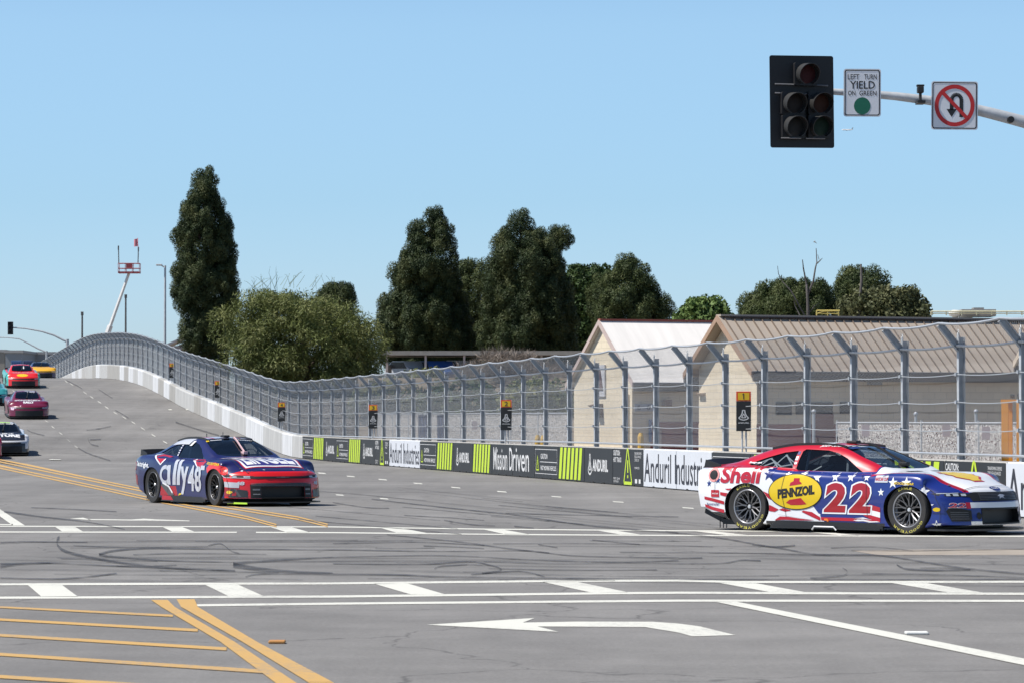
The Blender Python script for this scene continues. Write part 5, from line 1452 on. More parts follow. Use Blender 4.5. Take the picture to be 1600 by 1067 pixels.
# ------------------------------------------------------------------ buildings behind the fence
BA = math.radians(24)                     # ridge runs to the right and away
RX, RY = math.cos(BA), math.sin(BA)
GX, GY = -RY, RX                          # along the gable, away
def siding(name, col, rows=.2):
    m = bpy.data.materials.new(name); m.use_nodes = True
    nt = m.node_tree; b = nt.nodes['Principled BSDF']; b.inputs['Roughness'].default_value = .8
    tc = nd(nt, 'ShaderNodeTexCoord'); br = nd(nt, 'ShaderNodeTexBrick', i_Scale=1.0)
    br.inputs['Color1'].default_value = tuple(col)+(1,); br.inputs['Color2'].default_value = tuple(c*.93 for c in col)+(1,)
    br.inputs['Mortar'].default_value = tuple(c*.72 for c in col)+(1,); br.inputs['Mortar Size'].default_value = .008
    br.inputs['Brick Width'].default_value = .41; br.inputs['Row Height'].default_value = rows
    mp = nd(nt, 'ShaderNodeMapping'); mp.inputs['Rotation'].default_value = (math.pi/2, 0, 0)
    nt.links.new(tc.outputs['Object'], mp.inputs[0])
    cx = nd(nt, 'ShaderNodeSeparateXYZ'); nt.links.new(tc.outputs['Object'], cx.inputs[0])
    s = nd(nt, 'ShaderNodeMath', operation='ADD'); nt.links.new(cx.outputs['X'], s.inputs[0]); nt.links.new(cx.outputs['Y'], s.inputs[1])
    cb_ = nd(nt, 'ShaderNodeCombineXYZ'); nt.links.new(s.outputs[0], cb_.inputs['X']); nt.links.new(cx.outputs['Z'], cb_.inputs['Y'])
    nt.links.new(cb_.outputs[0], br.inputs['Vector'])
    nz = nd(nt, 'ShaderNodeTexNoise', i_Scale=.7, i_Detail=5.0); nt.links.new(tc.outputs['Object'], nz.inputs['Vector'])
    r = nd(nt, 'ShaderNodeMapRange')
    for k, x in zip(('From Min','From Max','To Min','To Max'), (.3,.7,.88,1.06)): r.inputs[k].default_value = x
    nt.links.new(nz.outputs['Fac'], r.inputs['Value'])
    sc = nd(nt, 'ShaderNodeVectorMath', operation='SCALE'); nt.links.new(br.outputs['Color'], sc.inputs[0]); nt.links.new(r.outputs[0], sc.inputs['Scale'])
    nt.links.new(sc.outputs[0], b.inputs['Base Color'])
    return m
M_TAN = siding('block_wall_tan', (.73,.635,.48)); M_TAN2 = siding('block_wall_grey_tan', (.42,.375,.31))
M_MAROON = mat('wall_dark_red', (.27,.085,.08), .8, var=.2, scale=2)
def streak_roof(name, col, amt):
    m = mat(name, col, .6, var=.10, scale=.5); nt = m.node_tree
    nz = [n for n in nt.nodes if n.type == 'TEX_NOISE'][0]; tc = [n for n in nt.nodes if n.type == 'TEX_COORD'][0]
    mp = nd(nt, 'ShaderNodeMapping'); mp.inputs['Scale'].default_value = (3.0, .25, .25)
    nt.links.new(tc.outputs['Object'], mp.inputs[0]); nt.links.new(mp.outputs[0], nz.inputs['Vector']); nz.inputs['Scale'].default_value = 1.2; nz.inputs['Detail'].default_value = 7
    return m
M_ROOFW = streak_roof('roof_white', (.79,.755,.71), .1); M_ROOFB = mat('roof_tan_metal', (.40,.34,.28), .5, var=.10, scale=.4); M_TRIM = mat('trim_brown', (.36,.24,.165), .6, var=.1); M_TRIMD = mat('trim_dark', (.055,.038,.035), .7, var=.1); M_TRIMW = mat('trim_pale', (.50,.40,.36), .6, var=.1)
def barn(name, apex_px, left_px, right_px, Y, length, label, wallm, roofm, trimm, over, ribs, wains, solid=.14):
    # origin: ground under the apex of the near gable; x along the ridge, y along the gable (away)
    a = at(*apex_px, Y); o = Vector((a.x, a.y, 0))
    def on_gable(px, py):                 # where the pixel ray meets the vertical gable plane
        d = ray(px, py); n = Vector((RX, RY, 0))
        t = n.dot(o - Vector((0, 0, H))) / n.dot(d); return Vector((d.x*t, d.y*t, H + d.z*t))
    l, r = on_gable(*left_px), on_gable(*right_px)
    g = Vector((GX, GY, 0))
    yl, yr = (l - o).dot(g), (r - o).dot(g)
    hw = (abs(yl) + abs(yr))/2; ze = (l.z + r.z)/2; za = a.z
    print(name, 'half width', hw, 'eave', ze, 'apex', za)
    t = empty(name, o, BA, label, 'building')
    k = (za - ze)/hw
    zw = lambda y: za - .16 - k*abs(y)
    iw = hw - .35
    bm = bmesh.new()                      # walls, inset below the roof
    z0 = wains
    add_prism(bm, [(-iw, z0), (iw, z0), (iw, zw(iw)), (0, zw(0)), (-iw, zw(iw))], over, length-over, 'x')
    wl = bm_obj('wall', bm, wallm, t)
    if wains > 0:
        bm = bmesh.new(); add_box(bm, over, length-over, -iw, iw, -.3, wains-.004); bm_obj('lower_wall', bm, M_MAROON if ribs else wallm, t)
    bm = bmesh.new()                      # two roof slabs
    for s in (-1, 1):
        ps = [(0, za), (s*hw, ze), (s*hw, ze-solid), (0, za-solid)]
        add_prism(bm, ps, 0, length, 'x')
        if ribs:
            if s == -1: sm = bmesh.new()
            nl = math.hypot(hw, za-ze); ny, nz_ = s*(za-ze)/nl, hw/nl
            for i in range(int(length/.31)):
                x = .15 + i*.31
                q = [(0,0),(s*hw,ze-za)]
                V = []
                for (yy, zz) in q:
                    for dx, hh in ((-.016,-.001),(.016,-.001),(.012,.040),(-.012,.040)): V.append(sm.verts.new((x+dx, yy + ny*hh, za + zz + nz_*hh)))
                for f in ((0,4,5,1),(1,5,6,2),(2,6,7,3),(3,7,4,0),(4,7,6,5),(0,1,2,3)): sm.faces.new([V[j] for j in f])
    rf = bm_obj('roof', bm, roofm, t)
    if ribs:
        bm_obj('roof_seams', sm, mat('seam_shadow_brown', (.15,.115,.09), .6), rf)  # shadow lines along the seams are put into this dark brown
        bm = bmesh.new(); add_box(bm, .02, length, -.16, .16, za-.02, za+.035); bm_obj('ridge_cap', bm, M_ROOFB, rf)
        bm = bmesh.new()
        add_box(bm, .3, length-.1, -.19, -.161, za-.065, za-.02)
        bm_obj('ridge_vent', bm, M_TRIMD, rf)
    else:
        bm = bmesh.new(); add_box(bm, -.01, length, -.10, .10, za-.03, za+.035); bm_obj('ridge_cap', bm, mat('ridge_red', (.26,.07,.05), .7), rf)
    for s in (-1, 1):                     # barge boards on the gable
        bm = bmesh.new(); add_prism(bm, [(s*.0, za+.0), (s*(hw+.01), ze-.005), (s*(hw+.01), ze-.19), (0, za-.18)], -.05, -.004, 'x'); bm_obj('barge_board', bm, trimm, t)
    bm = bmesh.new(); add_box(bm, .0, length, -hw-.06, -hw+.02, ze-.30, ze-.02); add_box(bm, .0, length, hw-.02, hw+.06, ze-.30, ze-.02); bm_obj('gutter', bm, M_TRIMD, t)
    return t, wl, hw, iw, ze, za, on_gable, o
t1, w1, hw1, iw1, ze1, za1, og1, o1 = barn('gabled_building', (936.5,500), (885.5,601), (990,594.5), 118, 30, 'cream gabled building with white roof in the middle behind the fence', M_TAN, M_ROOFW, M_TRIMW, .12, False, .0)
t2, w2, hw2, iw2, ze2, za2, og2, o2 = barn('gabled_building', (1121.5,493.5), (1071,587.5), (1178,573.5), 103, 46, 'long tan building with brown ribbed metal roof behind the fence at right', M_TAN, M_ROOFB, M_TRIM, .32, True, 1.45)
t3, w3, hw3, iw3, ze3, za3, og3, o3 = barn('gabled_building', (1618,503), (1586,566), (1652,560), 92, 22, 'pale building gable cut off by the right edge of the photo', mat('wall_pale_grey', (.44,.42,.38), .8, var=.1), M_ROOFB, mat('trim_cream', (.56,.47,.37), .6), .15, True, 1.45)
# cream gable of the brown-roofed building keeps its colour to the ground
bm = bmesh.new(); add_box(bm, .305, .319, -iw2, iw2, -.2, 1.449); bm_obj('gable_base', bm, M_TAN, t2)
# lower dark red on the white-roofed building's side
bm = bmesh.new(); add_box(bm, .8, 29, -iw1-.02, -iw1-.003, -.2, 1.5); bm_obj('side_wainscot', bm, M_MAROON, t1)
def on_wall(parent, og, px, py): return parent.matrix_world.inverted() @ og(px, py) if False else Matrix.Rotation(-BA, 4, 'Z') @ (og(px, py) - parent.location)
# wall lamps, louvre and fittings on the gables
q = on_wall(t1, og1, 934, 633)
bm = bmesh.new(); add_prism(bm, [(-.32,0),(-.02,.06),(.12,.06),(.12,-.42),(.04,-.42),(-.05,-.12)], q.y-.18, q.y+.18, 'y', mtx((0,0,q.z)))
bm_obj('wall_lamp', bm, mat('lamp_box_brown', (.11,.075,.06), .6), t1)
q0, q1 = on_wall(t1, og1, 935, 572), on_wall(t1, og1, 935, 619)
bm = bmesh.new(); add_box(bm, .06, .118, q0.y-.36, q0.y+.36, q1.z, q0.z+.05); bm_obj('louvre_frame', bm, mat('louvre_pale', (.50,.50,.52), .6), t1)
bm = bmesh.new(); add_prism(bm, [(q0.y-.03, q0.z-.10), (q0.y+.03, q0.z-.10), (q0.y+.26, q1.z+.22), (q0.y-.26, q1.z+.22)], .03, .058, 'x'); bm_obj('louvre', bm, mat('louvre_dark_red', (.10,.055,.055), .7), t1)
q = on_wall(t2, og2, 1083, 614)
bm = bmesh.new(); add_prism(bm, [(.15,0),(.54,.04),(.54,-.10),(.36,-.10)], q.y-.20, q.y+.20, 'y', mtx((0,0,q.z))); bm_obj('lamp_hood', bm, mat('lamp_hood_pale', (.42,.33,.25), .6), t2)
q = on_wall(t1, og1, 987, 600); bm = bmesh.new(); add_tube(bm, [(.07, -iw1+.25, ze1-.4), (.07, -iw1+.25, 0)], .05, 6); bm_obj('downpipe', bm, M_TAN, t1)
# side wall of the brown-roofed building: windows, lamp, notices
def side_px(t, iw, og_o, px, py):         # point on the long side wall facing the track
    n = Vector((-GX, -GY, 0)); c = t.location - Vector((GX, GY, 0))*iw
    d = ray(px, py); k = n.dot(c - Vector((0,0,H)))/n.dot(d); P = Vector((d.x*k, d.y*k, H + d.z*k))
    return Matrix.Rotation(-BA, 4, 'Z') @ (P - t.location)
def side_box(t, iw, x0, x1, y0, y1, name, m, d0=.004, d1=.05):
    a, b = side_px(t, iw, None, x0, y1), side_px(t, iw, None, x1, y0)
    bm = bmesh.new(); add_box(bm, a.x, b.x, -iw-d1, -iw-d0, a.z, b.z); return bm_obj(name, bm, m, t)
M_WIN = mat('window_dark', (.045,.045,.048), .2, var=.2); M_LAMPB = mat('lamp_grey', (.2,.2,.2), .5)
side_box(t2, iw2, 1243, 1300, 628, 647, 'window', M_WIN); side_box(t2, iw2, 1312, 1338, 628, 646, 'window', M_WIN)
side_box(t2, iw2, 1212, 1236, 628, 648, 'window', M_WIN)
side_box(t2, iw2, 1355, 1372, 592, 601, 'wall_lamp', M_LAMPB, .004, .25)
side_box(t2, iw2, 1185, 1196, 590, 660, 'corner_post', M_TRIMD, .004, .12)
side_box(t2, iw2, 1270, 1300, 646, 700, 'door', mat('door_red', (.19,.06,.055), .7), .056, .10)
side_box(t1, iw1, 1033, 1043, 624, 634, 'wall_lamp', mat('lamp_rust', (.20,.10,.075), .6), .03, .35)
sb = side_box(t1, iw1, 991, 1020, 630.5, 642, 'number_sign', mat('sign_grey_blue', (.30,.33,.40), .6), .03, .06)
a, b = side_px(t1, iw1, None, 991, 642), side_px(t1, iw1, None, 1020, 630.5)
flat_obj('lettering', merge2(txt('6', .10,.32,.15,.85,bold=.05), txt('0', .62,.84,.15,.85,bold=.05)), lambda u, v: (a.x + u*(b.x-a.x), -iw1-.064, a.z + v*(b.z-a.z)), mat('sign_navy', (.03,.04,.10), .6), sb)
side_box(t1, iw1, 1013, 1017, 655, 690, 'door_trim', mat('trim_blue', (.06,.12,.30), .6), .03, .07); side_box(t1, iw1, 1027, 1032, 672, 700, 'door_trim', M_TRIMW, .03, .07)
# roof gear on the far right
def roof_gear(name, px, py, Y, fn, label, cat, m):
    p = at(px, py, Y); bm = bmesh.new(); fn(bm); o = bm_obj(name, bm, m); o.location = p; return tag(o, label, cat)
M_YR = mat('rail_yellow', (.62,.50,.14), .5)
def flat_block(bm): add_box(bm, -14, 16, -5, 5, -8, 0)
YB = 150
p = at(1480, 499, YB)
o = roof_gear('flat_building', 1450, 498.5, YB, lambda bm: add_box(bm, -9, 13, 0, 12, -(H + (HOR-498.5)*YB/F), 0), 'flat-roofed block rising just behind the brown metal roof', 'building', mat('wall_flat_grey', (.34,.32,.29), .8))
roof_gear('air_unit', 1531, 494, YB-.0, lambda bm: (add_box(bm, -.75,.75,.3,2,0,.30,bevel=.02), add_box(bm, -.2,.25,.5,1.2,.30,.38), add_box(bm, -.62,-.1,.27,.299,.06,.25)), 'grey-brown roof air unit at the far right above the metal roof', 'air unit', mat('unit_grey', (.26,.25,.235), .6))
roof_gear('roof_ventilator', 1496, 494, YB, lambda bm: (add_lathe(bm, [(0,.0),(.12,.0),(.12,.1),(.25,.14),(.30,.24),(.26,.34),(.12,.40),(0,.41)], 18, Matrix.Translation((0,.8,-.12)) @ Matrix.Rotation(math.pi/2, 4, 'X')),), 'round white roof ventilator left of the air unit', 'ventilator', mat('vent_white', (.62,.61,.58), .5))
roof_gear('duct', 1513, 494, YB, lambda bm: add_prism(bm, [(-.3,-.05),(-.25,.03),(0,.14),(.28,.26),(.28,-.05)], .6, 1.2, 'y'), 'pale sloping duct between the roof ventilator and the air unit', 'duct', mat('vent_white', (.62,.61,.58), .5))
def rails(bm, L, hh, n):
    add_tube(bm, [(0,0,hh),(L,0,hh)], .03, 5); add_tube(bm, [(0,0,hh*.5),(L,0,hh*.5)], .025, 5)
    for i in range(n+1): add_tube(bm, [(L*i/n,0,0),(L*i/n,0,hh)], .03, 5)
roof_gear('guard_rail', 1276, 495, YB, lambda bm: (rails(bm, .95, .26, 2), add_tube(bm, [(-.0,0,.13),(.3,0,.22),(1.0,0,.26)], .03, 5)), 'short yellow guard rail before the dark bushy trees', 'guard rail', M_YR)
roof_gear('guard_rail', 1455, 493, YB, lambda bm: rails(bm, 4.6, .17, 7), 'long faint yellow guard rail along the flat roof at right', 'guard rail', mat('rail_pale', (.66,.62,.42), .5))

# ------------------------------------------------------------------ lesser fences and clutter between the big fence and the buildings
def scrim_material(name, col, dens):
    m = bpy.data.materials.new(name); m.use_nodes = True
    nt = m.node_tree; b = nt.nodes['Principled BSDF']; b.inputs['Roughness'].default_value = .8
    tc = nd(nt, 'ShaderNodeTexCoord')
    vo = nd(nt, 'ShaderNodeTexVoronoi', i_Scale=24.0); nt.links.new(tc.outputs['Object'], vo.inputs['Vector'])
    r = nd(nt, 'ShaderNodeMapRange')
    for k, x in zip(('From Min','From Max','To Min','To Max'), (.0,1.0,.22,1.0)): r.inputs[k].default_value = x
    nt.links.new(vo.outputs['Color'], r.inputs['Value'])
    sc = nd(nt, 'ShaderNodeVectorMath', operation='SCALE'); sc.inputs[0].default_value = col; nt.links.new(r.outputs[0], sc.inputs['Scale'])
    nt.links.new(sc.outputs[0], b.inputs['Base Color'])
    n = nd(nt, 'ShaderNodeTexNoise', i_Scale=30.0, i_Detail=3.0); nt.links.new(tc.outputs['Object'], n.inputs['Vector'])
    g = nd(nt, 'ShaderNodeMath', operation='GREATER_THAN'); g.inputs[1].default_value = dens; nt.links.new(n.outputs['Fac'], g.inputs[0])
    tr = nd(nt, 'ShaderNodeBsdfTransparent'); mx = nd(nt, 'ShaderNodeMixShader')
    nt.links.new(g.outputs[0], mx.inputs[0]); nt.links.new(tr.outputs[0], mx.inputs[1]); nt.links.new(b.outputs[0], mx.inputs[2])
    nt.links.new(mx.outputs[0], nt.nodes['Material Output'].inputs[0])
    return m
M_SCRIM = scrim_material('scrim_mesh', (.66,.63,.61), .42)
def low_fence(name, pts, zt, label, nb, signs=()):
    P = [Vector((a.x, a.y, 0)) for a in pts]
    t = empty(name, P[0], 0, label, 'fence')
    bm = bmesh.new()
    V = [(bm.verts.new(p - P[0] + Vector((0,0,.05))), bm.verts.new(p - P[0] + Vector((0,0,zt)))) for p in P]
    for a, b in zip(V[:-1], V[1:]): bm.faces.new((a[0], b[0], b[1], a[1]))
    bm_obj('scrim', bm, M_SCRIM, t)
    for z in (zt,):
        bm = bmesh.new(); add_tube(bm, [p - P[0] + Vector((0,0,z)) for p in P], .025, 5); bm_obj('top_rail', bm, M_GALV_L, t)
    tot = 0
    for a, b in zip(P[:-1], P[1:]):
        n = max(1, round((b-a).length/nb))
        for i in range(n):
            q = a.lerp(b, i/n) - P[0]; bm = bmesh.new(); add_tube(bm, [(q.x,q.y,0),(q.x,q.y,zt+.06)], .03, 5); bm_obj('post', bm, M_GALV, t)
    for px, py, Y_ in signs:
        d = ray(px, py); s = Y_/d.y; q = Vector((d.x*s, Y_-.06, H + d.z*s)) - P[0]
        bm = bmesh.new(); add_box(bm, q.x-.09, q.x+.09, q.y-.02, q.y, q.z-.14, q.z+.14); bm_obj('notice', bm, mat('notice_pink', (.58,.47,.47), .6), t)
    return t
def gp(px, Y): d = ray(px, 653); return Vector((d.x*Y/d.y, Y, 0))
def zat(py, Y): return H + (HOR - py)*Y/F
low_fence('scrim_fence', [gp(1308, 84), gp(1440, 80), gp(1625, 75)], zat(660, 82), 'low fence with mottled white mesh at right before the brown-roofed building', 2.9, [(1352,672,81), (1478,672,78), (1540,676,76)])
low_fence('scrim_fence', [gp(590, 134), gp(720, 120), gp(886, 108)], zat(646, 120), 'low fence with mottled grey mesh left of the white-roofed building', 3.2, [(742, 664, 117)])
for px, w_, label in ((661, 15, 'blue cloth strip on the mesh fence, left one of two below the shrubs'), (690.5, 15, 'blue cloth strip on the mesh fence, right one of two below the shrubs')):
    Y = 122.2 if px < 680 else 119.8; Y -= .9
    a, b = at(px-w_/2, 692, Y), at(px+w_/2, 647, Y); L, hh = b.x-a.x, b.z-a.z
    bm = bmesh.new(); nx = 9
    V = [[bm.verts.new((L*i/nx, .03*math.sin(i*2.1+k*.7) , hh*k/6 - .02*math.sin(i*1.3))) for k in range(7)] for i in range(nx+1)]
    for i in range(nx):
        for k in range(6): bm.faces.new((V[i][k], V[i+1][k], V[i+1][k+1], V[i][k+1]))
    ex = bmesh.ops.solidify(bm, geom=bm.faces[:], thickness=.012)
    o = bm_obj('cloth_banner', bm, mat('cloth_blue', (.07,.12,.33), .8, var=.25, scale=4), smooth=True, angle=80); o.location = a; tag(o, label, 'banner', 'blue cloths on the mesh fence')
for px, Y in ((840, 104), (849, 103)):
    g = gp(px, Y); bm = bmesh.new(); add_tube(bm, [(0,0,0),(0,0,1.0),(.0,0,1.12)], [.09,.09,.05], 10)
    o = bm_obj('bollard', bm, mat('bollard_yellow', (.60,.36,.04), .6)); o.location = g; tag(o, 'yellow steel bollard, %s of the pair left of the cream gable' % ('left' if px == 840 else 'right'), 'bollard', 'yellow bollards')
for px, Y, l in ((1001, 100, 'yellow bollard at the foot of the dark red side wall'),):
    g = gp(px, Y); bm = bmesh.new(); add_tube(bm, [(0,0,0),(0,0,1.1),(.0,0,1.2)], [.09,.09,.05], 10); o = bm_obj('bollard', bm, mat('bollard_yellow', (.60,.36,.04), .6)); o.location = g; tag(o, l, 'bollard')
# round-topped gate posts by the brown-roofed building
for px, zt, l in ((1271.5, 640, 'round-topped gate post beside the dark red door'), (1431, 644, 'pale round-topped post nearest the middle of the right scrim fence'), (1525, 640, 'round-topped post near the orange frame')):
    Y = 86 if px < 1300 else 84; g = gp(px, Y); zz = zat(zt, Y); bm = bmesh.new(); add_tube(bm, [(0,0,0),(0,0,zz-.06)], .038, 8); bmesh.ops.create_uvsphere(bm, u_segments=10, v_segments=6, radius=.06, matrix=mtx((0,0,zz-.04)))
    o = bm_obj('gate_post', bm, M_GALV_L); o.location = g; tag(o, l, 'post')
# orange camera frame at the right edge
Yo = 61.5; g = gp(1580, Yo); t = empty('camera_platform', g, math.radians(-12), 'orange steel frame with a small camera standing at the right edge behind the wall', 'platform')
M_OSC = mat('scaffold_orange', (.86,.33,.015), .5, var=.10)
z1 = zat(628, Yo)
for x in (-.11, .155, .55):
    for y in (0, 1.1):
        bm = bmesh.new(); add_box(bm, x-.06, x+.06, y-.06, y+.06, 0, z1); bm_obj('leg', bm, M_OSC, t)
bm = bmesh.new(); add_box(bm, -.18,.75,-.065,1.17,z1+.003,z1+.05); bm_obj('deck', bm, M_OSC, t)
bm = bmesh.new(); add_box(bm, .10,.30,.1,.3,z1+.053,z1+.16,bevel=.02); add_tube(bm, [(.05,.2,z1+.10),(-.03,.2,z1+.11)], .035, 8); add_tube(bm, [(.2,.2,z1+.15),(.25,.2,z1+.22)], .02, 6); add_box(bm, .12,.4,.05,.09,z1-.12,z1-.02)
o = bm_obj('video_camera', bm, M_DARK); o.location = g; o.rotation_euler = (0,0,math.radians(-12)); tag(o, 'small black video camera on top of the orange frame', 'camera')
bm = bmesh.new()
for x in (.155,): add_box(bm, x-.03, x+.03, -.06, -.047, z1*.72, z1*.76)
bm_obj('clamp', bm, mat('clamp_blue', (.2,.3,.5), .5), t)
# ------------------------------------------------------------------ trees and shrubs
def leaf_material(name, c1, c2, c3, scale=.9):
    m = bpy.data.materials.new(name); m.use_nodes = True
    nt = m.node_tree; b = nt.nodes['Principled BSDF']; b.inputs['Roughness'].default_value = .6; b.inputs['Specular IOR Level'].default_value = .25
    tc = nd(nt, 'ShaderNodeTexCoord')
    n1 = nd(nt, 'ShaderNodeTexNoise', i_Scale=scale, i_Detail=3.0); n2 = nd(nt, 'ShaderNodeTexNoise', i_Scale=3.0, i_Detail=2.0)
    for n in (n1, n2): nt.links.new(tc.outputs['Object'], n.inputs['Vector'])
    s = nd(nt, 'ShaderNodeMath', operation='MULTIPLY_ADD'); s.inputs[1].default_value = .6
    s.inputs[1].default_value = .35; nt.links.new(n2.outputs['Fac'], s.inputs[0]); nt.links.new(n1.outputs['Fac'], s.inputs[2])
    r = nd(nt, 'ShaderNodeValToRGB'); e = r.color_ramp.elements
    e[0].position, e[0].color = .48, tuple(c1)+(1,); e[1].position, e[1].color = .86, tuple(c3)+(1,)
    k = e.new(.66); k.color = tuple(c2)+(1,)
    nt.links.new(s.outputs[0], r.inputs[0]); nt.links.new(r.outputs[0], b.inputs['Base Color'])
    tl = nd(nt, 'ShaderNodeBsdfTranslucent'); nt.links.new(r.outputs[0], tl.inputs[0])
    mx = nd(nt, 'ShaderNodeMixShader'); mx.inputs[0].default_value = .10
    nt.links.new(b.outputs[0], mx.inputs[1]); nt.links.new(tl.outputs[0], mx.inputs[2])
    nt.links.new(mx.outputs[0], nt.nodes['Material Output'].inputs[0])
    return m
L_PINE = leaf_material('foliage_pine', (.022,.040,.017), (.048,.068,.025), (.095,.108,.040))
L_PINE2 = leaf_material('foliage_pine_olive', (.028,.046,.017), (.058,.080,.026), (.105,.122,.042))
L_BROAD = leaf_material('foliage_broad', (.020,.040,.012), (.045,.080,.022), (.085,.125,.036))
L_LIGHT = leaf_material('foliage_light', (.06,.10,.025), (.11,.17,.045), (.17,.24,.07))
L_OLIVE = leaf_material('foliage_olive', (.072,.095,.024), (.125,.148,.042), (.200,.208,.074), 1.2)
L_DRY = leaf_material('dry_twigs', (.12,.095,.075), (.22,.18,.15), (.32,.27,.23), 1.5)
L_SHRUB = leaf_material('foliage_shrub', (.05,.075,.02), (.11,.13,.035), (.20,.20,.06), 1.5)
M_BARK = mat('bark', (.09,.065,.05), .9, var=.3, scale=5); M_BARKD = mat('bark_grey', (.10,.09,.085), .9, var=.3, scale=5)
def leaves(C, R, n, rng, llen, lwid, mode, stretch=(1,1,1)):
    """C (k,3) tuft centres, R (k,) radii -> quads (N,4,3)"""
    k = len(C); idx = np.repeat(np.arange(k), n); N = k*n
    d = rng.normal(size=(N, 3)); d /= np.linalg.norm(d, axis=1)[:, None]
    if mode == 'tuft': d[:, 2] = d[:, 2]*.85 + .16
    if mode == 'weep': d[:, 2] = d[:, 2]*.8 + .1
    d /= np.linalg.norm(d, axis=1)[:, None]
    rad = R[idx]*((.62 + .42*rng.rand(N)**.6) if mode == 'tuft' else (.45 + .58*rng.rand(N)**.6))
    p = C[idx] + d*rad[:, None]*np.array(stretch)
    ax = {'tuft': d + rng.normal(scale=.28, size=(N,3)) + np.array([0,0,.35]), 'broad': rng.normal(size=(N,3)), 'weep': rng.normal(scale=.45, size=(N,3)) + d*.5 + np.array([0,0,-.35]), 'twig': rng.normal(scale=.5, size=(N,3)) + d + np.array([0,0,.5])}[mode]
    if mode == 'tuft':                     # needles hug the round of each tuft, a third stick straight out
        stick = (rng.rand(N) < .22)[:, None]
        tan = rng.normal(size=(N,3)); tan -= d*(tan*d).sum(1)[:, None]
        ax = np.where(stick, ax, tan + d*.45 + np.array([0,0,.25]))
    ax /= np.linalg.norm(ax, axis=1)[:, None]
    # blades face outwards-ish so that sunlit sides read bright
    ref = d + rng.normal(scale=.45, size=(N,3))
    ref = d + rng.normal(scale=.12 if mode == 'tuft' else .25 if mode == 'broad' else .45, size=(N,3))
    sd = np.cross(ax, ref); sd /= np.linalg.norm(sd, axis=1)[:, None] + 1e-9
    l = llen*(.6 + .8*rng.rand(N))[:, None]; w = lwid*(.6 + .8*rng.rand(N))[:, None]
    return np.stack([p - ax*l*.5 - sd*w*.35, p - ax*l*.1 + sd*w*.55*0 - sd*w*.5, p + ax*l*.5, p - ax*l*.1 + sd*w*.5], 1)
def crown_centres(prof, cxy, rng, k, tr, squash=1.0, fill=.5, lean=None, per=6):
    """prof: list of (z, xl, xr) in metres about the trunk line; boughs first, then tufts on each bough"""
    z = np.array([q[0] for q in prof]); o = np.argsort(z); z = z[o]
    xl = np.array([q[1] for q in prof])[o]; xr = np.array([q[2] for q in prof])[o]
    zz = np.linspace(z[0], z[-1], 200); w = np.maximum(np.interp(zz, z, xr - xl), .3)
    cdf = np.cumsum(w**1.2); cdf /= cdf[-1]
    out = []; rr = []
    nb = max(3, k//per)
    for i in range(nb):
        h = np.interp((i + rng.rand())/nb, cdf, zz)
        L, Rr = np.interp(h, z, xl), np.interp(h, z, xr)
        m, a = (L+Rr)/2, (Rr-L)/2
        th = i*2.39996 + rng.rand()*.9
        br = min(tr*(1.1 + .8*rng.rand()), max(tr*.55, a*.9))   # bough size
        rad = max(.0, a - br*.42)*(fill + (1.04-fill)*rng.rand()**.6)
        bx, by, bz = m + rad*math.cos(th), rad*math.sin(th)*squash, min(h, z[-1] - br*(.5 + .5*rng.rand()))
        for q in range(per):
            d = rng.normal(size=3); d /= np.linalg.norm(d)
            t = min(tr*(.50 + .38*rng.rand()), br*.8)
            u = max(0, br - t*.55)*rng.rand()**.45
            out.append((bx + d[0]*u*.85, by + d[1]*u*.85, min(bz + d[2]*u*1.15, z[-1] - t*.8))); rr.append(t)
    return np.array(out), np.array(rr)
def tuft_centres(prof, rng, tr, lobe, squash=.95, gap=1.22):
    """limbs end in rounded lobes set a little apart over the outline; each lobe is covered in brush-like tufts"""
    z = np.array([q[0] for q in prof]); o = np.argsort(z); z = z[o]
    xl = np.array([q[1] for q in prof])[o]; xr = np.array([q[2] for q in prof])[o]
    zz = np.linspace(z[0], z[-1], 300); w = np.maximum(np.interp(zz, z, xr - xl), .35)
    cdf = np.cumsum(w); cdf /= cdf[-1]
    LC = []; LR = []
    fails = 0
    while fails < 220 and len(LC) < 260:
        h = np.interp(rng.rand(), cdf, zz); th = rng.rand()*2*math.pi
        L, Rr = np.interp(h, z, xl), np.interp(h, z, xr)
        m, a = (L+Rr)/2, max(.1, (Rr-L)/2)
        r = min(lobe*(.50 + .85*rng.rand()), max(tr*1.0, a*.85))
        rad = max(0, a*(.82 + .38*rng.rand()) - r)
        if a > lobe*2.2 and rng.rand() < .18: rad *= rng.rand()
        p = np.array((m + rad*math.cos(th), rad*math.sin(th)*squash, min(h, z[-1] - r*1.15)))
        if LC and np.any(((np.array(LC) - p)**2).sum(1) < (gap*.5*(np.array(LR) + r))**2): fails += 1; continue
        LC.append(p); LR.append(r); fails = 0
    C = []; R = []
    for p, r in zip(LC, LR):
        n = max(5, int(2.6*(r/tr)**2) + 4)
        h = p[2]; m = (np.interp(h, z, xl) + np.interp(h, z, xr))/2
        out = np.array((p[0]-m, p[1], .35)); out /= np.linalg.norm(out) + 1e-9
        for i in range(n):
            zc = 1 - 2*(i+.5)/n; ph = i*2.39996 + rng.rand()*.7
            d = np.array((math.sqrt(1-zc*zc)*math.cos(ph), math.sqrt(1-zc*zc)*math.sin(ph), zc))
            if d.dot(out) < -.45 or d[2] < -.85: continue
            t = tr*(.75 + .5*rng.rand())
            C.append(p + d*np.array((1, 1, 1.25))*(max(.0, r - t*.55)*(.9 + .22*rng.rand()))); R.append(t)
        C.append(p*1.0); R.append(max(tr*.9, r*.55))
    return np.array(C), np.array(R)
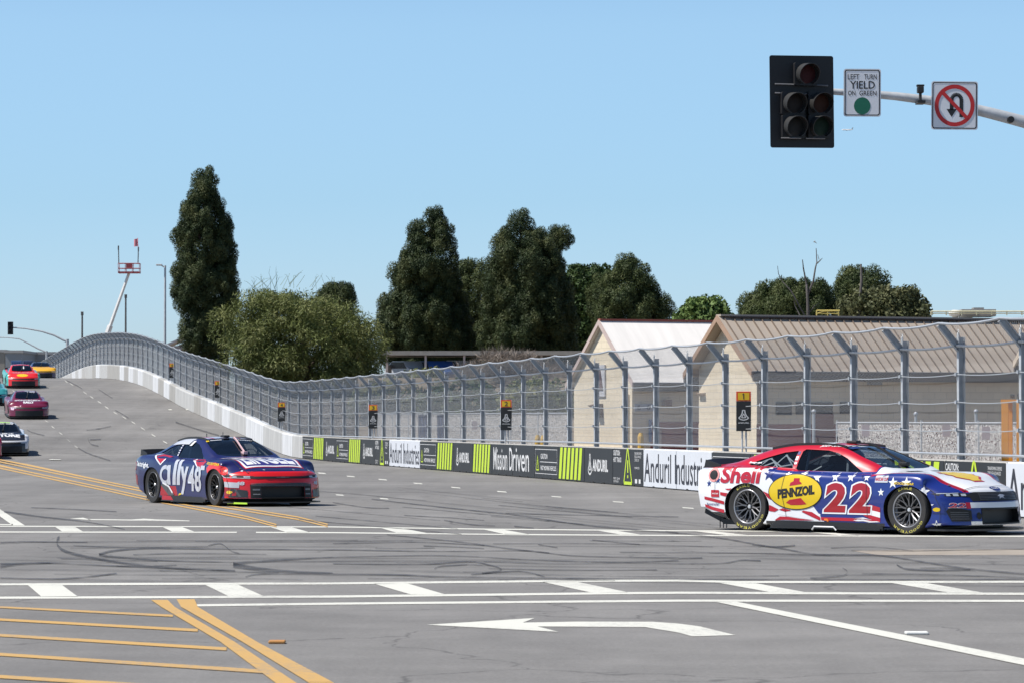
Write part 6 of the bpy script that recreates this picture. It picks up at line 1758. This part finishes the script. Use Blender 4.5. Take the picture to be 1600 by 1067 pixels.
def tree(name, axis_px, Y, profile_px, label, leafm, k, tr, n, llen, lwid, mode='tuft', seed=1, trunk_r=.25, group=None, squash=.9, fill=.55, stretch=(1,1,1.25), cat='tree', barkm=None, limbs=14, base_z=None, per=6, lobe=1.0):
    rng = np.random.RandomState(seed)
    b = at(axis_px, HOR, Y); bz = ez1(b.x, b.y) if base_z is None else base_z
    org = Vector((b.x, b.y, bz))
    s = Y/F
    prof = [(H + (HOR-py)*s - bz, (xl-axis_px)*s, (xr-axis_px)*s) for py, xl, xr in profile_px]
    if mode == 'weep': C, R = crown_centres(prof, None, rng, k, tr, squash, fill, None, per)
    else: C, R = tuft_centres(prof, rng, tr, lobe, squash)
    ztop = max(q[0] for q in prof); zbot = min(q[0] for q in prof)
    V = leaves(C, R, n, rng, llen, lwid, mode, stretch)
    t = empty(name, org, 0, label, cat, group)
    mesh_obj('crown', quads_mesh('crown', V), t, leafm)
    bm = bmesh.new()
    hh = np.linspace(-.1, ztop*.93, 7)
    zs_ = np.array([q[0] for q in prof]); oo = np.argsort(zs_); mids = np.array([(q[1]+q[2])/2 for q in prof])
    mx = lambda z: float(np.interp(z, zs_[oo], mids[oo])) * min(1, max(0, z/max(.5, zbot+1)))
    add_tube(bm, [(mx(z), 0, z) for z in hh], [trunk_r*(1 - .85*i/6)+.02 for i in range(7)], 8)
    tk = bm_obj('trunk', bm, barkm or M_BARK, t, smooth=True, angle=60)
    bm = bmesh.new()
    for i in rng.choice(len(C), min(limbs, len(C)), replace=False):
        c = C[i]; z0 = max(.4, c[2] - abs(c[0])*.6 - .6)
        if z0 > ztop*.9: continue
        a = Vector((mx(z0), 0, z0)); e = Vector(c); m_ = a.lerp(e, .5) + Vector((0,0,-.1*(e-a).length*.5))
        add_tube(bm, [a, m_, e], [trunk_r*.32+.01, trunk_r*.2+.01, .02], 5)
    if bm.faces: bm_obj('limbs', bm, barkm or M_BARK, tk)
    else: bm.free()
    return t
tree('pine_tree', 318, 205, [(264,314,324),(275,303,337),(290,291,347),(302,289,350),(320,286,347),(335,280,356),(352,277,358),(372,274,359),(392,279,363),(412,280,366),(432,267,366),(448,264,370),(462,268,371),(476,276,369),(492,281,366),(512,285,364),(535,283,362),(560,290,358)],
     'tall dark column-shaped pine at left, the tallest tree', L_PINE, 0, .36, 420, .14, .040, seed=3, lobe=0.95, trunk_r=.28, squash=.95, fill=.72)
tree('pine_tree', 662, 225, [(325,676,684),(338,664,697),(352,646,700),(372,637,705),(392,634,700),(404,628,712),(420,608,716),(436,606,718),(452,612,720),(466,622,722),(482,596,724),(500,592,728),(520,594,732),(545,600,736),(575,610,735)],
     'dark pointed pine, left one of the big clump in the middle', L_PINE, 0, .42, 460, .15, .044, seed=5, lobe=1.15, trunk_r=.3, fill=.72)
tree('pine_tree', 822, 222, [(331,805,826),(342,792,836),(360,783,842),(380,776,856),(398,765,872),(415,762,880),(435,760,884),(460,756,888),(490,752,892),(520,752,896),(550,760,898),(580,765,890)],
     'biggest dark pine with a broad crown at the centre of the clump', L_PINE, 0, .44, 460, .15, .044, seed=7, lobe=1.25, trunk_r=.35, fill=.72)
tree('pine_tree', 872, 226, [(356,858,866),(362,884,893),(372,856,896),(388,858,893),(400,852,887),(430,850,884),(470,850,885)],
     'narrow forked pine leaning out right of the biggest pine', L_PINE, 0, .38, 430, .15, .044, seed=8, lobe=0.8, trunk_r=.2)
tree('pine_tree', 742, 234, [(408,722,752),(420,716,775),(450,706,790),(480,696,800),(520,694,802),(560,700,796)],
     'low dark pine filling the gap left of the biggest pine', L_PINE2, 0, .44, 430, .15, .044, seed=9, lobe=1.1, trunk_r=.25)
tree('broadleaf_tree', 915, 245, [(416,892,944),(428,882,958),(450,872,968),(480,868,972),(520,868,970),(560,874,960)],
     'round leafy green tree between the central pine and the right-hand pine', L_BROAD, 0, .42, 110, .22, .15, 'broad', seed=11, lobe=1.1, trunk_r=.3)
tree('pine_tree', 985, 215, [(400,974,998),(412,964,1004),(428,956,1010),(442,944,1024),(456,932,1036),(470,926,1042),(484,924,1044),(500,926,1040),(530,930,1030)],
     'bushy olive pine just behind the white roof', L_PINE2, 0, .42, 430, .15, .044, seed=13, lobe=1.15, trunk_r=.3, fill=.7)
tree('pine_tree', 527, 200, [(444,520,538),(452,508,546),(464,499,554),(476,496,558),(488,500,557),(500,510,550)],
     'small round dark pine on its own above the olive tree', L_PINE, 0, .35, 380, .14, .042, seed=15, lobe=0.75, trunk_r=.18)
tree('broadleaf_tree', 1098, 170, [(467,1092,1108),(475,1076,1122),(484,1062,1136),(498,1056,1142),(520,1060,1140)],
     'light green leafy tree peeking between the white and the brown roof', L_LIGHT, 0, .30, 70, .24, .15, 'broad', seed=17, lobe=0.7, trunk_r=.2)
tree('pine_tree', 1232, 160, [(440,1232,1262),(446,1206,1286),(456,1200,1296),(466,1180,1300),(478,1168,1300),(492,1162,1298),(515,1166,1296)],
     'wide dark green pine behind the brown roof, around the dead tree', L_PINE2, 0, .32, 330, .13, .040, seed=19, lobe=0.75, trunk_r=.25)
tree('pine_tree', 1348, 163, [(420,1328,1350),(428,1310,1362),(440,1306,1388),(452,1304,1394),(470,1302,1396),(490,1304,1394),(510,1306,1390)],
     'dark pine with two humps behind the brown roof', L_PINE2, 0, .32, 330, .13, .040, seed=21, lobe=0.8, trunk_r=.25)
tree('broadleaf_tree', 1402, 158, [(450,1390,1420),(458,1380,1432),(470,1330,1442),(480,1318,1446),(495,1316,1452),(512,1320,1450)],
     'grey-green leafy tree at the right end of the trees behind the brown roof', leaf_material('foliage_greygreen', (.04,.05,.022), (.085,.095,.04), (.14,.14,.065)), 0, .30, 80, .17, .11, 'broad', seed=23, lobe=0.75, trunk_r=.2)
# broad olive tree behind the fence
ot = tree('olive_tree', 468, 163, [(454,432,466),(464,398,496),(478,372,526),(494,358,554),(512,350,582),(532,346,600),(552,350,602),(575,362,600),(600,380,596),(625,420,560)],
     'broad feathery olive-green tree behind the foot of the climbing fence', L_OLIVE, 420, .80, 250, .22, .040, 'weep', seed=25, trunk_r=.3, fill=.66, stretch=(1.25,1.25,1.0), limbs=30, per=5, cat='tree')
rng = np.random.RandomState(3); bm = bmesh.new(); s = 163/F
for i in range(34):
    x = rng.uniform(-2.6, 2.4); y = rng.uniform(-1.5, 1.5); z0 = H + (HOR-470)*s - abs(x)*.12; L = rng.uniform(.08, .34)*(2.2 if -1.4 < x < -1.1 else 1)
    p = Vector((x, y, z0)); d = Vector((rng.normal()*.7, rng.normal()*.5, 1)).normalized()
    add_tube(bm, [p - d*.6, p + d*L*.5, p + d*L + Vector((rng.normal()*.1, 0, -.03))], [.010,.007,.004], 3)
bm_obj('twigs', bm, L_OLIVE, ot)
def dead_tree(px, Y, branches, label, r0):
    b = at(px, HOR, Y); o = Vector((b.x, b.y, 0)); t = empty('dead_tree', o, 0, label, 'tree'); s = Y/F
    for i, (pts, ra, rb) in enumerate(branches):
        bm = bmesh.new(); n = len(pts)
        add_tube(bm, [((x-px)*s, .12*math.sin(j*1.7+i), H + (HOR-y)*s) for j, (x, y) in enumerate(pts)], [ra + (rb-ra)*j/(n-1) for j in range(n)], 6)
        bm_obj('trunk' if i == 0 else 'branch', bm, M_BARKD, t, smooth=True, angle=80)
dead_tree(1264, 148, [([(1265,653),(1264,560),(1263,500),(1262,470),(1261,445)], .10, .055), ([(1261,445),(1256,420),(1254,406)], .045, .018), ([(1263,460),(1271,440),(1274,420),(1277,410),(1276,388)], .05, .015), ([(1277,412),(1285,404)], .03, .012), ([(1280,406),(1278,398)], .015, .008), ([(1262,492),(1272,480),(1280,474)], .025, .01), ([(1250,493),(1243,478),(1241,470)], .03, .012), ([(1224,441),(1217,428),(1215,416)], .022, .010), ([(1262,500),(1250,480),(1236,455),(1224,441)], .035, .022)], 'bare dead tree with forked black branches above the brown roof', .1)
dead_tree(1345, 157, [([(1344,653),(1344,500),(1344,470),(1346,440),(1346,413)], .10, .045), ([(1346,432),(1349,420)], .03, .015)], 'bare dead trunk standing up out of the two-humped pine', .1)
b = at(1273, 379.5, 147.5); bm = bmesh.new(); add_prism(bm, [(-.08,.02),(-.02,.05),(.05,.02),(.10,-.05),(.03,.0)], -.03, .03, 'y'); add_prism(bm, [(-.03,.03),(.02,.035),(.0,.09)], -.10, .10, 'y')
o = bm_obj('bird', bm, mat('bird_grey', (.4,.39,.37), .7)); o.location = b; tag(o, 'small pale bird in the air above the dead tree', 'bird')
# shrubs and dry brush
def shrub(px, Y, py0, py1, wpx, label, m, k, tr, n, llen, lwid, mode, seed, cat='shrub', group=None, name='shrub'):
    rng = np.random.RandomState(seed); s = Y/F; b = at(px, HOR, Y); bz = ez1(b.x, b.y); o = Vector((b.x, b.y, bz))
    zt, zb = H + (HOR-py0)*s - bz, H + (HOR-py1)*s - bz; w = wpx*s/2
    C = np.stack([rng.uniform(-w, w, k), rng.uniform(-1, 1, k)*min(w, 2.0), rng.uniform(0, 1, k)], 1)
    env = np.sqrt(np.clip(1 - (C[:, 0]/w)**2*.75, .1, 1))
    C[:, 2] = zb + (zt - tr*.8 - zb)*env*C[:, 2]
    V = leaves(C, np.full(k, tr), n, rng, llen, lwid, mode)
    t = empty(name, o, 0, label, cat, group)
    mesh_obj('foliage', quads_mesh('foliage', V), t, m)
    bm = bmesh.new()
    for i in range(min(8, k)): add_tube(bm, [(C[i][0]*.3, C[i][1]*.3, -.05), tuple(C[i])], [.03, .01], 4)
    bm_obj('stems', bm, M_BARKD, t)
shrub(800, 150, 540, 640, 200, 'grey-brown leafless thicket left of the white-roofed building', L_DRY, 120, .5, 180, .40, .020, 'twig', 31)
shrub(660, 152, 569, 620, 100, 'yellow-green shrub below the parked blue and white vehicles', L_SHRUB, 40, .4, 150, .16, .10, 'broad', 32)
shrub(840, 140, 585, 655, 100, 'green-brown shrub right behind brake board 2', L_SHRUB, 45, .45, 150, .18, .10, 'broad', 33)
shrub(720, 146, 590, 650, 120, 'dark green shrub behind the blue portable toilets', L_BROAD, 50, .45, 150, .18, .10, 'broad', 34)
shrub(610, 148, 590, 650, 110, 'green shrub right of brake board 3', L_SHRUB, 50, .45, 150, .18, .10, 'broad', 35)
shrub(895, 150, 590, 650, 60, 'dark shrub at the left corner of the cream gable', L_BROAD, 30, .4, 150, .18, .10, 'broad', 36)
shrub(520, 150, 615, 690, 160, 'brown dry scrub behind the fence left of brake board 3', L_DRY, 60, .45, 150, .3, .03, 'twig', 37)
shrub(445, 165, 600, 690, 110, 'brown dry scrub behind brake board 4', L_DRY, 50, .5, 150, .3, .03, 'twig', 38)
shrub(370, 182, 580, 650, 110, 'brown dry scrub behind brake board 5, farthest of the dry scrubs', L_DRY, 50, .5, 150, .3, .03, 'twig', 39)

# ------------------------------------------------------------------ far background
M_FARW = mat('far_wall_tan', (.30,.28,.25), .8, var=.08, scale=.1); M_FARG = mat('far_wall_grey', (.27,.29,.31), .8, var=.06, scale=.1); M_STEELD = mat('pole_dark', (.10,.095,.095), .6, var=.2)
def far_block(name, x0, x1, y0, Y, depth, m, label, extra=None):
    s = Y/F; a = at(x0, HOR, Y); b = at(x1, HOR, Y); z = H + (HOR-y0)*s
    t = empty(name, Vector((a.x, Y, 0)), 0, label, 'building')
    bm = bmesh.new(); add_box(bm, 0, b.x-a.x, 0, depth, -1, z-.4); bm_obj('wall', bm, m, t)
    bm = bmesh.new(); add_box(bm, -.2, b.x-a.x+.2, -.2, depth+.2, z-.395, z); bm_obj('roof', bm, mat('far_roof', (.36,.35,.34), .7), t)
    if extra: extra(t, s, z, b.x-a.x)
    return t
def wins(t, s, z, w):
    for i in range(3):
        bm = bmesh.new(); add_box(bm, .6+i*w/3.2, 1.4+i*w/3.2, -.06, -.004, z-3.2, z-1.6); bm_obj('window', bm, M_WIN, t)
far_block('warehouse', -120, 7, 546, 520, 30, M_FARW, 'tan warehouse at the far left edge beyond the hill crest', wins)
far_block('warehouse', 8, 34, 547, 515, 22, M_FARG, 'grey flat block right of the tan warehouse beyond the crest')
far_block('warehouse', 35, 100, 549.5, 530, 20, mat('far_wall_haze', (.33,.34,.35), .8, var=.05, scale=.1), 'long pale warehouse behind the yellow-nosed car')
for x0, x1, y0, Y, m, l, nm in ((17, 33, 563, 420, mat('container_blue', (.07,.14,.30), .6), 'light blue container beyond the crest at left', 'container'), (36, 50, 563, 415, mat('container_navy', (.05,.08,.17), .6), 'dark blue container behind the yellow-nosed car', 'container')):
    s = Y/F; a, b = at(x0, HOR, Y), at(x1, HOR, Y); z = H + (HOR-y0)*s; g0 = ez1(a.x, Y); bm = bmesh.new(); L = b.x-a.x
    add_box(bm, 0, L, 0, 2.4, 0, z-g0, bevel=.04)
    for i in range(6): add_box(bm, L*(i+.3)/6, L*(i+.7)/6, -.04, -.003, .15, z-g0-.15)
    o = bm_obj(nm, bm, m); o.location = (a.x, Y, g0); tag(o, l, 'container')
def far_signal(px, py0, py1, arm, Y, label, head=None, r=.14):
    s = Y/F; b = at(px, HOR, Y); g = ez1(b.x, b.y); o = Vector((b.x, Y, g)); t = empty('traffic_signal', o, 0, label, 'traffic light')
    P = lambda x, y: Vector(((x-px)*s, 0, H + (HOR-y)*s - g))
    bm = bmesh.new(); add_tube(bm, [(0,0,0), P(px, py0)], r, 8); bm_obj('pole', bm, M_GALV, t, smooth=True, angle=60)
    bm = bmesh.new(); add_tube(bm, [P(*q) for q in arm], [r*.75 - r*.35*i/(len(arm)-1) for i in range(len(arm))], 7); bm_obj('arm', bm, M_GALV, t, smooth=True, angle=60)
    if head:
        x0, x1, y0, y1 = head; a, c = P(x0, y1), P(x1, y0); bm = bmesh.new(); add_box(bm, a.x, c.x, -.2, -.05, a.z, c.z, bevel=.02)
        for k in range(3): add_lathe(bm, [(.12,-.35),(.15,-.35),(.15,-.2)], 10, mtx(((a.x+c.x)/2, 0, a.z + (c.z-a.z)*(k+.5)/3)))
        bm_obj('lamp_head', bm, M_BLKP, t)
far_signal(105, 530, 0, [(105,534),(98,531),(84,524),(65,518),(40,513.5),(20,512)], 290, 'distant traffic signal with long curved arm and black head at left', (12,20.5,503,523), .13)
far_signal(72.5, 548, 0, [(72.5,550),(60,545),(45,537),(30,529.5),(12,527.5),(-20,527)], 400, 'farther smaller traffic signal arm just below the first at left', (-12,-2,523,535), .12)
def pole(px, py, Y, r, label, name='utility_pole', lamp=False):
    s = Y/F; b = at(px, HOR, Y); g = ez1(b.x, b.y); zt = H + (HOR-py)*s - g; t = empty(name, Vector((b.x, Y, g)), 0, label, 'street lamp' if lamp else 'pole')
    bm = bmesh.new(); add_tube(bm, [(0,0,0),(0,0,zt)], [r, r*.7], 8); bm_obj('mast', bm, M_GALV if lamp else M_STEELD, t, smooth=True, angle=60)
    if lamp:
        bm = bmesh.new(); add_tube(bm, [(0,0,zt-.15),(-.25,0,zt)], .05, 6); add_box(bm, -.62,-.2,-.16,.16,zt-.02,zt+.09,bevel=.03); bm_obj('lamp_head', bm, mat('lamp_head_grey', (.5,.5,.5), .5), t)
    else:
        bm = bmesh.new(); add_box(bm, -.12,.12,-.12,.12,zt,zt+.35,bevel=.03); bm_obj('cap', bm, M_STEELD, t)
pole(257.5, 415, 238, .10, 'tall street lamp left of the column-shaped pine', 'street_lamp', True)
pole(128, 493, 330, .12, 'short dark pole left of the boom lift'); pole(196, 466, 330, .12, 'taller dark pole right of the boom lift')
# boom lift
Yl = 390; s = Yl/F; b = at(166, HOR, Yl); g = ez1(b.x, b.y); t = empty('boom_lift', Vector((b.x, Yl, g)), 0, 'white boom lift raised over the hill with red basket and flag', 'boom lift')
P = lambda x, y: Vector(((x-166)*s, 0, H + (HOR-y)*s - g))
bt = P(201, 427); foot = Vector((-3.0, 0, 2.2))
M_BOOM = mat('boom_white', (.70,.69,.67), .5, var=.1); M_BRED = mat('basket_red', (.32,.06,.07), .5)
bm = bmesh.new(); mid = foot.lerp(bt, .62); add_tube(bm, [foot, mid], [.42,.34], 6); add_tube(bm, [mid, bt], [.22,.17], 6); bm_obj('boom', bm, M_BOOM, t)
bm = bmesh.new(); add_box(bm, -4.5,1.5,-1.2,1.2,.9,2.0,bevel=.1); bm_obj('chassis', bm, M_BRED, t)
for x in (-4.0, 1.0):
    for y in (-1.2, 1.2):
        bm = bmesh.new(); add_lathe(bm, [(0,-.2),(.5,-.2),(.6,-.1),(.6,.1),(.5,.2),(0,.2)], 16, mtx((x,y,.6))); bm_obj('wheel', bm, M_RUBR, t)
a, c = P(185, 427.5), P(218, 412)
bm = bmesh.new(); add_box(bm, a.x, c.x, -.6, .6, a.z, a.z+.20)
for x in np.linspace(a.x, c.x, 4):
    for y in (-.6, .6): add_tube(bm, [(x,y,a.z),(x,y,c.z)], .035, 4)
for z in (c.z, (a.z+c.z)/2):
    for y in (-.6, .6): add_tube(bm, [(a.x,y,z),(c.x,y,z)], .035, 4)
    for x in (a.x, c.x): add_tube(bm, [(x,-.6,z),(x,.6,z)], .035, 4)
add_box(bm, (a.x+c.x)/2-.35, (a.x+c.x)/2+.35, -.3, .3, a.z+.5, a.z+1.15)
bk = bm_obj('basket', bm, M_BRED, t)
for x, y0, y1 in ((185, 412, 384), (215, 412, 386)):
    bm = bmesh.new(); p0, p1 = P(x, y0), P(x + (-.6 if x < 200 else .6), y1); add_tube(bm, [p0, p1], .06, 5); add_box(bm, p1.x-.07, p1.x+.07, -.07, .07, p1.z-.5, p1.z); bm_obj('light_pole', bm, M_STEELD, bk)
bm = bmesh.new(); p0 = P(215, 386); add_tube(bm, [p0, P(214.5, 372)], .03, 4)
q = P(214.5, 373); w = 14
V = [[bm.verts.new((q.x - .42*i/5 , .05*math.sin(i*1.4), q.z - .08*i/5 - .85*k)) for k in (0, 1)] for i in range(6)]
for i in range(5): bm.faces.new((V[i][0], V[i+1][0], V[i+1][1], V[i][1]))
bm_obj('flag', bm, mat('flag_red', (.62,.22,.26), .7), bk, recalc=False)
# carport and sheds near the crest
def carport(x0, x1, y0, Y, label, zh):
    s = Y/F; a, b = at(x0, HOR, Y), at(x1, HOR, Y); z = H + (HOR-y0)*s; g = ez1(a.x, Y)
    t = empty('carport', Vector((a.x, Y, 0)), 0, label, 'shelter'); L = b.x-a.x
    bm = bmesh.new(); add_prism(bm, [(0,z-.25),(L,z+.02),(L,z+.22),(0,z)], 0, 6, 'y'); bm_obj('roof', bm, mat('carport_roof', (.23,.21,.21), .7), t)
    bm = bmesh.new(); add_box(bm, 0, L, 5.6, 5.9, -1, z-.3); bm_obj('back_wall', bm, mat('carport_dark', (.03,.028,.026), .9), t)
    for i in (0, 1, 2, 3):
        bm = bmesh.new(); x = .2 + (L-.4)*i/3; add_box(bm, x-.09, x+.09, .1, .28, -1, z-.28); bm_obj('post', bm, M_GALV, t)
carport(262, 345, 541, 214, 'dark open carport with flat grey roof beside the column-shaped pine', 2)
s = 240/F; a = at(252, HOR, 240); bm = bmesh.new(); z = H + (HOR-541)*s
add_prism(bm, [(0,z),(1.9,z+.85),(2.0,z+.78),(.4,z)], 0, 3, 'y'); add_prism(bm, [(.55,z+.0),(1.85,z+.05),(2.0,z+.5),(1.2,z+.25)], 3.003, 3.2, 'y'); add_box(bm, .1,.22,1,1.2,-1,z); add_box(bm, 1.8,1.95,1,1.2,-1,z+.6)
o = bm_obj('solar_canopy', bm, mat('canopy_grey', (.36,.35,.36), .5)); o.location = (a.x, 240, 0); tag(o, 'tilted pale canopy left of the column-shaped pine', 'canopy')
# low flat building and vehicles under the pine clump
Yf = 196; s = Yf/F; a, b = at(596, HOR, Yf), at(1100, HOR, Yf); t = empty('flat_building', Vector((a.x, Yf, 0)), 0, 'low flat-roofed building with pale fascia below the pine clump', 'building'); L = b.x-a.x; z = H + (HOR-548)*s
bm = bmesh.new(); add_box(bm, 0, L*.62, 0, 6, z-.24, z); bm_obj('roof', bm, mat('fascia_pale', (.33,.30,.26), .7, var=.15), t)
bm = bmesh.new(); add_box(bm, L*.62+.01, L, 0, 6, z-.75, z-.25); bm_obj('low_roof', bm, mat('tile_red', (.16,.05,.035), .8, var=.3), t)
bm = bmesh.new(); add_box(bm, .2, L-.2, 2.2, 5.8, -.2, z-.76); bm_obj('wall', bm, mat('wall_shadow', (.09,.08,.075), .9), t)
for i in range(6):
    bm = bmesh.new(); x = .3 + L*.6*i/5; add_box(bm, x-.06, x+.06, .2, .32, -.2, z-.245); bm_obj('post', bm, M_TRIMW, t)
def parked(px, py, Y, m, label, rz=-70):
    p = at(px, py, Y); t = empty('parked_car', p, math.radians(rz), label, 'car', 'vehicles parked by the flat building')
    bm = bmesh.new(); pr = [(-2.1,.35),(2.1,.35),(2.15,.75),(1.5,.95),(.9,1.0),(.4,1.42),(-1.2,1.45),(-1.9,1.0),(-2.15,.9)]
    add_prism(bm, pr, -.8, .8, 'y'); bmesh.ops.bevel(bm, geom=bm.edges[:], offset=.06, segments=2, affect='EDGES'); bm_obj('body', bm, m, t, smooth=True)
    bm = bmesh.new(); add_prism(bm, [(.85,1.0),(.38,1.36),(-1.1,1.38),(-1.6,1.02)], -.815, .815, 'y'); bm_obj('side_glass', bm, M_WIN, t)
    for x in (-1.35, 1.35):
        for y in (-.72, .72):
            bm = bmesh.new(); add_lathe(bm, [(0,-.1),(.2,-.1),(.31,-.1),(.33,0),(.31,.1),(0,.1)], 16, mtx((x,y,.33))); bm_obj('wheel', bm, M_RUBR, t)
parked(645, 603, 197.6, mat('car_pale', (.45,.48,.52), .3, coat=.5), 'pale silver car parked below the flat building, leftmost', -62)
parked(684, 603, 197.2, mat('car_blue', (.03,.10,.30), .3, coat=.5), 'bright blue car parked below the flat building')
parked(727, 602, 197.9, mat('car_white', (.55,.56,.57), .3, coat=.5), 'white car parked below the flat building, half hidden by the thicket')
for nm, px0, px1, py, Y in (('earth_bank', 560, 900, 590, 149),):
    a, b = at(px0, HOR, Y), at(px1, HOR, Y); z = H + (HOR-py)*Y/F; bm = bmesh.new(); add_prism(bm, [(0,-.3),(-.2,0),(3.5,z),(16,z),(16,-.3)], 0, b.x-a.x, 'x'); o = bm_obj(nm, bm, M_SAND); o.location = (a.x, Y-4.0, 0); struct(o)
# airliner
p = at(1324, 203.5, 11800.0); t = empty('airliner', p, 0, 'tiny white airliner flying right of the traffic signal', 'aeroplane')
M_PL = mat('plane_white', (.74,.74,.74), .4, var=0)
bm = bmesh.new(); add_tube(bm, [(-19,0,0),(-17,0,.3),(-14,0,.4),(10,0,.4),(15,0,.9),(19,0,1.4)], [.3,1.4,2.0,2.0,1.2,.3], 12); bm_obj('fuselage', bm, M_PL, t, smooth=True, angle=60)
for s_ in (-1, 1):
    bm = bmesh.new(); add_prism(bm, [(-4,s_*1.5),(2,s_*1.5),(8,s_*17),(6,s_*17)], -.2, .2, 'z'); bm_obj('wing', bm, M_PL, t)
    bm = bmesh.new(); add_tube(bm, [(-5,s_*5.5,-1.2),(-1,s_*5.5,-1.2)], 1.0, 10); bm_obj('engine', bm, M_FARG, t)
    bm = bmesh.new(); add_prism(bm, [(14,s_*.8),(17,s_*.8),(19,s_*6),(17.5,s_*6)], 1.2, 1.4, 'z'); bm_obj('tailplane', bm, M_PL, t)
bm = bmesh.new(); add_prism(bm, [(13,1.5),(18,1.6),(20.5,8),(18,8)], -.2, .2, 'y'); bm_obj('tail_fin', bm, M_FARG, t)
